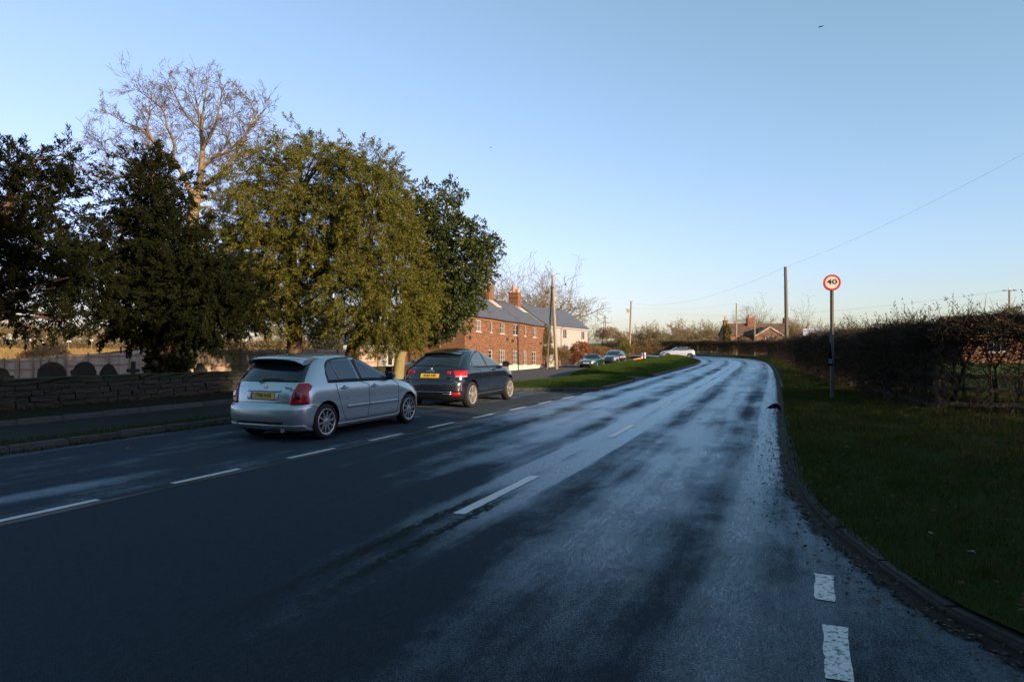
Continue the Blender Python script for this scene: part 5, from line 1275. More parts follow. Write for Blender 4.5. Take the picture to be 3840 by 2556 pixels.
# tall unseen trees, put behind the camera to shade the road
def shade_tree(x, y, h, r, label, seed):
    rng = np.random.default_rng(seed); root = thing('shade_tree', label, 'tree', (x, y, -.1), 0, 'tall evergreens shading the near road')
    b = trunk_mesh([(0, 0, -.2), (.1, 0, h * .3), (0, .1, h * .65), (.1, 0, h * .95)], [.5, .4, .25, .06], 10, .08, seed); b.build('trunk', M['bark'], root, smooth=True, sharp=80)
    lobes = []
    for k in range(46):
        a = rng.uniform(0, 2 * PI); z = h * rng.uniform(.05, .95); rad = r * (1 - max(0, z / h - .45) * 1.35) * math.sqrt(rng.random()); lobes.append(((math.cos(a) * rad, math.sin(a) * rad, z), r * .42 * (1.1 - .55 * z / h)))
    V, F = foliage(lobes, rng, per_m2=150, spray=(.5, .3), leaf=(.60, .34), droop=.4, clump=16, shell=.2); put('crown', mesh_np(V, F), M['yew_shaded'], root)
def sunward(p, r): return (.7071 * p + .7071 * r, .7071 * p - .7071 * r)
for i, (p, r, h, rad, lab) in enumerate(((7.3, 26, 11.0, 3.2, 'evergreen nearest the corner hedge in the row shading the road'), (1.6, 25, 15.5, 4.4, 'second evergreen in the row shading the road'), (-5.5, 26, 17.5, 4.8, 'third evergreen in the row shading the road'), (-13.5, 26, 17.5, 5.0, 'fourth evergreen in the row shading the road'), (-22, 27, 16.5, 5.0, 'last evergreen in the row shading the road'))):
    shade_tree(*sunward(p, r), h, rad, lab, 200 + i)
for i, (x, y, h, rad, lab) in enumerate(((-16, -9, 15, 5, 'unseen evergreen added to cut sky light by the lay-by mouth'), (-9, -20, 16, 5, 'unseen evergreen added to cut sky light further back'), (-24, -2, 13, 4.5, 'unseen evergreen added to cut sky light behind the lay-by'), (14, -4, 7, 3.2, 'small unseen evergreen added to cut sky light at the corner'))):  # more unseen trees, added to hold sky light off the road
    shade_tree(x, y, h, rad, lab, 230 + i)
hedge_run('shading_hedge', 'tall unseen hedge added at the corner to shade the verge', [(13.4, 11.8), (12.6, 6), (12.6, -2), (14.5, -12)], (.0, 2.5), 1.2, 12000, M['hedgeleaf'], (.16, .12), 9000, 96, 0, .012, .4, 0, group='roadside hedges')  # out of view, added to keep the low sun off verge and road

# ---- grass and leaves
def blades(name, label, XYZ, h, w, mat, seed, lean=.45):
    rng = np.random.default_rng(seed); n = len(XYZ); D = unit(np.stack([rng.normal(size=n) * lean, rng.normal(size=n) * lean, np.ones(n)], 1)); N = unit(np.cross(D, rand_dirs(n, rng)))
    hh = np.broadcast_to(h, (n,)) * rng.uniform(.45, 1.25, n); V = np.stack([XYZ + N * (w * .5), XYZ - N * (w * .5), XYZ + D * hh[:, None]], 1) if np.isscalar(w) else np.stack([XYZ + N * (w * .5)[:, None], XYZ - N * (w * .5)[:, None], XYZ + D * hh[:, None]], 1)
    tag(put(name, mesh_np(V.reshape(-1, 3), np.arange(n * 3).reshape(-1, 3)), mat), label, 'grass', kind='stuff')
def verge_points(n, rng, tmin, tmax, qmin, qmax, power):
    t = tmin + (tmax - tmin) * rng.random(n) ** power; q = qmin + (qmax - qmin) * rng.random(n); r = right_l(t)
    z = np.interp(q, [.11, .5, 1.2, 2.2, 3.4, 5, 9], [.085, .10, .12, .13, .12, .05, -.02]) + .02 * np.sin(t * 1.7 + q * 3)
    l = r + q; return np.stack([SH * t + CH * l, CH * t - SH * l, z], 1), t
rng = np.random.default_rng(301)
XYZ, t = verge_points(230000, rng, .5, 26, .0, 9, 1.7)
clump = (np.sin(XYZ[:, 0] * 5.1 + np.sin(XYZ[:, 1] * 4.3)) * np.sin(XYZ[:, 1] * 5.7 + np.sin(XYZ[:, 0] * 3.1)) + 1) / 2
blades('verge_grass', 'short winter grass on the hedge side verge', XYZ, .045 + .075 * clump, .006 + .0008 * np.maximum(0, t - 4), M['grass'], 302)
tc_, tt_ = verge_points(120, rng, 2, 24, .15, 7, 1.5); k_ = rng.integers(0, 120, 11000); XYZ = tc_[k_] + rng.normal(size=(11000, 3)) * np.array([.07, .07, 0])
blades('verge_tufts', 'longer grass tufts scattered over the corner verge', XYZ, .17, .007, M['grass'], 308, .55)
XYZ, t = verge_points(26000, rng, 26, 82, .10, 4.5, 1.3)
blades('verge_grass', 'grass on the verge along the far hedge', XYZ, .09, .02 + .0006 * (t - 26), M['grass'], 303)
XYZ, t = verge_points(1500, rng, 8, 45, 2.0, 4.0, 1.2)
blades('dry_grass', 'pale dead grass stalks along the hedge bottom', XYZ, .42, .008, M['straw'], 304, .5)
n = 17000; t = rng.uniform(2, 22, n); l = rng.uniform(-11.8, -11.18, n); l = np.where(rng.random(n) < .25, -11.05 + rng.uniform(-.02, .06, n), l)
blades('strip_grass', 'grass growing on the narrow strip behind the lay-by kerb', np.stack([SH * t + CH * l, CH * t - SH * l, np.where(l > -11.12, .0, .09)], 1), .075, .008, M['grass'], 305)
def island_points(st, n, rng, crest):
    P = np.array([(*a, *b) for a, b in st]); k = np.arange(len(P)); s = rng.random(n) * (len(P) - 1); f = rng.random(n)
    Q = np.stack([pchip(k, P[:, i], s) for i in range(4)], 1); xy = Q[:, :2] + (Q[:, 2:] - Q[:, :2]) * f[:, None]; kk = s / (len(P) - 1); endf = np.minimum(1, np.minimum(kk, 1 - kk) * 6)
    h = crest(kk) * np.sin(np.minimum(1, f * 1.9) * PI / 2) * endf; low = np.where(xy[:, 1] > 26, -.50 * np.maximum(0, (f - .62) / .38) ** 1.4, -.12 * f) * np.clip((xy[:, 1] - 22) / 14, .2, 1)
    return np.stack([xy[:, 0], xy[:, 1], .085 + h + low], 1)
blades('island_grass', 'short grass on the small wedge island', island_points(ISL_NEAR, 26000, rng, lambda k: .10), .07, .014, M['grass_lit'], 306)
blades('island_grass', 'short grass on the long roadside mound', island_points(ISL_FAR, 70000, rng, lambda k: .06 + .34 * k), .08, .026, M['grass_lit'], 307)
def scatter_leaves(name, label, XYZ, size, seed, mat=None):
    rng = np.random.default_rng(seed); n = len(XYZ); D = unit(np.stack([rng.normal(size=n), rng.normal(size=n), rng.normal(size=n) * .25], 1)); N = unit(np.cross(D, np.array([0, 0, 1.]) + rng.normal(size=(n, 3)) * .4)); L = size * rng.uniform(.5, 1.3, n)
    V, F = leaf_quads(XYZ, D, N, L, L * rng.uniform(.5, .9, n)); tag(put(name, mesh_np(V, F), mat or M['deadleaf']), label, 'leaves', kind='stuff')
n = 2600; XYZ, t = verge_points(n, rng, 1, 30, .0, 7, 1.6); XYZ[:, 2] += rng.uniform(.02, .06, n); scatter_leaves('fallen_leaves', 'brown fallen leaves caught in the verge grass', XYZ, .05, 311)
n = 5000; t = 1 + 40 * rng.random(n) ** 1.7; q = -np.abs(rng.normal(size=n)) * .26 - .01; l = right_l(t) + q; scatter_leaves('gutter_leaves', 'dark wet leaf litter in the gutter by the worn kerb', np.stack([SH * t + CH * l, CH * t - SH * l, np.full(n, .012)], 1), .03, 312, leafy('wet_litter', [(.025, .014, .009), (.045, .024, .014), (.02, .016, .012), (.03, .026, .02)], .5, 0, .4))
n = 2600; t = rng.uniform(4, 27, n); l = -17.1 + np.abs(rng.normal(size=n)) * .35; scatter_leaves('wall_leaves', 'drift of brown leaves along the foot of the stone wall', np.stack([SH * t + CH * l, CH * t - SH * l, np.full(n, .14)], 1), .07, 313)
n = 500; t = rng.uniform(2, 22, n); l = -10.98 + np.abs(rng.normal(size=n)) * .08; scatter_leaves('kerb_litter', 'leaf litter along the lay-by kerb', np.stack([SH * t + CH * l, CH * t - SH * l, np.full(n, .012)], 1), .05, 314)

for lab, a, b, d, hh, sd in (('golden brown scrub along the foot of the wood across the field', -120, 700, 186, 2.6, 401), ('grey brown scrub along the foot of the wood beyond the bend', 2350, 2760, 212, 3.6, 402), ('brown thicket behind the churchyard board fence', 600, 1420, 112, 3.0, 403)):
    pts = [(at_g(px, d)[0], d) for px in np.linspace(a, b, 6)]; g = at_g((a + b) / 2, d)[2]
    hedge_run('field_scrub', lab, pts, (g - .3, g + hh), 5.0, 9000, M['scrub'], (.55, .22), 0, sd, group='scrub under the far woods')

# tall dead grass over the left-hand field
n = 70000; d_ = 56 + 190 * rng.random(n) ** 1.5; bx = -.80 + .62 * rng.random(n); X = bx * d_; keep = (X * CH - d_ * SH) < -44; X, d_ = X[keep], d_[keep]
blades('field_grass', 'tall golden dead grass over the field behind the churchyard', np.stack([X, d_, ground_h(X, d_) - .02], 1), .34 + .0014 * d_, .03 + .0011 * d_, M['fieldstraw'], 321, .6)
n = 26000; bx = .42 + .5 * rng.random(n); d_ = 18 + 42 * rng.random(n); X = bx * d_; keep = (CH * X - SH * d_) > right_l(np.clip(SH * X + CH * d_, -40, 80)) + 6; X, d_ = X[keep], d_[keep]
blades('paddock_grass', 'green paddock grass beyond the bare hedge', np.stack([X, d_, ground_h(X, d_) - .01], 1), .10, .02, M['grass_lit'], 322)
# ------------------------------------------------------------------ cars
def car_paint(name, c, metal=.55, rough=.32, coat=.8, dirt=True):
    m, N, L, b = _new(name)
    b.inputs["Base Color"].default_value = (*c, 1); b.inputs["Metallic"].default_value = metal; b.inputs["Roughness"].default_value = rough
    b.inputs["Coat Weight"].default_value = coat; b.inputs["Coat Roughness"].default_value = .06
    tc = N.new("ShaderNodeTexCoord"); sx = N.new("ShaderNodeSeparateXYZ"); L.new(tc.outputs["Object"], sx.inputs[0])
    nz = N.new("ShaderNodeTexNoise"); nz.inputs["Scale"].default_value = 5; nz.inputs["Detail"].default_value = 7; L.new(tc.outputs["Object"], nz.inputs["Vector"])
    mr = N.new("ShaderNodeMapRange"); mr.inputs["From Min"].default_value = .75; mr.inputs["From Max"].default_value = .15; L.new(sx.outputs[2], mr.inputs[0])
    mu = N.new("ShaderNodeMath"); mu.operation = 'MULTIPLY'; L.new(mr.outputs[0], mu.inputs[0]); L.new(nz.outputs["Fac"], mu.inputs[1])
    mx = N.new("ShaderNodeMix"); mx.data_type = 'RGBA'; L.new(mu.outputs[0], mx.inputs["Factor"]); mx.inputs["A"].default_value = (*c, 1); mx.inputs["B"].default_value = (c[0] * .5 + .03, c[1] * .5 + .025, c[2] * .5 + .02, 1)
    L.new(mx.outputs["Result"], b.inputs["Base Color"])                # road spray on the sills
    ad = N.new("ShaderNodeMath"); ad.operation = 'MULTIPLY_ADD'; L.new(mu.outputs[0], ad.inputs[0]); ad.inputs[1].default_value = .5; ad.inputs[2].default_value = rough; L.new(ad.outputs[0], b.inputs["Roughness"])
    return m
M['carglass'] = plain('tinted_car_glass', (.010, .014, .020), .03, spec=.8)
M['carglass_side'] = plain('side_car_glass', (.05, .075, .10), .03, spec=.9)
M['chrome'] = plain('chrome_trim', (.75, .75, .76), .12, 1.0)
M['alloy'] = mottled('alloy_wheel', [(.36, .35, .34), (.48, .47, .45)], 10, .35, metal=.8)
M['alloy_warm'] = mottled('polished_alloy', [(.55, .52, .47), (.68, .65, .60)], 10, .3, metal=.7)
M['redlens'] = plain('red_lens', (.34, .006, .010), .25, coat=.4, spec=.4)
M['redlens_dark'] = plain('dark_red_lens', (.11, .006, .010), .15, coat=1.0)
M['clearlens'] = plain('clear_lens', (.30, .30, .31), .2, .2, coat=.5)
M['plate_yellow'] = plain('yellow_plate', (.62, .38, .015), .4)
M['plate_white'] = plain('white_plate', (.7, .7, .68), .4)
M['plate_blue'] = plain('plate_blue', (.015, .05, .28), .4)
M['ink'] = plain('plate_ink', (.008, .008, .008), .5)
M['silver_badge'] = plain('badge_silver', (.7, .7, .7), .2, 1.0)
M['red_badge'] = plain('badge_red', (.45, .02, .02), .4)
M['softtop'] = mottled('black_soft_top', [(.012, .012, .013), (.022, .022, .022)], 20, .85)
class Body:
    KEYS = ('z', 'xr', 'xf', 'w', 'Lr', 'pr', 'Lf', 'pf')
    def __init__(s, rows):
        s.R = np.array(rows, float); s.z0, s.z1 = s.R[0, 0], s.R[-1, 0]
    def at(s, z):
        q = [pchip(s.R[:, 0], s.R[:, i], z) for i in range(1, 8)]
        xr, xf, w, Lr, pr, Lf, pf = [np.asarray(v, float) for v in q]; k = np.minimum(1, .98 * (xf - xr) / (Lr + Lf + 1e-6)); return xr, xf, w, Lr * k, pr, Lf * k, pf
    def outline(s, z, n=22, m=10):
        xr, xf, w, Lr, pr, Lf, pf = [float(v) for v in s.at(z)]
        ph = np.linspace(0, PI / 2, n); rs = np.sin(ph) ** (2 / pr); rc = np.cos(ph) ** (2 / pr); fs = np.sin(ph) ** (2 / pf); fc = np.cos(ph) ** (2 / pf)
        xa = xr + Lr * (1 - rc); ya = w * rs
        xm = np.linspace(xr + Lr, xf - Lf, m + 2)[1:-1]; ym = np.full(m, w)
        xb = (xf - Lf * (1 - fc))[::-1]; yb = (w * fs)[::-1]
        x = np.concatenate([xa, xm, xb]); y = np.concatenate([ya, ym, yb])
        return np.concatenate([np.stack([x, y], 1), np.stack([x[::-1], -y[::-1]], 1)[1:-1]])
    def side(s, x, z, sgn=-1, off=0.0):
        def Y(x, z):
            xr, xf, w, Lr, pr, Lf, pf = s.at(z)
            a = np.clip((x - xr) / np.maximum(Lr, 1e-6), 0, 1); b = np.clip((xf - x) / np.maximum(Lf, 1e-6), 0, 1)
            return w * (1 - (1 - a) ** pr) ** (1 / pr) * (1 - (1 - b) ** pf) ** (1 / pf)
        x = np.asarray(x, float); z = np.asarray(z, float); y = Y(x, z); e = .01; gx = (Y(x + e, z) - Y(x - e, z)) / (2 * e); gz = (Y(x, z + e) - Y(x, z - e)) / (2 * e)
        n = unit(np.stack([-gx, np.ones_like(y), -gz], -1)); P = np.stack([x, y, z], -1) + n * off; P[..., 1] *= sgn * (1 if sgn > 0 else 1); return P
    def end(s, y, z, front=False, off=0.0):
        def X(y, z):
            xr, xf, w, Lr, pr, Lf, pf = s.at(z); q = np.clip(np.abs(y) / w, 0, .999)
            return xf - Lf * (1 - (1 - q ** pf) ** (1 / pf)) if front else xr + Lr * (1 - (1 - q ** pr) ** (1 / pr))
        y = np.asarray(y, float); z = np.asarray(z, float); x = X(y, z); e = .01; gy = (X(y + e, z) - X(y - e, z)) / (2 * e); gz = (X(y, z + e) - X(y, z - e)) / (2 * e)
        n = np.stack([np.ones_like(x), -gy, -gz], -1); n = unit(n if front else -n); return np.stack([x, y, z], -1) + n * off
    def corner(s, ph, z, sgn=-1, front=False, off=0.0):
        def P(ph, z):
            xr, xf, w, Lr, pr, Lf, pf = s.at(z); p, L = (pf, Lf) if front else (pr, Lr); a = np.sin(ph) ** (2 / p); c = np.cos(ph) ** (2 / p)
            return np.stack([xf - L * (1 - c) if front else xr + L * (1 - c), w * a, z + 0 * ph], -1)
        ph = np.clip(np.asarray(ph, float), .02, PI / 2 - .005); z = np.asarray(z, float); p = P(ph, z); a = P(ph + .004, z) - p; b = P(ph, z + .01) - p; n = unit(np.cross(a, b)); n = np.where((n[..., 1:2] < 0), -n, n)
        p = p + n * off; p[..., 1] *= sgn; return p
    def phi_y(s, y, z, front=False):
        v = s.at(z); w = v[2]; p = v[6] if front else v[4]; return np.arcsin(np.clip((np.abs(y) / w) ** (p / 2), 0, .999))
    def phi_x(s, x, z, front=False):
        xr, xf, w, Lr, pr, Lf, pf = s.at(z); q = np.clip(1 - (xf - x) / Lf if front else 1 - (x - xr) / Lr, 0.001, 1); p = pf if front else pr; return np.arccos(np.clip(q ** (p / 2), 0, 1))
    def shell(s, arches, R, well_mat, depth=.30):
        zs = s.R[:, 0]; zz = np.unique(np.concatenate([np.linspace(a, b, max(2, int((b - a) / .022) + 2)) for a, b in zip(zs, zs[1:])]))
        rings = [s.outline(z) for z in zz]; n = len(rings[0]); V = np.concatenate([np.column_stack([r, np.full(n, z)]) for r, z in zip(rings, zz)]); F = [tuple(f) for f in grid_faces(len(zz), n, True)]
        F = [f[::-1] for f in F]; F.append(tuple(range(n))); F.append(tuple((len(zz) - 1) * n + k for k in range(n - 1, -1, -1)))
        me = py_mesh(V, F, True); bm = bmesh.new(); bm.from_mesh(me); bmesh.ops.recalc_face_normals(bm, faces=bm.faces); bm.to_mesh(me); bm.free()
        o = bpy.data.objects.new('body', me); COL.objects.link(o); cut = []
        for x in arches:
            for sg in (-1, 1):
                b = MB(); prof = [(R, -depth), (R, depth)]; b.lathe(prof, 40, 'y', (x, sg * .85, R * .94)); k = 40; b.F.append(tuple(range(k))); b.F.append(tuple(range(2 * k - 1, k - 1, -1)))
                c = py_mesh(b.V, b.F, True); bm = bmesh.new(); bm.from_mesh(c); bmesh.ops.recalc_face_normals(bm, faces=bm.faces); bm.to_mesh(c); bm.free(); c.materials.append(well_mat)
                q = bpy.data.objects.new('cut', c); COL.objects.link(q); cut.append(q); md = o.modifiers.new('b', 'BOOLEAN'); md.operation = 'DIFFERENCE'; md.object = q; md.solver = 'EXACT'
                try: md.material_mode = 'TRANSFER'
                except Exception: pass
        return o, cut
def quad_patch(P):
    nr, nc = P.shape[:2]; return P.reshape(-1, 3), grid_faces(nr, nc)
def patch(name, P, mat, parent, thick=.006):
    V, F = quad_patch(P); me = mesh_np(V, F, True); o = put(name, me, mat, parent)
    md = o.modifiers.new('s', 'SOLIDIFY'); md.thickness = thick; md.offset = 0; return o
def side_patch(body, name, xs, lo, hi, mat, parent, sgn, off=.006, nz=8):
    xs = np.asarray(xs, float); f = np.linspace(0, 1, nz)[:, None]; Z = lo(xs)[None] * (1 - f) + hi(xs)[None] * f; X = np.broadcast_to(xs[None], Z.shape); return patch(name, body.side(X, Z, sgn, off), mat, parent)
def end_patch(body, name, zs, half, mat, parent, front=False, off=.006, ny=24, y0=None):
    zs = np.asarray(zs, float); f = np.linspace(-1, 1, ny)[None]; Y = half(zs)[:, None] * f if y0 is None else (y0(zs)[:, None] * (1 - (f + 1) / 2) + half(zs)[:, None] * (f + 1) / 2); Z = np.broadcast_to(zs[:, None], Y.shape); return patch(name, body.end(Y, Z, front, off), mat, parent)
def corner_patch(body, name, zs, ph0, ph1, mat, parent, sgn, front=False, off=.006, n=16):
    zs = np.asarray(zs, float); f = np.linspace(0, 1, n)[None]; PH = np.asarray(ph0)[:, None] * (1 - f) + np.asarray(ph1)[:, None] * f; return patch(name, body.corner(PH, np.broadcast_to(zs[:, None], PH.shape), sgn, front, off), mat, parent)
def seam(body, pts, parent, sgn, w=.007, mat=None, name='panel_gap', off=.003):
    P = np.array(pts, float); k = np.arange(len(P)); ss = np.linspace(0, len(P) - 1, (len(P) - 1) * 8 + 1); Q = np.stack([pchip(k, P[:, i], ss) for i in range(2)], 1)
    d = unit(np.gradient(Q, axis=0)); n = np.stack([-d[:, 1], d[:, 0]], 1); G = np.stack([Q - n * w / 2, Q + n * w / 2], 1); o = patch(name, body.side(G[..., 0], G[..., 1], sgn, off), mat or M['black'], parent, .003); return o
def wheel(parent, x, y, R, rim, mat, spokes=10, split=0, sgn=-1, W=.2, twin=False):
    w = thing('wheel', None, None); w.parent = parent; w.location = (x, y, R)
    for k in ('label', 'category'):
        if k in w: del w[k]
    t = MB(); h = W / 2; r = rim
    t.lathe([(r - .02, -h * .55), (r + .005, -h * .9), (R - .05, -h), (R - .012, -h * .78), (R, -h * .55), (R, h * .55), (R - .012, h * .78), (R - .05, h), (r + .005, h * .9), (r - .02, h * .55)], 40, 'y'); t.build('tyre', M['rubber'], w, smooth=True)
    f = sgn                                                        # outer face direction in y
    rimo = MB(); rimo.lathe([(r + .008, f * h * .86), (r - .004, f * h * .93), (r - .022, f * h * .86), (r - .03, f * h * .4), (r - .035, -f * h * .6)], 40, 'y')
    rm = rimo.build('rim', mat, w, smooth=True)
    dk = MB(); dk.lathe([(.001, f * h * .15), (r - .034, f * h * .12)], 24, 'y'); dk.build('brake_disc', M['black'], w)
    sp = MB()
    for k in range(spokes):
        a = 2 * PI * (k + .25) / spokes
        for da in ((-.09, .09) if twin else (0,)):
            c, s = math.cos(a), math.sin(a); c2, s2 = math.cos(a + da), math.sin(a + da); tx, tz = -s, c; P = []
            for rad, hw, yy in ((.045, .024 if not twin else .02, .80), (r - .012, .010 if not twin else .016, .84)):
                cc, sn = (c, s) if rad < .1 else (c2, s2)
                for sd in (-1, 1):
                    for yo in (0, -.05): P.append((rad * cc + tx * hw * sd, f * (h * yy + yo), rad * sn + tz * hw * sd))
            sp.add(P, [(0, 2, 6, 4), (1, 5, 7, 3), (0, 4, 5, 1), (2, 3, 7, 6), (0, 1, 3, 2), (4, 6, 7, 5)])
    sp.build('spokes', mat, rm)
    hb = MB(); hb.lathe([(.001, f * h * .86), (.035, f * h * .86), (.06, f * h * .8), (.065, f * h * .5)], 16, 'y'); hb.build('hub_cap', mat, rm, smooth=True)
    return w
def number_plate(body, parent, text, z, mat, front=False, w=.52, h=.111, blue=False, off=.012, y=0.0, tilt=None):
    c = body.end(np.array([y]), np.array([z]), front, off)[0]; a = body.end(np.array([y]), np.array([z + .05]), front, off)[0]; lean = math.atan2(a[0] - c[0], a[2] - c[2]) if tilt is None else tilt
    s = 1 if front else -1
    root = MB().box((0, 0, 0), (.008, w, h)).build('number_plate', mat, parent); root.location = tuple(c); root.rotation_euler = (0, lean, 0)
    me = text_mesh(text, .098, .0022, .001, .80)
    o = put('registration', me, M['ink'], root); o.location = (s * .006, (-.02 if blue else 0) * (1 if front else 1) , 0); o.rotation_euler = (PI / 2, 0, PI / 2 if front else -PI / 2)
    if blue:
        MB().box((s * .005, .5 * w - .022, 0), (.002, .042, h - .004)).build('country_band', M['plate_blue'], root)
    return root
def mirror(parent, x, y, z, mat, sgn, sz=(.11, .2, .15)):
    b = MB().box((0, 0, 0), sz); o = b.build('door_mirror', mat, parent, smooth=True, bevel=.04); o.location = (x, y + sgn * .1, z); o.rotation_euler = (0, 0, sgn * .1)
    MB().box((-sz[0] / 2 - .002, 0, 0), (.004, sz[1] * .82, sz[2] * .78)).build('mirror_glass', M['carglass'], o)
    MB().tube([(x + .02, y - sgn * .03, z - .05), (x, y + sgn * .04, z - .04)], .022, 8).build('mirror_arm', M['black'], parent)
def handle(body, parent, x, z, sgn, mat):
    p = body.side(np.array([x]), np.array([z]), sgn, .022)[0]; b = MB().box((0, 0, 0), (.17, .024, .032)); o = b.build('door_handle', mat, parent, smooth=True, bevel=.009); o.location = tuple(p)
    q = body.side(np.array([x]), np.array([z]), sgn, .004)[0]; k = MB(); k.lathe([(.001, 0), (.036, 0), (.042, -.004 * sgn)], 16, 'y'); k.build('handle_cup', M['black'], o, loc=(0, q[1] - p[1], 0))
CARS = []
def finish_bodies():
    bpy.context.view_layer.update(); dg = bpy.context.evaluated_depsgraph_get()
    new = [(o, bpy.data.meshes.new_from_object(o.evaluated_get(dg))) for o, c, p, m in CARS]
    for (o, me), (_, cut, par, mat) in zip(new, CARS):
        o.modifiers.clear(); o.data = me; me.name = 'body'
        if len(me.materials) == 0: me.materials.append(mat)
        else: me.materials[0] = mat
        me.set_sharp_from_angle(angle=math.radians(38))
        for q in cut: bpy.data.objects.remove(q)
def start(name, label, loc, heading, body, arches, R, mat, well=None):
    """heading: radians from +Y towards +X; loc: ground point under the rear bumper centre"""
    root = thing(name, label, 'car', loc, PI / 2 - heading)
    o, cut = body.shell(arches, R, M['black']); o.data.materials.append(mat); o.parent = root
    for c in cut: c.parent = root
    CARS.append((o, cut, root, mat)); return root

# ---- silver hatchback
def silver_hatch():
    G = dict(Lr=.5)
    rows = [(.17, .16, 4.00, .745, .5, 3.2, .8, 2.6), (.22, .07, 4.09, .80, .5, 3.4, .85, 2.6), (.32, .025, 4.15, .838, .5, 3.6, .9, 2.6), (.45, .0, 4.175, .850, .5, 3.6, .95, 2.5), (.545, .01, 4.17, .858, .5, 3.6, .95, 2.5), (.60, .045, 4.15, .860, .48, 3.6, .95, 2.5), (.63, .085, 4.12, .858, .46, 3.7, .95, 2.5), (.70, .10, 4.04, .857, .45, 3.8, .95, 2.6), (.78, .115, 3.88, .853, .45, 3.8, .95, 2.8), (.86, .14, 3.60, .845, .45, 3.8, .9, 3.2), (.92, .165, 3.28, .833, .45, 3.8, .8, 3.6), (.965, .19, 2.98, .818, .45, 3.8, .6, 3.6), (1.02, .225, 2.84, .797, .45, 3.8, .52, 3.2), (1.12, .295, 2.62, .757, .45, 3.6, .5, 3.0), (1.22, .37, 2.41, .715, .45, 3.4, .5, 3.0), (1.31, .44, 2.21, .675, .45, 3.2, .5, 3.0), (1.37, .50, 2.05, .640, .5, 3.0, .55, 3.0), (1.41, .57, 1.93, .60, .6, 2.8, .6, 2.8), (1.437, .70, 1.82, .545, .7, 2.6, .65, 2.6), (1.456, .92, 1.70, .46, .6, 2.5, .6, 2.5), (1.468, 1.12, 1.58, .34, .4, 2.3, .4, 2.3), (1.474, 1.28, 1.46, .14, .15, 2.0, .15, 2.0)]
    body = Body(rows); paint = car_paint('silver_paint', (.47, .54, .56), .65, .24)
    hd = math.radians(24.2); R = .305; axr, axf = .74, 3.34
    u = Vector((math.sin(hd), math.cos(hd), 0)); rt = Vector((math.cos(hd), -math.sin(hd), 0))
    wr = Vector((-3.27, 11.85, 0)); loc = wr - rt * .77 - u * axr
    root = start('parked_car', 'silver five door hatchback with roof spoiler parked in the lay-by', loc, hd, body, (axr, axf), .345, paint)
    for sg in (-1, 1):
        lo = lambda x: np.interp(x, [.8, 2.7], [.985, .955]); up = lambda x: pchip([.80, .84, .92, 1.05, 1.3, 1.65, 1.95, 2.15, 2.35, 2.55, 2.72], [1.10, 1.24, 1.325, 1.362, 1.385, 1.388, 1.36, 1.30, 1.21, 1.095, .985], x)
        side_patch(body, 'window_surround', np.linspace(.80, 2.74, 40), lambda x: lo(x) - .02, lambda x: up(x) + .012, M['black'], root, sg, .004)
        for a, b, nm in ((.835, .975, 'quarter_glass'), (1.005, 1.585, 'rear_door_glass'), (1.70, 2.60, 'front_door_glass')):
            def rows_(a=a, b=b):
                f = np.linspace(0, 1, 10)[:, None]; xs = np.linspace(a, b, 16)[None]; sk = {'quarter_glass': (-.0, -.10), 'rear_door_glass': (-.10, -.10), 'front_door_glass': (-.07, 0)}[nm]
                X = xs + (1 - f) * 0 + f * 0; Zl = lo(xs) + .012; Zh = up(np.minimum(xs + .0, 2.7)) - .022; Z = Zl * (1 - f) + Zh * f
                lean = np.interp(xs, [a, b], [sk[0], sk[1]]); X = xs - lean * (1 - f) * 1.0 if nm != 'rear_door_glass' else xs - lean * (1 - f)
                return X, np.minimum(Z, up(np.clip(X, .8, 2.72)) - .02)
            X, Z = rows_(); patch(nm, body.side(X, Z, sg, .009), M['carglass_side'], root, .004)
        for x, z in ((1.22, .86), (2.12, .845)): handle(body, root, x, z, sg, paint)
        for a, b in ((1.28, 1.93), (1.97, 2.88)): side_patch(body, 'side_moulding', np.linspace(a, b, 12), lambda x: .50 + 0 * x, lambda x: .548 + 0 * x, paint, root, sg, .016, 4)
        seam(body, [(1.0, .95), (1.03, .80), (1.12, .55), (1.22, .36), (1.32, .27)], root, sg); seam(body, [(1.66, .95), (1.95, .93), (1.96, .6), (1.93, .28)], root, sg) if False else seam(body, [(1.70, .955), (1.95, .86), (1.955, .6), (1.93, .28)], root, sg)
        seam(body, [(2.72, .95), (2.93, .82), (2.93, .55), (2.90, .30)], root, sg); seam(body, [(1.32, .272), (1.93, .272), (2.88, .29)], root, sg)
        seam(body, [(.30, .615), (.42, .60), (.50, .545)], root, sg)
        side_patch(body, 'side_skirt', np.linspace(1.06, 2.98, 24), lambda x: .165 + 0 * x, lambda x: .255 + .05 * np.maximum(0, (x - 2.86) / .12), paint, root, sg, .022, 5)
        zs = np.linspace(.635, .975, 14); ph0 = body.phi_y(np.interp(zs, [.635, .80, .975], [.575, .60, .655]), zs); ph1 = body.phi_x(np.interp(zs, [.635, .84, .93, .975], [.30, .31, .40, .36]), zs)
        tl_ = corner_patch(body, 'tail_light', zs, ph0, ph1, M['redlens'], root, sg, off=.012)
        zc = np.linspace(.72, .86, 6); corner_patch(body, 'reverse_lens', zc, body.phi_y(np.full(6, .64), zc), body.phi_y(np.full(6, .745), zc), M['redlens_dark'], tl_, sg, off=.018)
        mirror(root, 2.60, sg * .80, 1.02, M['black'] if False else paint, sg)
        for ax in (axr, axf): wheel(root, ax, sg * .755, R, .225, M['alloy'], 10, sgn=sg)
        zs = np.linspace(.62, .80, 8); corner_patch(body, 'headlight', zs, body.phi_y(np.full(8, .42), zs, True), body.phi_x(np.interp(zs, [.62, .8], [3.85, 3.45]), zs, True), M['clearlens'], root, sg, True, .008)
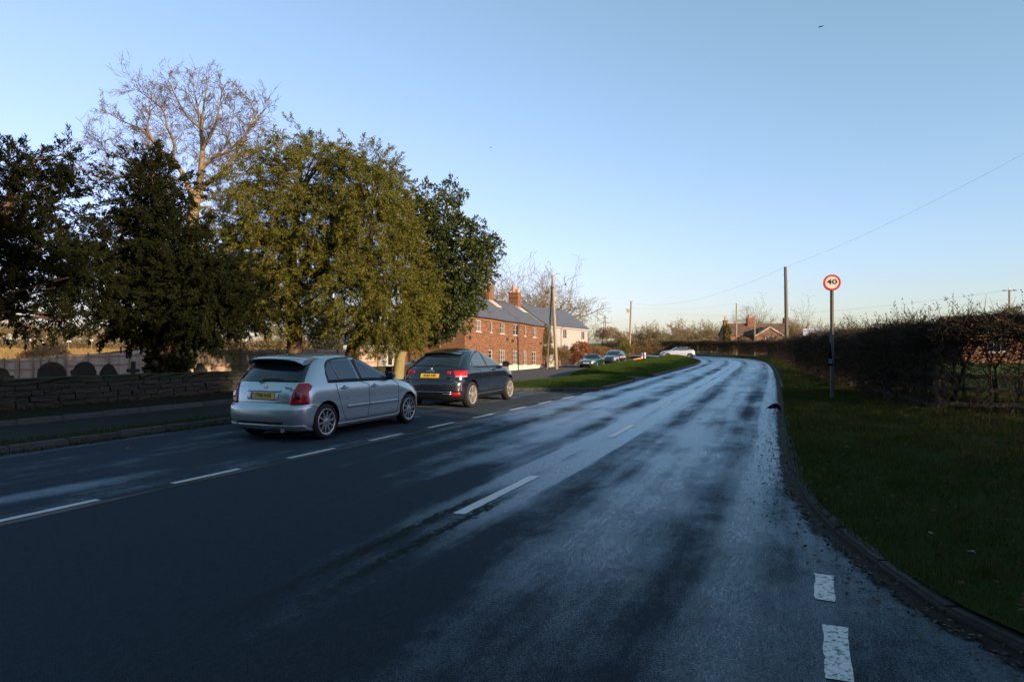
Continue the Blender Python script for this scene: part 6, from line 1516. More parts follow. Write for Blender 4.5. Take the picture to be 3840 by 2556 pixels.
        end_patch(body, 'bumper_skirt', np.linspace(.185, .30, 6), lambda z: np.full_like(z, sg * .80), paint, root, off=.02, y0=lambda z: np.full_like(z, sg * .50), ny=10)
    end_patch(body, 'rear_window', np.linspace(1.0, 1.365, 12), lambda z: np.interp(z, [1.0, 1.365], [.715, .60]), M['carglass'], root, off=.008)
    end_patch(body, 'bumper_insert', np.linspace(.315, .352, 4), lambda z: np.full_like(z, .50), M['black'], root, off=.012)
    end_patch(body, 'bumper_lip', np.linspace(.19, .30, 5), lambda z: np.full_like(z, .49), paint, root, off=.012)
    end_patch(body, 'plate_recess', np.linspace(.70, .835, 6), lambda z: np.interp(z, [.70, .835], [.33, .37]), car_paint('silver_recess', (.55, .57, .59), .5, .4), root, off=.004)
    end_patch(body, 'tailgate_handle', np.linspace(.84, .872, 5), lambda z: np.full_like(z, .37), paint, root, off=.022)
    end_patch(body, 'panel_gap', np.linspace(.648, .656, 2), lambda z: np.full_like(z, .58), M['black'], root, off=.003)
    number_plate(body, root, 'YY06 NXB', .77, M['plate_yellow'], blue=True, off=.014)
    # oval three ring emblem
    c = body.end(np.array([0.]), np.array([.915]), False, .012)[0]; em = MB()
    for rx, rz_, cz in ((.052, .035, 0), (.017, .033, 0), (.034, .013, .02)):
        pts = [(0, rx * math.cos(a), rz_ * math.sin(a) + cz * .6) for a in np.linspace(0, 2 * PI, 25)]; em.tube(pts, .0055, 6)
    e = em.build('emblem', M['silver_badge'], root, smooth=True); e.location = tuple(c); e.rotation_euler = (0, .2, 0)
    for s, y, z, mt, sz in (('COROLLA', -.50, .90, M['ink'], .042), ('SR', -.57, .867, M['red_badge'], .036)):
        p = body.end(np.array([y]), np.array([z]), False, .014)[0]; o = put('badge_lettering', text_mesh(s, sz, .001, .001), mt, root); o.location = tuple(p); o.rotation_euler = (PI / 2 - .1, 0, -PI / 2 - .12)
    MB().box(tuple(body.end(np.array([.56]), np.array([.915]), False, .006)[0]), (.004, .08, .007), .12).build('dealer_badge', M['ink'], root)
    sp = MB(); ys = np.linspace(-.60, .60, 13); sec = [(.66, 1.447), (.40, 1.437), (.28, 1.420), (.245, 1.395), (.27, 1.372), (.45, 1.405), (.62, 1.425)]
    V = []; F = []; n = len(sec)
    for y in ys:
        k = abs(y) / .60
        for x, z in sec: V.append((x + .10 * k ** 3 + (.05 * k ** 6), y * 1.01, z - .035 * k ** 2 - (.06 * k ** 8 if z < 1.41 else .02 * k ** 8)))
    for i in range(len(ys) - 1):
        for j in range(n): F.append((i * n + j, i * n + (j + 1) % n, (i + 1) * n + (j + 1) % n, (i + 1) * n + j))
    F += [tuple(range(n)), tuple((len(ys) - 1) * n + k for k in range(n - 1, -1, -1))]; sp.add(V, F); sp.build('roof_spoiler', paint, root, smooth=True, sharp=35)
    w = [body.end(np.array([y]), np.array([z]), False, o)[0] for y, z, o in ((.14, .975, .02), (.06, 1.015, .03), (-.1, 1.035, .03), (-.35, 1.03, .026))]; MB().tube([Vector(p) for p in w], [.014, .011, .009, .006], 6).build('rear_wiper', M['black'], root)
    MB().tube([(.78, 0, 1.445), (.60, 0, 1.58)], [.008, .004], 6).build('aerial', M['black'], root); MB().box((.80, 0, 1.452), (.10, .05, .03)).build('aerial_base', M['black'], root)
    MB().tube([(.05, -.47, .20), (.25, -.47, .20)], .035, 10).build('exhaust', M['steel'], root)
    MB().box((2.1, 0, .20), (3.4, 1.3, .06)).build('underbody', M['black'], root)
silver_hatch()
# ---- dark blue crossover
def dark_hatch():
    rows = [(.20, .22, 4.08, .78, .55, 3.0, .8, 2.6), (.26, .10, 4.18, .85, .55, 3.2, .9, 2.6), (.36, .04, 4.24, .885, .6, 3.2, .95, 2.5), (.48, .0, 4.275, .895, .6, 3.1, 1.0, 2.4), (.60, .0, 4.27, .90, .62, 3.1, 1.0, 2.4), (.68, .03, 4.24, .90, .6, 3.2, 1.0, 2.4), (.74, .075, 4.19, .90, .58, 3.3, 1.0, 2.5), (.82, .10, 4.06, .895, .55, 3.4, 1.0, 2.6), (.90, .13, 3.86, .888, .55, 3.4, 1.0, 2.9), (.97, .17, 3.55, .872, .55, 3.3, .95, 3.3), (1.02, .215, 3.20, .850, .55, 3.2, .8, 3.4), (1.06, .26, 3.05, .825, .55, 3.1, .65, 3.2), (1.14, .36, 2.86, .775, .55, 3.0, .55, 3.0), (1.24, .49, 2.64, .715, .6, 2.9, .55, 2.9), (1.34, .64, 2.40, .655, .65, 2.8, .6, 2.8), (1.42, .80, 2.16, .595, .7, 2.7, .65, 2.7), (1.465, .95, 1.99, .535, .75, 2.6, .65, 2.6), (1.495, 1.12, 1.84, .45, .6, 2.4, .6, 2.4), (1.515, 1.30, 1.70, .33, .4, 2.2, .4, 2.2), (1.524, 1.44, 1.58, .14, .14, 2, .14, 2)]
    body = Body(rows); paint = car_paint('dark_blue_paint', (.010, .014, .024), .35, .18, 1.0)
    hd = math.radians(21.5); R = .335; axr, axf = .78, 3.40
    u = Vector((math.sin(hd), math.cos(hd), 0)); rt = Vector((math.cos(hd), -math.sin(hd), 0)); wr = Vector((-1.10, 17.75, 0)); loc = wr - rt * .80 - u * axr; loc.z = -.005
    root = start('parked_car', 'dark blue coupe roofed hatchback parked ahead of the silver car', loc, hd, body, (axr, axf), .375, paint)
    for sg in (-1, 1):
        lo = lambda x: pchip([.86, 1.0, 1.3, 3.1], [1.125, 1.06, 1.035, 1.015], x); up = lambda x: pchip([.86, .95, 1.1, 1.3, 1.6, 1.9, 2.15, 2.4, 2.65, 2.9, 3.08], [1.135, 1.21, 1.305, 1.385, 1.435, 1.44, 1.405, 1.335, 1.23, 1.12, 1.03], x)
        side_patch(body, 'chrome_surround', np.linspace(.83, 3.12, 44), lambda x: lo(np.clip(x, .86, 3.1)) - .022, lambda x: up(np.clip(x, .86, 3.08)) + .016, M['chrome'], root, sg, .005)
        side_patch(body, 'window_frame', np.linspace(.865, 3.06, 44), lambda x: lo(x) - .002, lambda x: up(x) - .004, M['black'], root, sg, .008)
        for a, b, nm in ((.93, 1.72, 'rear_door_glass'), (1.83, 2.78, 'front_door_glass'), (2.82, 3.0, 'quarter_glass')): side_patch(body, nm, np.linspace(a, b, 20), lambda x: lo(x) + .012, lambda x: np.maximum(up(x) - .022, lo(x) + .014), M['carglass_side'], root, sg, .012)
        handle(body, root, 2.18, .93, sg, M['chrome'])
        seam(body, [(1.78, 1.02), (2.0, .85), (2.0, .6), (1.95, .33)], root, sg, .008); seam(body, [(3.05, 1.0), (3.12, .8), (3.08, .5), (3.0, .33)], root, sg); seam(body, [(1.15, .33), (1.95, .325), (3.0, .33)], root, sg, .014, M['chrome'], 'sill_trim')
        seam(body, [(1.0, .98), (1.25, .96), (1.42, .80)], root, sg, .012)
        zs = np.linspace(.835, .965, 10); tl_ = corner_patch(body, 'tail_light', zs, body.phi_y(np.interp(zs, [.835, .965], [.66, .60]), zs), body.phi_x(np.interp(zs, [.835, .965], [.42, .52]), zs), M['redlens'], root, sg, off=.012)
        zc = np.linspace(.805, .845, 4); corner_patch(body, 'reverse_lens', zc, body.phi_y(np.full(4, .68), zc), body.phi_x(np.full(4, .44), zc), M['clearlens'], tl_, sg, off=.011)
        zs2 = np.linspace(.885, .955, 5); end_patch(body, 'tail_light', zs2, lambda z: np.full_like(z, sg * .56), M['redlens'], root, off=.011, y0=lambda z: np.full_like(z, sg * .46), ny=6)
        zr = np.linspace(.345, .42, 5); corner_patch(body, 'rear_reflector', zr, body.phi_y(np.full(5, .62), zr), body.phi_y(np.full(5, .80), zr), M['redlens'], root, sg, off=.012)
        seam_pts = [(.50, .70), (.30, .60)]
        zz = np.linspace(.46, .70, 14); corner_patch(body, 'bumper_trim', zz, body.phi_x(np.interp(zz, [.46, .62, .70], [.235, .215, .12]), zz), body.phi_x(np.interp(zz, [.46, .62, .70], [.243, .223, .135]), zz), M['steel'], root, sg, off=.012, n=4)
        mirror(root, 2.92, sg * .86, 1.075, M['black'], sg, (.13, .22, .15))
        for ax in (axr, axf): wheel(root, ax, sg * .80, R, .235, M['alloy_warm'], 5, sgn=sg, W=.215, twin=True)
        zs = np.linspace(.70, .90, 8); corner_patch(body, 'headlight', zs, body.phi_y(np.full(8, .5), zs, True), body.phi_x(np.interp(zs, [.7, .9], [3.9, 3.5]), zs, True), M['clearlens'], root, sg, True, .008)
    end_patch(body, 'rear_window', np.linspace(1.075, 1.40, 12), lambda z: np.interp(z, [1.075, 1.40], [.70, .56]), M['carglass'], root, off=.008)
    end_patch(body, 'rear_chrome_strip', np.linspace(.425, .445, 3), lambda z: np.full_like(z, .62), M['chrome'], root, off=.012)
    for sg in (-1, 1):
        end_patch(body, 'exhaust_trim', np.linspace(.335, .40, 4), lambda z: np.full_like(z, sg * .60), M['chrome'], root, off=.010, y0=lambda z: np.full_like(z, sg * .40), ny=8)
        end_patch(body, 'exhaust', np.linspace(.347, .388, 4), lambda z: np.full_like(z, sg * .585), M['black'], root, off=.014, y0=lambda z: np.full_like(z, sg * .415), ny=8)
    end_patch(body, 'panel_gap', np.linspace(.728, .738, 2), lambda z: np.full_like(z, .62), M['black'], root, off=.004); end_patch(body, 'panel_gap', np.linspace(.915, .923, 2), lambda z: np.full_like(z, .45), M['black'], root, off=.004)
    number_plate(body, root, 'KU63 AVR', .835, M['plate_yellow'], off=.012)
    c = Vector(body.end(np.array([0.]), np.array([1.0]), False, .012)[0]); em = MB()
    for P in ([(.055, .03), (.02, .035), (.0, .012), (.018, -.02), (.05, -.012)], [(-.055, .035), (-.02, .03), (-.012, .005), (-.03, -.01), (-.02, -.035), (-.055, -.03)]):
        em.tube([(-.004 * 0, y, z) for y, z in P], .007, 5)
    e = em.build('emblem', M['silver_badge'], root); e.location = c; e.rotation_euler = (0, .5, 0)
    p = body.end(np.array([0.]), np.array([.945]), False, .012)[0]; o = put('badge_lettering', text_mesh('CITROEN', .045, .0008, .001, 1.25), M['silver_badge'], root); o.location = tuple(p); o.rotation_euler = (PI / 2 - .3, 0, -PI / 2)
    sp = MB(); ys = np.linspace(-.55, .55, 11); sec = [(.98, 1.475), (.72, 1.452), (.60, 1.425), (.62, 1.405), (.80, 1.425), (.95, 1.45)]; V = []; F = []; n = len(sec)
    for y in ys:
        k = abs(y) / .55; V += [(x + .14 * k ** 3, y, z - .05 * k ** 2) for x, z in sec]
    for i in range(len(ys) - 1):
        for j in range(n): F.append((i * n + j, i * n + (j + 1) % n, (i + 1) * n + (j + 1) % n, (i + 1) * n + j))
    F += [tuple(range(n)), tuple((len(ys) - 1) * n + k for k in range(n - 1, -1, -1))]; sp.add(V, F); sp.build('roof_spoiler', paint, root, smooth=True, sharp=35)
    w = [body.end(np.array([y]), np.array([z]), False, .02)[0] for y, z in ((0, 1.075), (-.06, 1.10), (-.30, 1.11))]; MB().tube([Vector(p) for p in w], [.016, .011, .007], 6).build('rear_wiper', M['black'], root)
    MB().box((2.2, 0, .24), (3.4, 1.4, .08)).build('underbody', M['black'], root)
dark_hatch()
# ---- small distant cars
def simple_car(label, rows, loc, heading, axles, R, paint, win=None, wind=None, soft=None, front=True, plate=None, plate_mat=None, lights=None, rearwin=None, rim=None, alloy=None, trim=None):
    body = Body(rows); root = start('parked_car', label, loc, heading, body, axles, R * 1.13, paint); hw = float(np.max(body.R[:, 3]))
    for sg in (-1, 1):
        if win:
            lo, up, spans, mt = win; side_patch(body, 'window_surround', np.linspace(spans[0][0] - .04, spans[-1][1] + .04, 30), lambda x: lo(x) - .02, lambda x: up(x) + .015, mt or M['black'], root, sg, .005)
            for a, b in spans: side_patch(body, 'side_glass', np.linspace(a, b, 14), lambda x: lo(x) + .012, lambda x: np.maximum(up(x) - .02, lo(x) + .014), M['carglass_side'], root, sg, .010)
        for ax in axles: wheel(root, ax, sg * (hw - .10), R, rim or R * .68, alloy or M['alloy'], 8, sgn=sg, W=.19)
        if lights:
            z0, z1, y0, x1 = lights; zs = np.linspace(z0, z1, 8); corner_patch(body, 'headlight', zs, body.phi_y(np.full(8, y0), zs, True), body.phi_x(np.full(8, x1), zs, True), M['clearlens'], root, sg, True, .010)
        zs = np.linspace(.62, .80, 6); corner_patch(body, 'tail_light', zs, body.phi_y(np.full(6, hw * .72), zs), body.phi_x(np.full(6, .22), zs), M['redlens'], root, sg, off=.010)
        zb = float(body.R[len(body.R) // 2, 0]); mirror(root, wind[3] if wind else 2.5, sg * (hw - .08), wind[0] + .05 if wind else 1.0, trim or paint, sg)
        handle(body, root, (axles[0] + axles[1]) / 2 - .25, (wind[0] if wind else .95) - .10, sg, trim or M['black'])
    if wind: end_patch(body, 'windscreen', np.linspace(wind[0], wind[1], 10), lambda z: np.interp(z, [wind[0], wind[1]], wind[2]), M['carglass'], root, True, .010)
    if rearwin: end_patch(body, 'rear_window', np.linspace(rearwin[0], rearwin[1], 10), lambda z: np.interp(z, [rearwin[0], rearwin[1]], rearwin[2]), M['carglass'], root, False, .008)
    if plate: number_plate(body, root, plate, .46, plate_mat or M['plate_white'], True, off=.012)
    end_patch(body, 'grille', np.linspace(.28, .38, 4), lambda z: np.full_like(z, hw * .62), M['black'], root, True, .006)
    MB().box(((axles[0] + axles[1]) / 2, 0, .22), (axles[1] - axles[0], hw * 1.5, .06)).build('underbody', M['black'], root)
    return body, root
HB = [(.18, .12, 4.0, .74, .5, 3.2, .8, 2.6), (.28, .03, 4.1, .82, .5, 3.4, .9, 2.5), (.45, .0, 4.15, .855, .5, 3.5, .95, 2.4), (.60, .03, 4.14, .865, .5, 3.5, .95, 2.4), (.72, .08, 4.02, .862, .5, 3.5, .95, 2.5), (.84, .12, 3.75, .855, .5, 3.5, .95, 2.8), (.93, .18, 3.30, .838, .5, 3.5, .8, 3.3), (.99, .23, 3.0, .815, .5, 3.4, .6, 3.3), (1.10, .33, 2.76, .765, .5, 3.2, .5, 3.0), (1.25, .50, 2.44, .70, .5, 3.0, .5, 3.0), (1.36, .66, 2.18, .645, .55, 2.9, .55, 2.9), (1.43, .80, 1.98, .585, .6, 2.7, .6, 2.7), (1.465, 1.0, 1.80, .47, .6, 2.5, .55, 2.5), (1.483, 1.2, 1.62, .28, .3, 2.2, .3, 2.2), (1.488, 1.35, 1.48, .1, .08, 2, .08, 2)]
hb_win = (lambda x: np.interp(x, [.7, 2.9], [1.0, .975]), lambda x: pchip([.70, .85, 1.1, 1.5, 1.9, 2.2, 2.5, 2.75, 2.9], [1.10, 1.27, 1.37, 1.405, 1.39, 1.32, 1.19, 1.07, .99], x), [(.78, 1.45), (1.55, 2.75)], None)
def lane_z(x, y):
    k = np.arange(len(LANE)); P = np.array(LANE); s = np.linspace(0, 8, 200); X = pchip(k, P[:, 0], s); Y = pchip(k, P[:, 1], s); i = int(np.argmin((X - x) ** 2 + (Y - y) ** 2)); return float(pchip(k, LANE_Z, s[i]))
def face_us(px, d, hd, L, label, rows, axles, R, paint, **kw):
    """front bumper centre at bearing px, distance d; heading back towards the road mouth"""
    p = site(px, HY, d); u = Vector((math.sin(hd), math.cos(hd), 0)); loc = Vector((p.x, p.y, 0)) - u * L; loc.z = lane_z(p.x, p.y) + .004
    return simple_car(label, rows, loc, hd, axles, R, paint, **kw)
RD = [(.16, .12, 3.78, .70, .5, 3.0, .8, 2.5), (.26, .03, 3.88, .78, .5, 3.2, .9, 2.4), (.42, .0, 3.92, .815, .5, 3.2, .95, 2.3), (.56, .03, 3.90, .82, .55, 3.2, 1.0, 2.3), (.66, .08, 3.74, .82, .55, 3.2, 1.0, 2.5), (.75, .15, 3.30, .815, .6, 3.2, 1.0, 2.9), (.82, .35, 2.80, .80, .6, 3.2, .8, 3.2), (.87, .75, 2.52, .775, .5, 3.2, .5, 3.2), (.96, .95, 2.36, .715, .45, 3.0, .42, 3.0), (1.08, 1.12, 2.16, .645, .45, 2.9, .4, 2.9), (1.18, 1.28, 1.98, .575, .4, 2.7, .4, 2.7), (1.235, 1.42, 1.84, .46, .35, 2.4, .35, 2.4), (1.26, 1.55, 1.70, .2, .1, 2, .1, 2)]
hdg = math.radians(202)
b_, r_ = face_us(2198, 61.5, hdg, 3.92, 'dark green two seat roadster with black soft top parked on the lane', RD, (.68, 2.98), .29, car_paint('green_paint', (.006, .055, .035), .4, .22, 1.0), wind=(.885, 1.17, (.66, .55), 2.34), lights=(.53, .66, .42, 3.45), plate='R682 EZX', win=(lambda x: .89 + 0 * x, lambda x: pchip([1.25, 1.5, 1.8, 2.1, 2.3], [.95, 1.14, 1.15, 1.03, .91], x), [(1.35, 2.22)], None))
def soft_top(body, root, z0, zs_top, inset=.004, x0=None, x1=None):
    zz = np.linspace(z0, zs_top, 12); rings = []
    for z in zz:
        o = body.outline(z, 14, 6); rings.append(np.column_stack([o, np.full(len(o), z)]))
    V = np.concatenate(rings); c = V.mean(0); n = len(rings[0]); V = V + unit((V - c) * np.array([.3, 1, 1])) * .012
    if x1 is not None: V[:, 0] = np.minimum(V[:, 0], x1(V[:, 2]))
    F = [tuple(f) for f in grid_faces(len(zz), n, True)] + [tuple((len(zz) - 1) * n + k for k in range(n))]; me = py_mesh(V, F, True); put('soft_top', me, M['softtop'], root)
soft_top(b_, r_, .92, 1.258, x1=lambda z: np.interp(z, [.9, 1.26], [1.9, 1.80]))
face_us(2283, 69, math.radians(203), 4.15, 'dark grey blue hatchback parked behind the green roadster', HB, (.72, 3.30), .31, car_paint('grey_blue_paint', (.020, .028, .042), .5, .25, 1.0), win=hb_win, wind=(1.0, 1.36, (.72, .58), 2.62), lights=(.62, .80, .42, 3.35), rearwin=(1.02, 1.36, (.7, .56)))
PT = [(.20, .14, 4.12, .74, .5, 3.0, .7, 2.6), (.30, .03, 4.24, .82, .5, 3.2, .8, 2.5), (.46, .0, 4.28, .85, .5, 3.2, .9, 2.4), (.60, .02, 4.24, .855, .5, 3.2, 1.0, 2.4), (.72, .06, 4.16, .85, .5, 3.2, 1.05, 2.4), (.84, .09, 4.02, .838, .5, 3.2, 1.05, 2.6), (.94, .12, 3.74, .82, .5, 3.2, 1.0, 2.9), (1.01, .16, 3.26, .80, .5, 3.2, .8, 3.2), (1.06, .22, 2.92, .775, .5, 3.2, .55, 3.2), (1.16, .36, 2.72, .735, .5, 3.0, .45, 3.0), (1.28, .52, 2.50, .69, .5, 2.9, .45, 3.0), (1.39, .68, 2.28, .64, .5, 2.8, .5, 2.9), (1.46, .82, 2.10, .585, .55, 2.7, .55, 2.7), (1.50, 1.0, 1.92, .47, .5, 2.5, .5, 2.5), (1.52, 1.2, 1.72, .28, .3, 2.2, .3, 2.2), (1.526, 1.36, 1.5, .1, .1, 2, .1, 2)]
hp = math.radians(-86)                                             # nose to the left, side on
p = site(2607, HY, 83.5); 
b_, r_ = simple_car('pale silver retro convertible with black hood side on behind the grass mound', PT, Vector((p.x, p.y, lane_z(p.x - 2, p.y) - .02)), hp, (.80, 3.42), .32, car_paint('pale_silver_paint', (.50, .49, .47), .5, .3), win=(lambda x: 1.06 + 0 * x, lambda x: pchip([1.0, 1.15, 1.5, 1.9, 2.3, 2.55, 2.8], [1.20, 1.36, 1.43, 1.42, 1.32, 1.21, 1.08], x), [(1.08, 1.62), (1.70, 2.72)], None), wind=(1.07, 1.40, (.68, .55), 2.60), lights=(.66, .82, .45, 3.75), trim=M['chrome'])
soft_top(b_, r_, 1.40, 1.522)
# hood sides behind the glass
for sg in (-1, 1): side_patch(b_, 'hood_side', np.linspace(.42, 1.06, 14), lambda x: np.maximum(1.10, 1.06 + 0 * x), lambda x: pchip([.42, .6, .8, 1.06], [1.12, 1.32, 1.42, 1.46], x), M['softtop'], r_, sg, .010)
p = site(1500, HY, 36); simple_car('grey blue hatchback half hidden by the churchyard wall and the holly trunk', HB, Vector((p.x + 3.0, p.y + 2.2, -.40)), math.radians(-62), (.72, 3.30), .31, car_paint('steel_blue_paint', (.08, .12, .17), .5, .28, 1.0), win=hb_win, wind=(1.0, 1.36, (.72, .58), 2.62), lights=(.62, .80, .42, 3.35))
finish_bodies()
# ------------------------------------------------------------------ signs, poles, wires, birds
M['signred'] = plain('sign_red', (.50, .015, .03), .4)
M['signwhite'] = mottled('sign_white', [(.60, .55, .46), (.66, .61, .52)], 3, .45)
M['signink'] = plain('sign_black', (.02, .02, .02), .5)
M['signback'] = mottled('sign_lamp_grey', [(.20, .19, .17), (.30, .28, .25)], 6, .6)
M['signpole'] = mottled('grey_sign_pole', [(.06, .058, .05), (.10, .095, .08)], 7, .6, .2, 40, stretch=(1, 1, .2))
M['bluewhite'] = mottled('banner_pvc', [(.38, .41, .52), (.46, .49, .60)], 3, .6)
M['navy'] = plain('navy_ink', (.03, .045, .16), .5)
M['signblue'] = plain('sign_blue', (.02, .12, .45), .4)
M['orange'] = plain('barrier_orange', (.62, .11, .02), .5)
M['crow'] = plain('crow_feathers', (.006, .006, .007), .9, spec=.1)
def speed_sign():
    p = site(3120, 1514, 18.7); root = thing('speed_limit_sign', 'round red ringed 40 speed limit sign on a tall grey pole', 'road sign', (p.x, p.y, .1))
    MB().lathe([(.001, -.3), (.054, -.3), (.054, 1.9), (.048, 1.95), (.048, 3.05), (.001, 3.05)], 16).build('pole', M['signpole'], root, smooth=True)
    h = MB(); h.lathe([(.001, .11), (.19, .11), (.215, .08), (.222, .0), (.215, -.03), (.001, -.03)], 40, 'y'); hs = h.build('sign_housing', M['signback'], root, smooth=True, loc=(0, 0, 3.22), rot=(math.radians(-3), 0, math.radians(-19)))
    f = MB(); f.lathe([(.172, -.036), (.219, -.036), (.219, -.032), (.172, -.032)], 48, 'y'); f.build('red_ring', M['signred'], hs)
    w = MB(); w.lathe([(.001, -.034), (.174, -.034), (.174, -.030)], 48, 'y'); w.build('white_disc', M['signwhite'], hs)
    o = put('lettering', text_mesh('40', .185, .0035, .001, 1.42), M['signink'], hs); o.location = (0, -.037, .012); o.rotation_euler = (PI / 2, 0, 0)
    # waymarker tied to the pole
    q = site(3112, 1318, 18.6); t = thing('waymark_pennant', 'small black pointed footpath pennant tied to the speed sign pole', 'sign', (p.x - .085, p.y - .075, .1 + .95), math.radians(20))
    MB().prism([(-.095, 0), (.095, 0), (.03, .55), (.0, .62), (-.03, .55)], -.006, .006).build('board', M['crow'], t)
    MB().tube([(.095, -.002, 0), (.035, -.002, .55), (.005, -.002, .62)], .006, 5).build('board_edge', M['signback'], t)
    for s, z in (('Polo', .155), ('Path', .085)): o = put('lettering', text_mesh(s, .07, .002, .0006), M['bluewhite'], t); o.location = (0, -.008, z); o.rotation_euler = (PI / 2, 0, 0)
    MB().box((.09, .03, .22), (.09, .03, .03)).build('cable_tie', M['plate_white'], t); MB().box((.09, .03, .17), (.09, .03, .03)).build('cable_tie', M['plate_white'], t)
    MB().tube([(.12, .05, .2), (.45, .1, .24)], .004, 4).build('loose_tie', M['signback'], t)
speed_sign()
def banner():
    p = site(3046, 1245, 36.2); root = thing('marquee_banner', 'pale blue marquee hire banner on posts above the hedge', 'banner', (p.x, p.y, 0), math.radians(-10))
    W, H = .92, .36; z = p.z
    MB().box((0, 0, z), (W, .02, H)).build('board', M['bluewhite'], root)
    for x in (-.38, .38): MB().box((x, .04, z / 2 - .1), (.06, .06, z + .3)).build('post', M['oldwood'], root)
    for s, sz, dx, dz in (('M', .15, -.385, .06), ('ARQUEES.COM', .108, .06, .07), ('Hire', .08, -.10, -.07)):
        o = put('lettering', text_mesh(s, sz, .002, .001, .9), M['navy'], root); o.location = (dx, -.012, z + dz); o.rotation_euler = (PI / 2, 0, 0)
banner()
def pole(label, px, ytop, d, r, mat, lean=0.0, steps=True, ground=None, name='utility_pole', group='timber utility poles', arm=None, base_y=None):
    top = site(px, ytop, d); x = top.x; y = top.y; g = float(ground_h(x, y)) - .3 if ground is None else ground
    root = thing(name, label, 'pole', (x - lean, y, g), 0, group); H = top.z - g
    MB().tube([(0, 0, 0), (lean * .5, 0, H * .5), (lean, 0, H)], [r, r * .9, r * .75], 12).build('shaft', mat, root, smooth=True, sharp=60)
    if steps:
        for k in range(10):
            z = H * .38 + k * H * .06; s = (-1) ** k; MB().tube([(lean * z / H, 0, z), (lean * z / H + s * (r + .12), -.02, z)], .012, 5).build('step_bolt', M['steel'], root)
    return root, Vector((top.x, top.y, top.z))
def twin():
    d = 58.5; root = thing('twin_pole', 'pair of pale timber poles leaning together before the cottages', 'pole', at_g(2078, d, -.2), 0, 'timber utility poles'); o = Vector(root.location)
    a = [site(2087, 1392, d) - o, site(2079, 1200, d) - o, site(2072, 1032, d) - o]; b = [site(2052, 1392, d + .6) - o, site(2062, 1220, d + .3) - o, site(2070, 1070, d + .15) - o]
    MB().tube(a, [.15, .13, .105], 12).build('shaft', M['polewood'], root, smooth=True); MB().tube(b, [.09, .085, .075], 10).build('strut', M['polewood'], root, smooth=True)
    c = site(2071, 1078, d - .1) - o; MB().box(c, (.3, .3, .07)).build('iron_band', M['ironblack'], root)
    n = site(2085, 1245, d - .15) - o; MB().box(n, (.14, .02, .35)).build('notice_plate', M['white'], root)
twin()
pT, tT = pole('tall dark pole with step bolts rising behind the hedge', 2946, 1000, 56, .16, M['polewood_dark'], -.12)
pA, tA = pole('pole with transformer and small switch box beside the lane hedge', 2367, 1130, 96, .15, M['polewood'], .30, False)
pB, tB = pole('slim pole before the left end of the far house', 2762, 1137, 114, .14, M['polewood'], .06, False)
pC, tC = pole('short pole in front of the middle chimney of the far house', 2830, 1185, 116, .13, M['polewood'], 0, False)
pD, tD = pole('pole with cross arm and insulators beyond the bungalow', 3786, 1088, 72, .13, M['redpole'] if 'redpole' in M else M['polewood'], 0, False)
pE, tE = pole('distant thin pole before the wood beyond the bend', 2617, 1285, 150, .12, M['polewood'], 0, False)
for x, z in ((-.45, -.02), (.12, -.02), (.48, .04)):
    o = Vector((0, 0, tD.z - pD.location.z)); MB().tube([o + Vector((x - .12, -.1, z)), o + Vector((x + .12, -.1, z))], .045, 8).build('insulator', M['steel'], pD)
MB().box((0, 0, tD.z - pD.location.z - .02), (1.5, .1, .09)).build('cross_arm', M['polewood_dark'], pD); MB().box((0, 0, tD.z - pD.location.z + .12), (.09, .09, .3)).build('finial', M['steel'], pD)
hA = tA.z - pA.location.z
MB().box((.3 - .42, 0, hA - 1.3), (.36, .3, .5)).build('transformer', M['steel'], pA); MB().tube([(.3 - .7, 0, hA - 1.0), (.3 - .4, 0, hA - 1.35)], .05, 6).build('switch_arm', M['steel'], pA); MB().box((.3, 0, hA + .02), (.5, .1, .08)).build('cross_arm', M['steel'], pA); MB().box((.1, -.17, 2.1), (.16, .03, .2)).build('warning_plate', M['plate_yellow'], pA)
def wire(a, b, sag, r, label, name='overhead_wire'):
    a = Vector(a); b = Vector(b); pts = [a.lerp(b, f) - Vector((0, 0, sag * 4 * f * (1 - f))) for f in np.linspace(0, 1, 17)]
    root = MB().tube(pts, r * .38, 4).build(name, M['wire'], None); tag(root, label, 'wire', 'overhead wires'); return root
wire(tT, site(4300, 320, 24), .5, .010, 'wire from the tall dark pole climbing away over the hedge')
wire(tT, tA - Vector((0, 0, .2)), 1.3, .014, 'wire from the tall dark pole across the road to the transformer pole')
wire(tA - Vector((0, 0, .9)), tB, .5, .014, 'wire from the transformer pole to the slim pole')
wire(tB, site(2946, 1190, 60), .5, .012, 'wire from the slim pole back towards the tall dark pole')
wire(site(2946, 1190, 60), site(3900, 1245, 60), .6, .010, 'low wire running behind the hedge from the tall dark pole')
wire(site(2100, 1100, 60), tA - Vector((0, 0, 2.3)), 1.4, .014, 'sagging wire from the twin poles to the transformer pole')
for dy in (0, -22, 70): wire(site(2500, 1180 + dy * .3, 120), tD + Vector((.4 if dy else -.4, 0, .05 - .9 * (dy > 0))), 1.2, .010, 'wire strung to the cross arm pole from beyond the tall dark pole')
wire(site(-700, 520, 24), site(1745, 1185, 51), 1.2, .014, 'slack service wire passing the yews to the brick cottage')
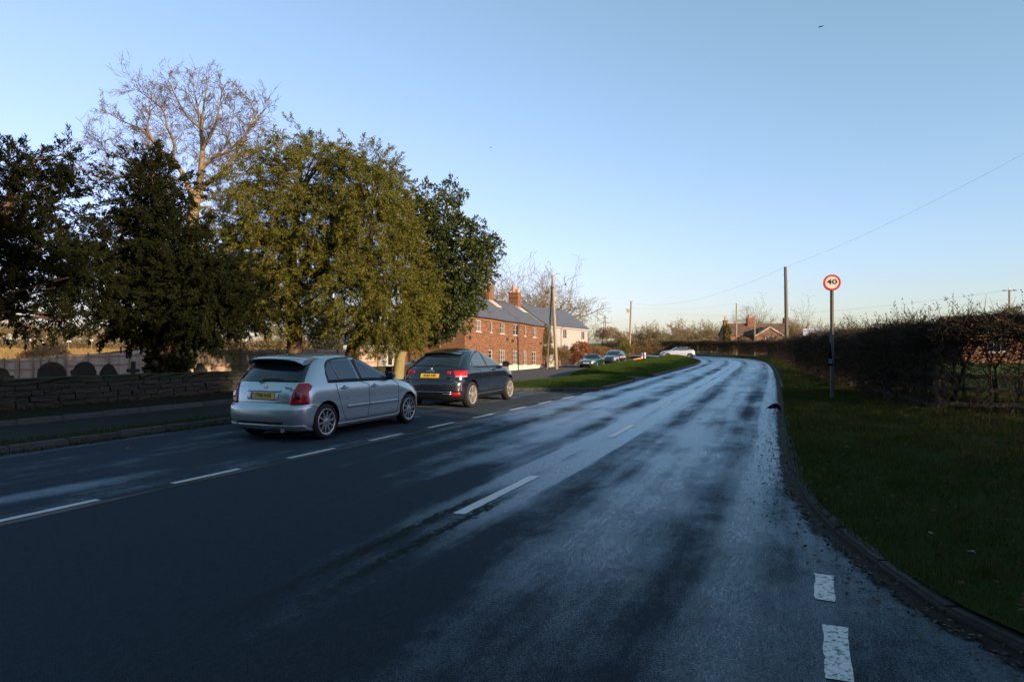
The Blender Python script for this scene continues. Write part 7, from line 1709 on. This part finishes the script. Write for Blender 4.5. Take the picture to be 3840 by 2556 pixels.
# distant pylon
def pylon():
    p = site(2268, 1290, 900); root = thing('pylon', 'distant lattice electricity pylon above the rust hedge', 'pylon', (p.x, p.y, 0)); b = MB(); H = 39; r = .38
    for sx in (-1, 1):
        for sy in (-1, 1): b.tube([(sx * 3.4, sy * 3.4, 0), (sx * 1.2, sy * 1.2, 24), (sx * .5, sy * .5, H)], r, 4)
    for k in range(8):
        z0, z1 = 3 * k, 3 * k + 3; w0 = 3.4 - 2.2 * z0 / 24; w1 = 3.4 - 2.2 * z1 / 24; b.tube([(-w0, -w0, z0), (w1, -w1, z1)], r * .6, 4); b.tube([(w0, -w0, z0), (-w1, -w1, z1)], r * .6, 4)
    b.build('lattice', M['steel'], root)
    for z, w in ((22, 6.5), (29, 5.5), (35, 4.5)): MB().tube([(-w, 0, z), (0, 0, z + 1.0), (w, 0, z)], r, 4).build('cross_arm', M['steel'], root)
pylon()
# distant signs
def far_sign(label, px, py, d, w, h, mat, shape='box', band=None, group='distant road signs'):
    p = site(px, py, d); g = float(ground_h(p.x, p.y)); root = thing('road_sign', label, 'road sign', (p.x, p.y, g), 0, group)
    MB().tube([(0, .05, -.2), (0, .05, p.z - g + h * .4)], .045, 6).build('post', M['steel'], root)
    if shape == 'box': s = MB().box((0, 0, p.z - g), (w, .04, h)).build('sign_plate', mat, root)
    else:
        s = MB(); s.lathe([(.001, -.02), (w / 2, -.02), (w / 2, .02), (.001, .02)], 20, 'y', (0, 0, p.z - g)); s = s.build('sign_plate', mat, root)
    if band: MB().box((0, -.03, p.z - g - h * .05), (w * .8, .02, h * .4)).build('red_panel', M['signred'], s)
for a in (('tall white sign with a red panel across the golden field', 130, 1264, 170, .62, .95, M['signwhite'], 'box', True), ('small square white sign beside the red panelled one', 112, 1276, 172, .55, .55, M['signwhite'], 'box'), ('blue disc sign over white chevrons across the field', 257, 1273, 175, .45, .45, M['signblue'], 'disc'),
          ('white chevron board under the blue disc sign', 257, 1279, 174, 1.4, .3, M['signwhite'], 'box'), ('broad pale sign on a post before the golden wood', 343, 1275, 172, .85, .5, M['signwhite'], 'box'), ('low white chevron board in the field edge', 160, 1284, 172, .9, .28, M['signwhite'], 'box'),
          ('round white sign left of the roundabout arrow', 2668, 1321, 150, .32, .32, M['signwhite'], 'disc'), ('blue arrow disc at the distant roundabout', 2687, 1319, 152, .42, .42, M['signblue'], 'disc'), ('round white sign on a post right of the roundabout arrow', 2702, 1320, 150, .38, .38, M['signwhite'], 'disc'), ('white chevron board beneath the roundabout arrow', 2690, 1325, 153, .9, .22, M['signwhite'], 'box')): far_sign(*a)
MB_r = hedge_run('field_edge', 'low russet hedge at the distant roundabout', [(at_g(2585, 158)[0], 158), (at_g(2640, 158)[0], 158), (at_g(2712, 158)[0], 158)], (-.2, .55), 1.6, 2600, M['browntwig'], (.3, .1), 0, 95)
# roadworks things on the lane
def lane_bits():
    for px, d, mt, lab, cat in ((2407, 80, M['signblue'], 'orange traffic bollard with a blue top at the lane edge', 'bollard'), (2418, 80.5, M['plate_white'], 'orange traffic bollard with a white top at the lane edge', 'bollard')):
        p = site(px, HY, d); z = lane_z(p.x, p.y); root = thing('traffic_bollard', lab, cat, (p.x, p.y, z)); MB().lathe([(.22, 0), (.22, .06), (.11, .08), (.10, .62), (.001, .62)], 14).build('stem', M['orange'], root, smooth=True)
        MB().lathe([(.108, .30), (.108, .46)], 14).build('white_band', M['plate_white'], root); MB().lathe([(.10, .62), (.11, .68), (.12, .84), (.07, .92), (.001, .93)], 14).build('top', mt, root, smooth=True)
    p = site(2392, HY, 79.5); root = thing('road_barrier', 'fallen orange plastic barrier beside the lane bollards', 'barrier', (p.x, p.y, lane_z(p.x, p.y) + .02), .15)
    MB().prism([(-.55, 0), (.45, .22), (.45, .40), (-.55, .18)], -.03, .03).build('board', M['orange'], root); MB().box((.36, 0, .1), (.08, .3, .22)).build('foot', M['black'], root); MB().box((-.45, 0, .06), (.08, .3, .12)).build('foot', M['black'], root)
lane_bits()
# post and rail fence inside the hedge
def rails():
    root = thing('post_and_rail_fence', 'grey weathered post and rail fence along the hedge bottom', 'fence', (0, 0, 0))
    P = [(13.8, 14.3), (11.3, 14.75), (9.85, 15.75), (10.2, 18.6), (11.6, 23.4), (14.0, 30.9), (16.9, 39.8)]; rr = random.Random(4); run = []
    for a, b in zip(P, P[1:]):
        a, b = Vector((*a, 0)), Vector((*b, 0)); k = max(1, round((b - a).length / 2.4))
        for i in range(k): run.append(a.lerp(b, i / k))
    run.append(Vector((*P[-1], 0)))
    for c in run: MB().box((c.x, c.y, .5), (.11, .09, 1.15), rr.uniform(0, .4)).build('post', M['oldwood'], root)
    for a, b in zip(run, run[1:]):
        for z in (.28, .58, .90):
            if rr.random() < .12: continue
            d = b - a; q = MB().box((0, 0, 0), (d.length + .05, .035, .085)).build('rail', M['oldwood'], root); m = (a + b) / 2; q.location = (m.x - .05, m.y - .05, z + rr.uniform(-.05, .05)); q.rotation_euler = (0, rr.uniform(-.04, .04), math.atan2(d.y, d.x))
rails()
# kerb drain
dk = MB(); o_ = tl(16.3, -14.485, .08); root = thing('kerb_drain', 'slotted iron drain in the footway kerb', 'drain', o_, math.atan2(CH, SH))
MB().box((0, 0, 0), (.52, .03, .12)).build('frame', M['ironblack'], root)
for k in range(5): MB().box((-.2 + .1 * k, -.02, 0), (.02, .02, .11)).build('bar', M['steel'], root)
# birds
def loft(path, radii, n=10, flat=1.0):
    b = MB(); b.tube(path, radii, n); return b
def crow():
    p = site(2905, 1549, 16.6); root = thing('crow', 'black crow pecking in the gutter beside the worn kerb', 'bird', (p.x, p.y, .0), math.radians(15))
    b = loft([(-.17, 0, .115), (-.12, 0, .135), (-.05, 0, .165), (.03, 0, .175), (.085, 0, .155), (.12, 0, .115), (.14, 0, .075), (.152, 0, .045), (.165, 0, .012)], [.012, .028, .055, .062, .048, .032, .028, .014, .003], 12)
    b.V = [(v[0], v[1] * (1.0 if v[0] > -.1 else 1.3), v[2] - .03 if v[0] < .13 else v[2]) for v in b.V]; b.build('body', M['crow'], root, smooth=True, sharp=80)
    for s in (-1, 1):
        MB().prism([(-.19, .075), (-.05, .09), (.06, .12), (.07, .17), (-.03, .18), (-.12, .13)], s * .045, s * .066).build('wing', M['crow'], root)
        MB().tube([(.01, s * .025, .125), (.0, s * .028, .05), (.01, s * .028, .005), (.045, s * .03, .004)], [.012, .006, .005, .004], 6).build('leg', M['crow'], root)
crow()
def flying(px, py, d, label, sc=1.0):
    p = site(px, py, d); root = thing('flying_bird', label, 'bird', p, .4)
    b = loft([(-.16 * sc, 0, 0), (-.08 * sc, 0, 0), (0, 0, .0), (.08 * sc, 0, 0), (.14 * sc, 0, .0), (.19 * sc, 0, -.01)], [.02 * sc, .04 * sc, .055 * sc, .05 * sc, .03 * sc, .004], 10); b.build('body', M['crow'], root, smooth=True)
    for s in (-1, 1): MB().add([(.07 * sc, s * .03, .01), (-.06 * sc, s * .03, .01), (-.08 * sc, s * .28 * sc, .07 * s * sc + .03), (-.04 * sc, s * .50 * sc, .05 * s * sc), (.04 * sc, s * .42 * sc, .06 * s * sc), (.08 * sc, s * .25 * sc, .08 * s * sc + .03), (.07 * sc, s * .03, -.01), (-.06 * sc, s * .03, -.01), (-.08 * sc, s * .28 * sc, .06 * s * sc + .02), (-.04 * sc, s * .50 * sc, .045 * s * sc), (.04 * sc, s * .42 * sc, .05 * s * sc), (.08 * sc, s * .25 * sc, .07 * s * sc + .02)], [(0, 1, 2, 3, 4, 5), (11, 10, 9, 8, 7, 6), (0, 6, 7, 1), (1, 7, 8, 2), (2, 8, 9, 3), (3, 9, 10, 4), (4, 10, 11, 5), (5, 11, 6, 0)]).build('wing', M['crow'], root)
flying(3082, 98, 45, 'dark bird gliding high in the clear sky', .5)
flying(1841, 552, 130, 'tiny far bird over the holly tree', .9)
def perched():
    p = site(2121, 1068, 101.5); root = thing('perched_bird', 'dark bird perched in the leafless tree behind the white house', 'bird', p); loft([(-.2, 0, -.12), (-.08, 0, 0), (.0, 0, .12), (.06, 0, .22), (.1, 0, .29), (.17, 0, .3)], [.02, .07, .1, .08, .055, .008], 10).build('body', M['crow'], root, smooth=True)
    for s in (-1, 1): MB().tube([(.0, s * .03, .05), (.02, s * .03, -.1)], .012, 5).build('leg', M['crow'], root)
perched()
# litter
def litter():
    for i, (px, py, lab) in enumerate(((3490, 1998, 'crumpled white litter scrap on the corner verge'), (3640, 2065, 'torn pale litter scrap deeper in the corner verge'), (480, 1681, 'small white litter scrap in the lay-by'))):
        d = 1.5 * FPX / (py - HY) if i < 2 else CAM_Z * FPX / (py - HY); p = site(px, HY, d); b = MB(); r2 = random.Random(i); V = [(r2.uniform(-.03, .03), r2.uniform(-.02, .02), r2.uniform(0, .025)) for _ in range(8)]
        b.add(V, [(0, 1, 2), (1, 2, 3), (2, 3, 4), (3, 4, 5), (4, 5, 6), (5, 6, 7), (6, 7, 0), (7, 0, 1)]); o = b.build('litter', M['signback'], None); o.location = (p.x, p.y, .14 if i < 2 else .004); tag(o, lab, 'litter', 'litter scraps')
litter()
bpy.context.view_layer.update()
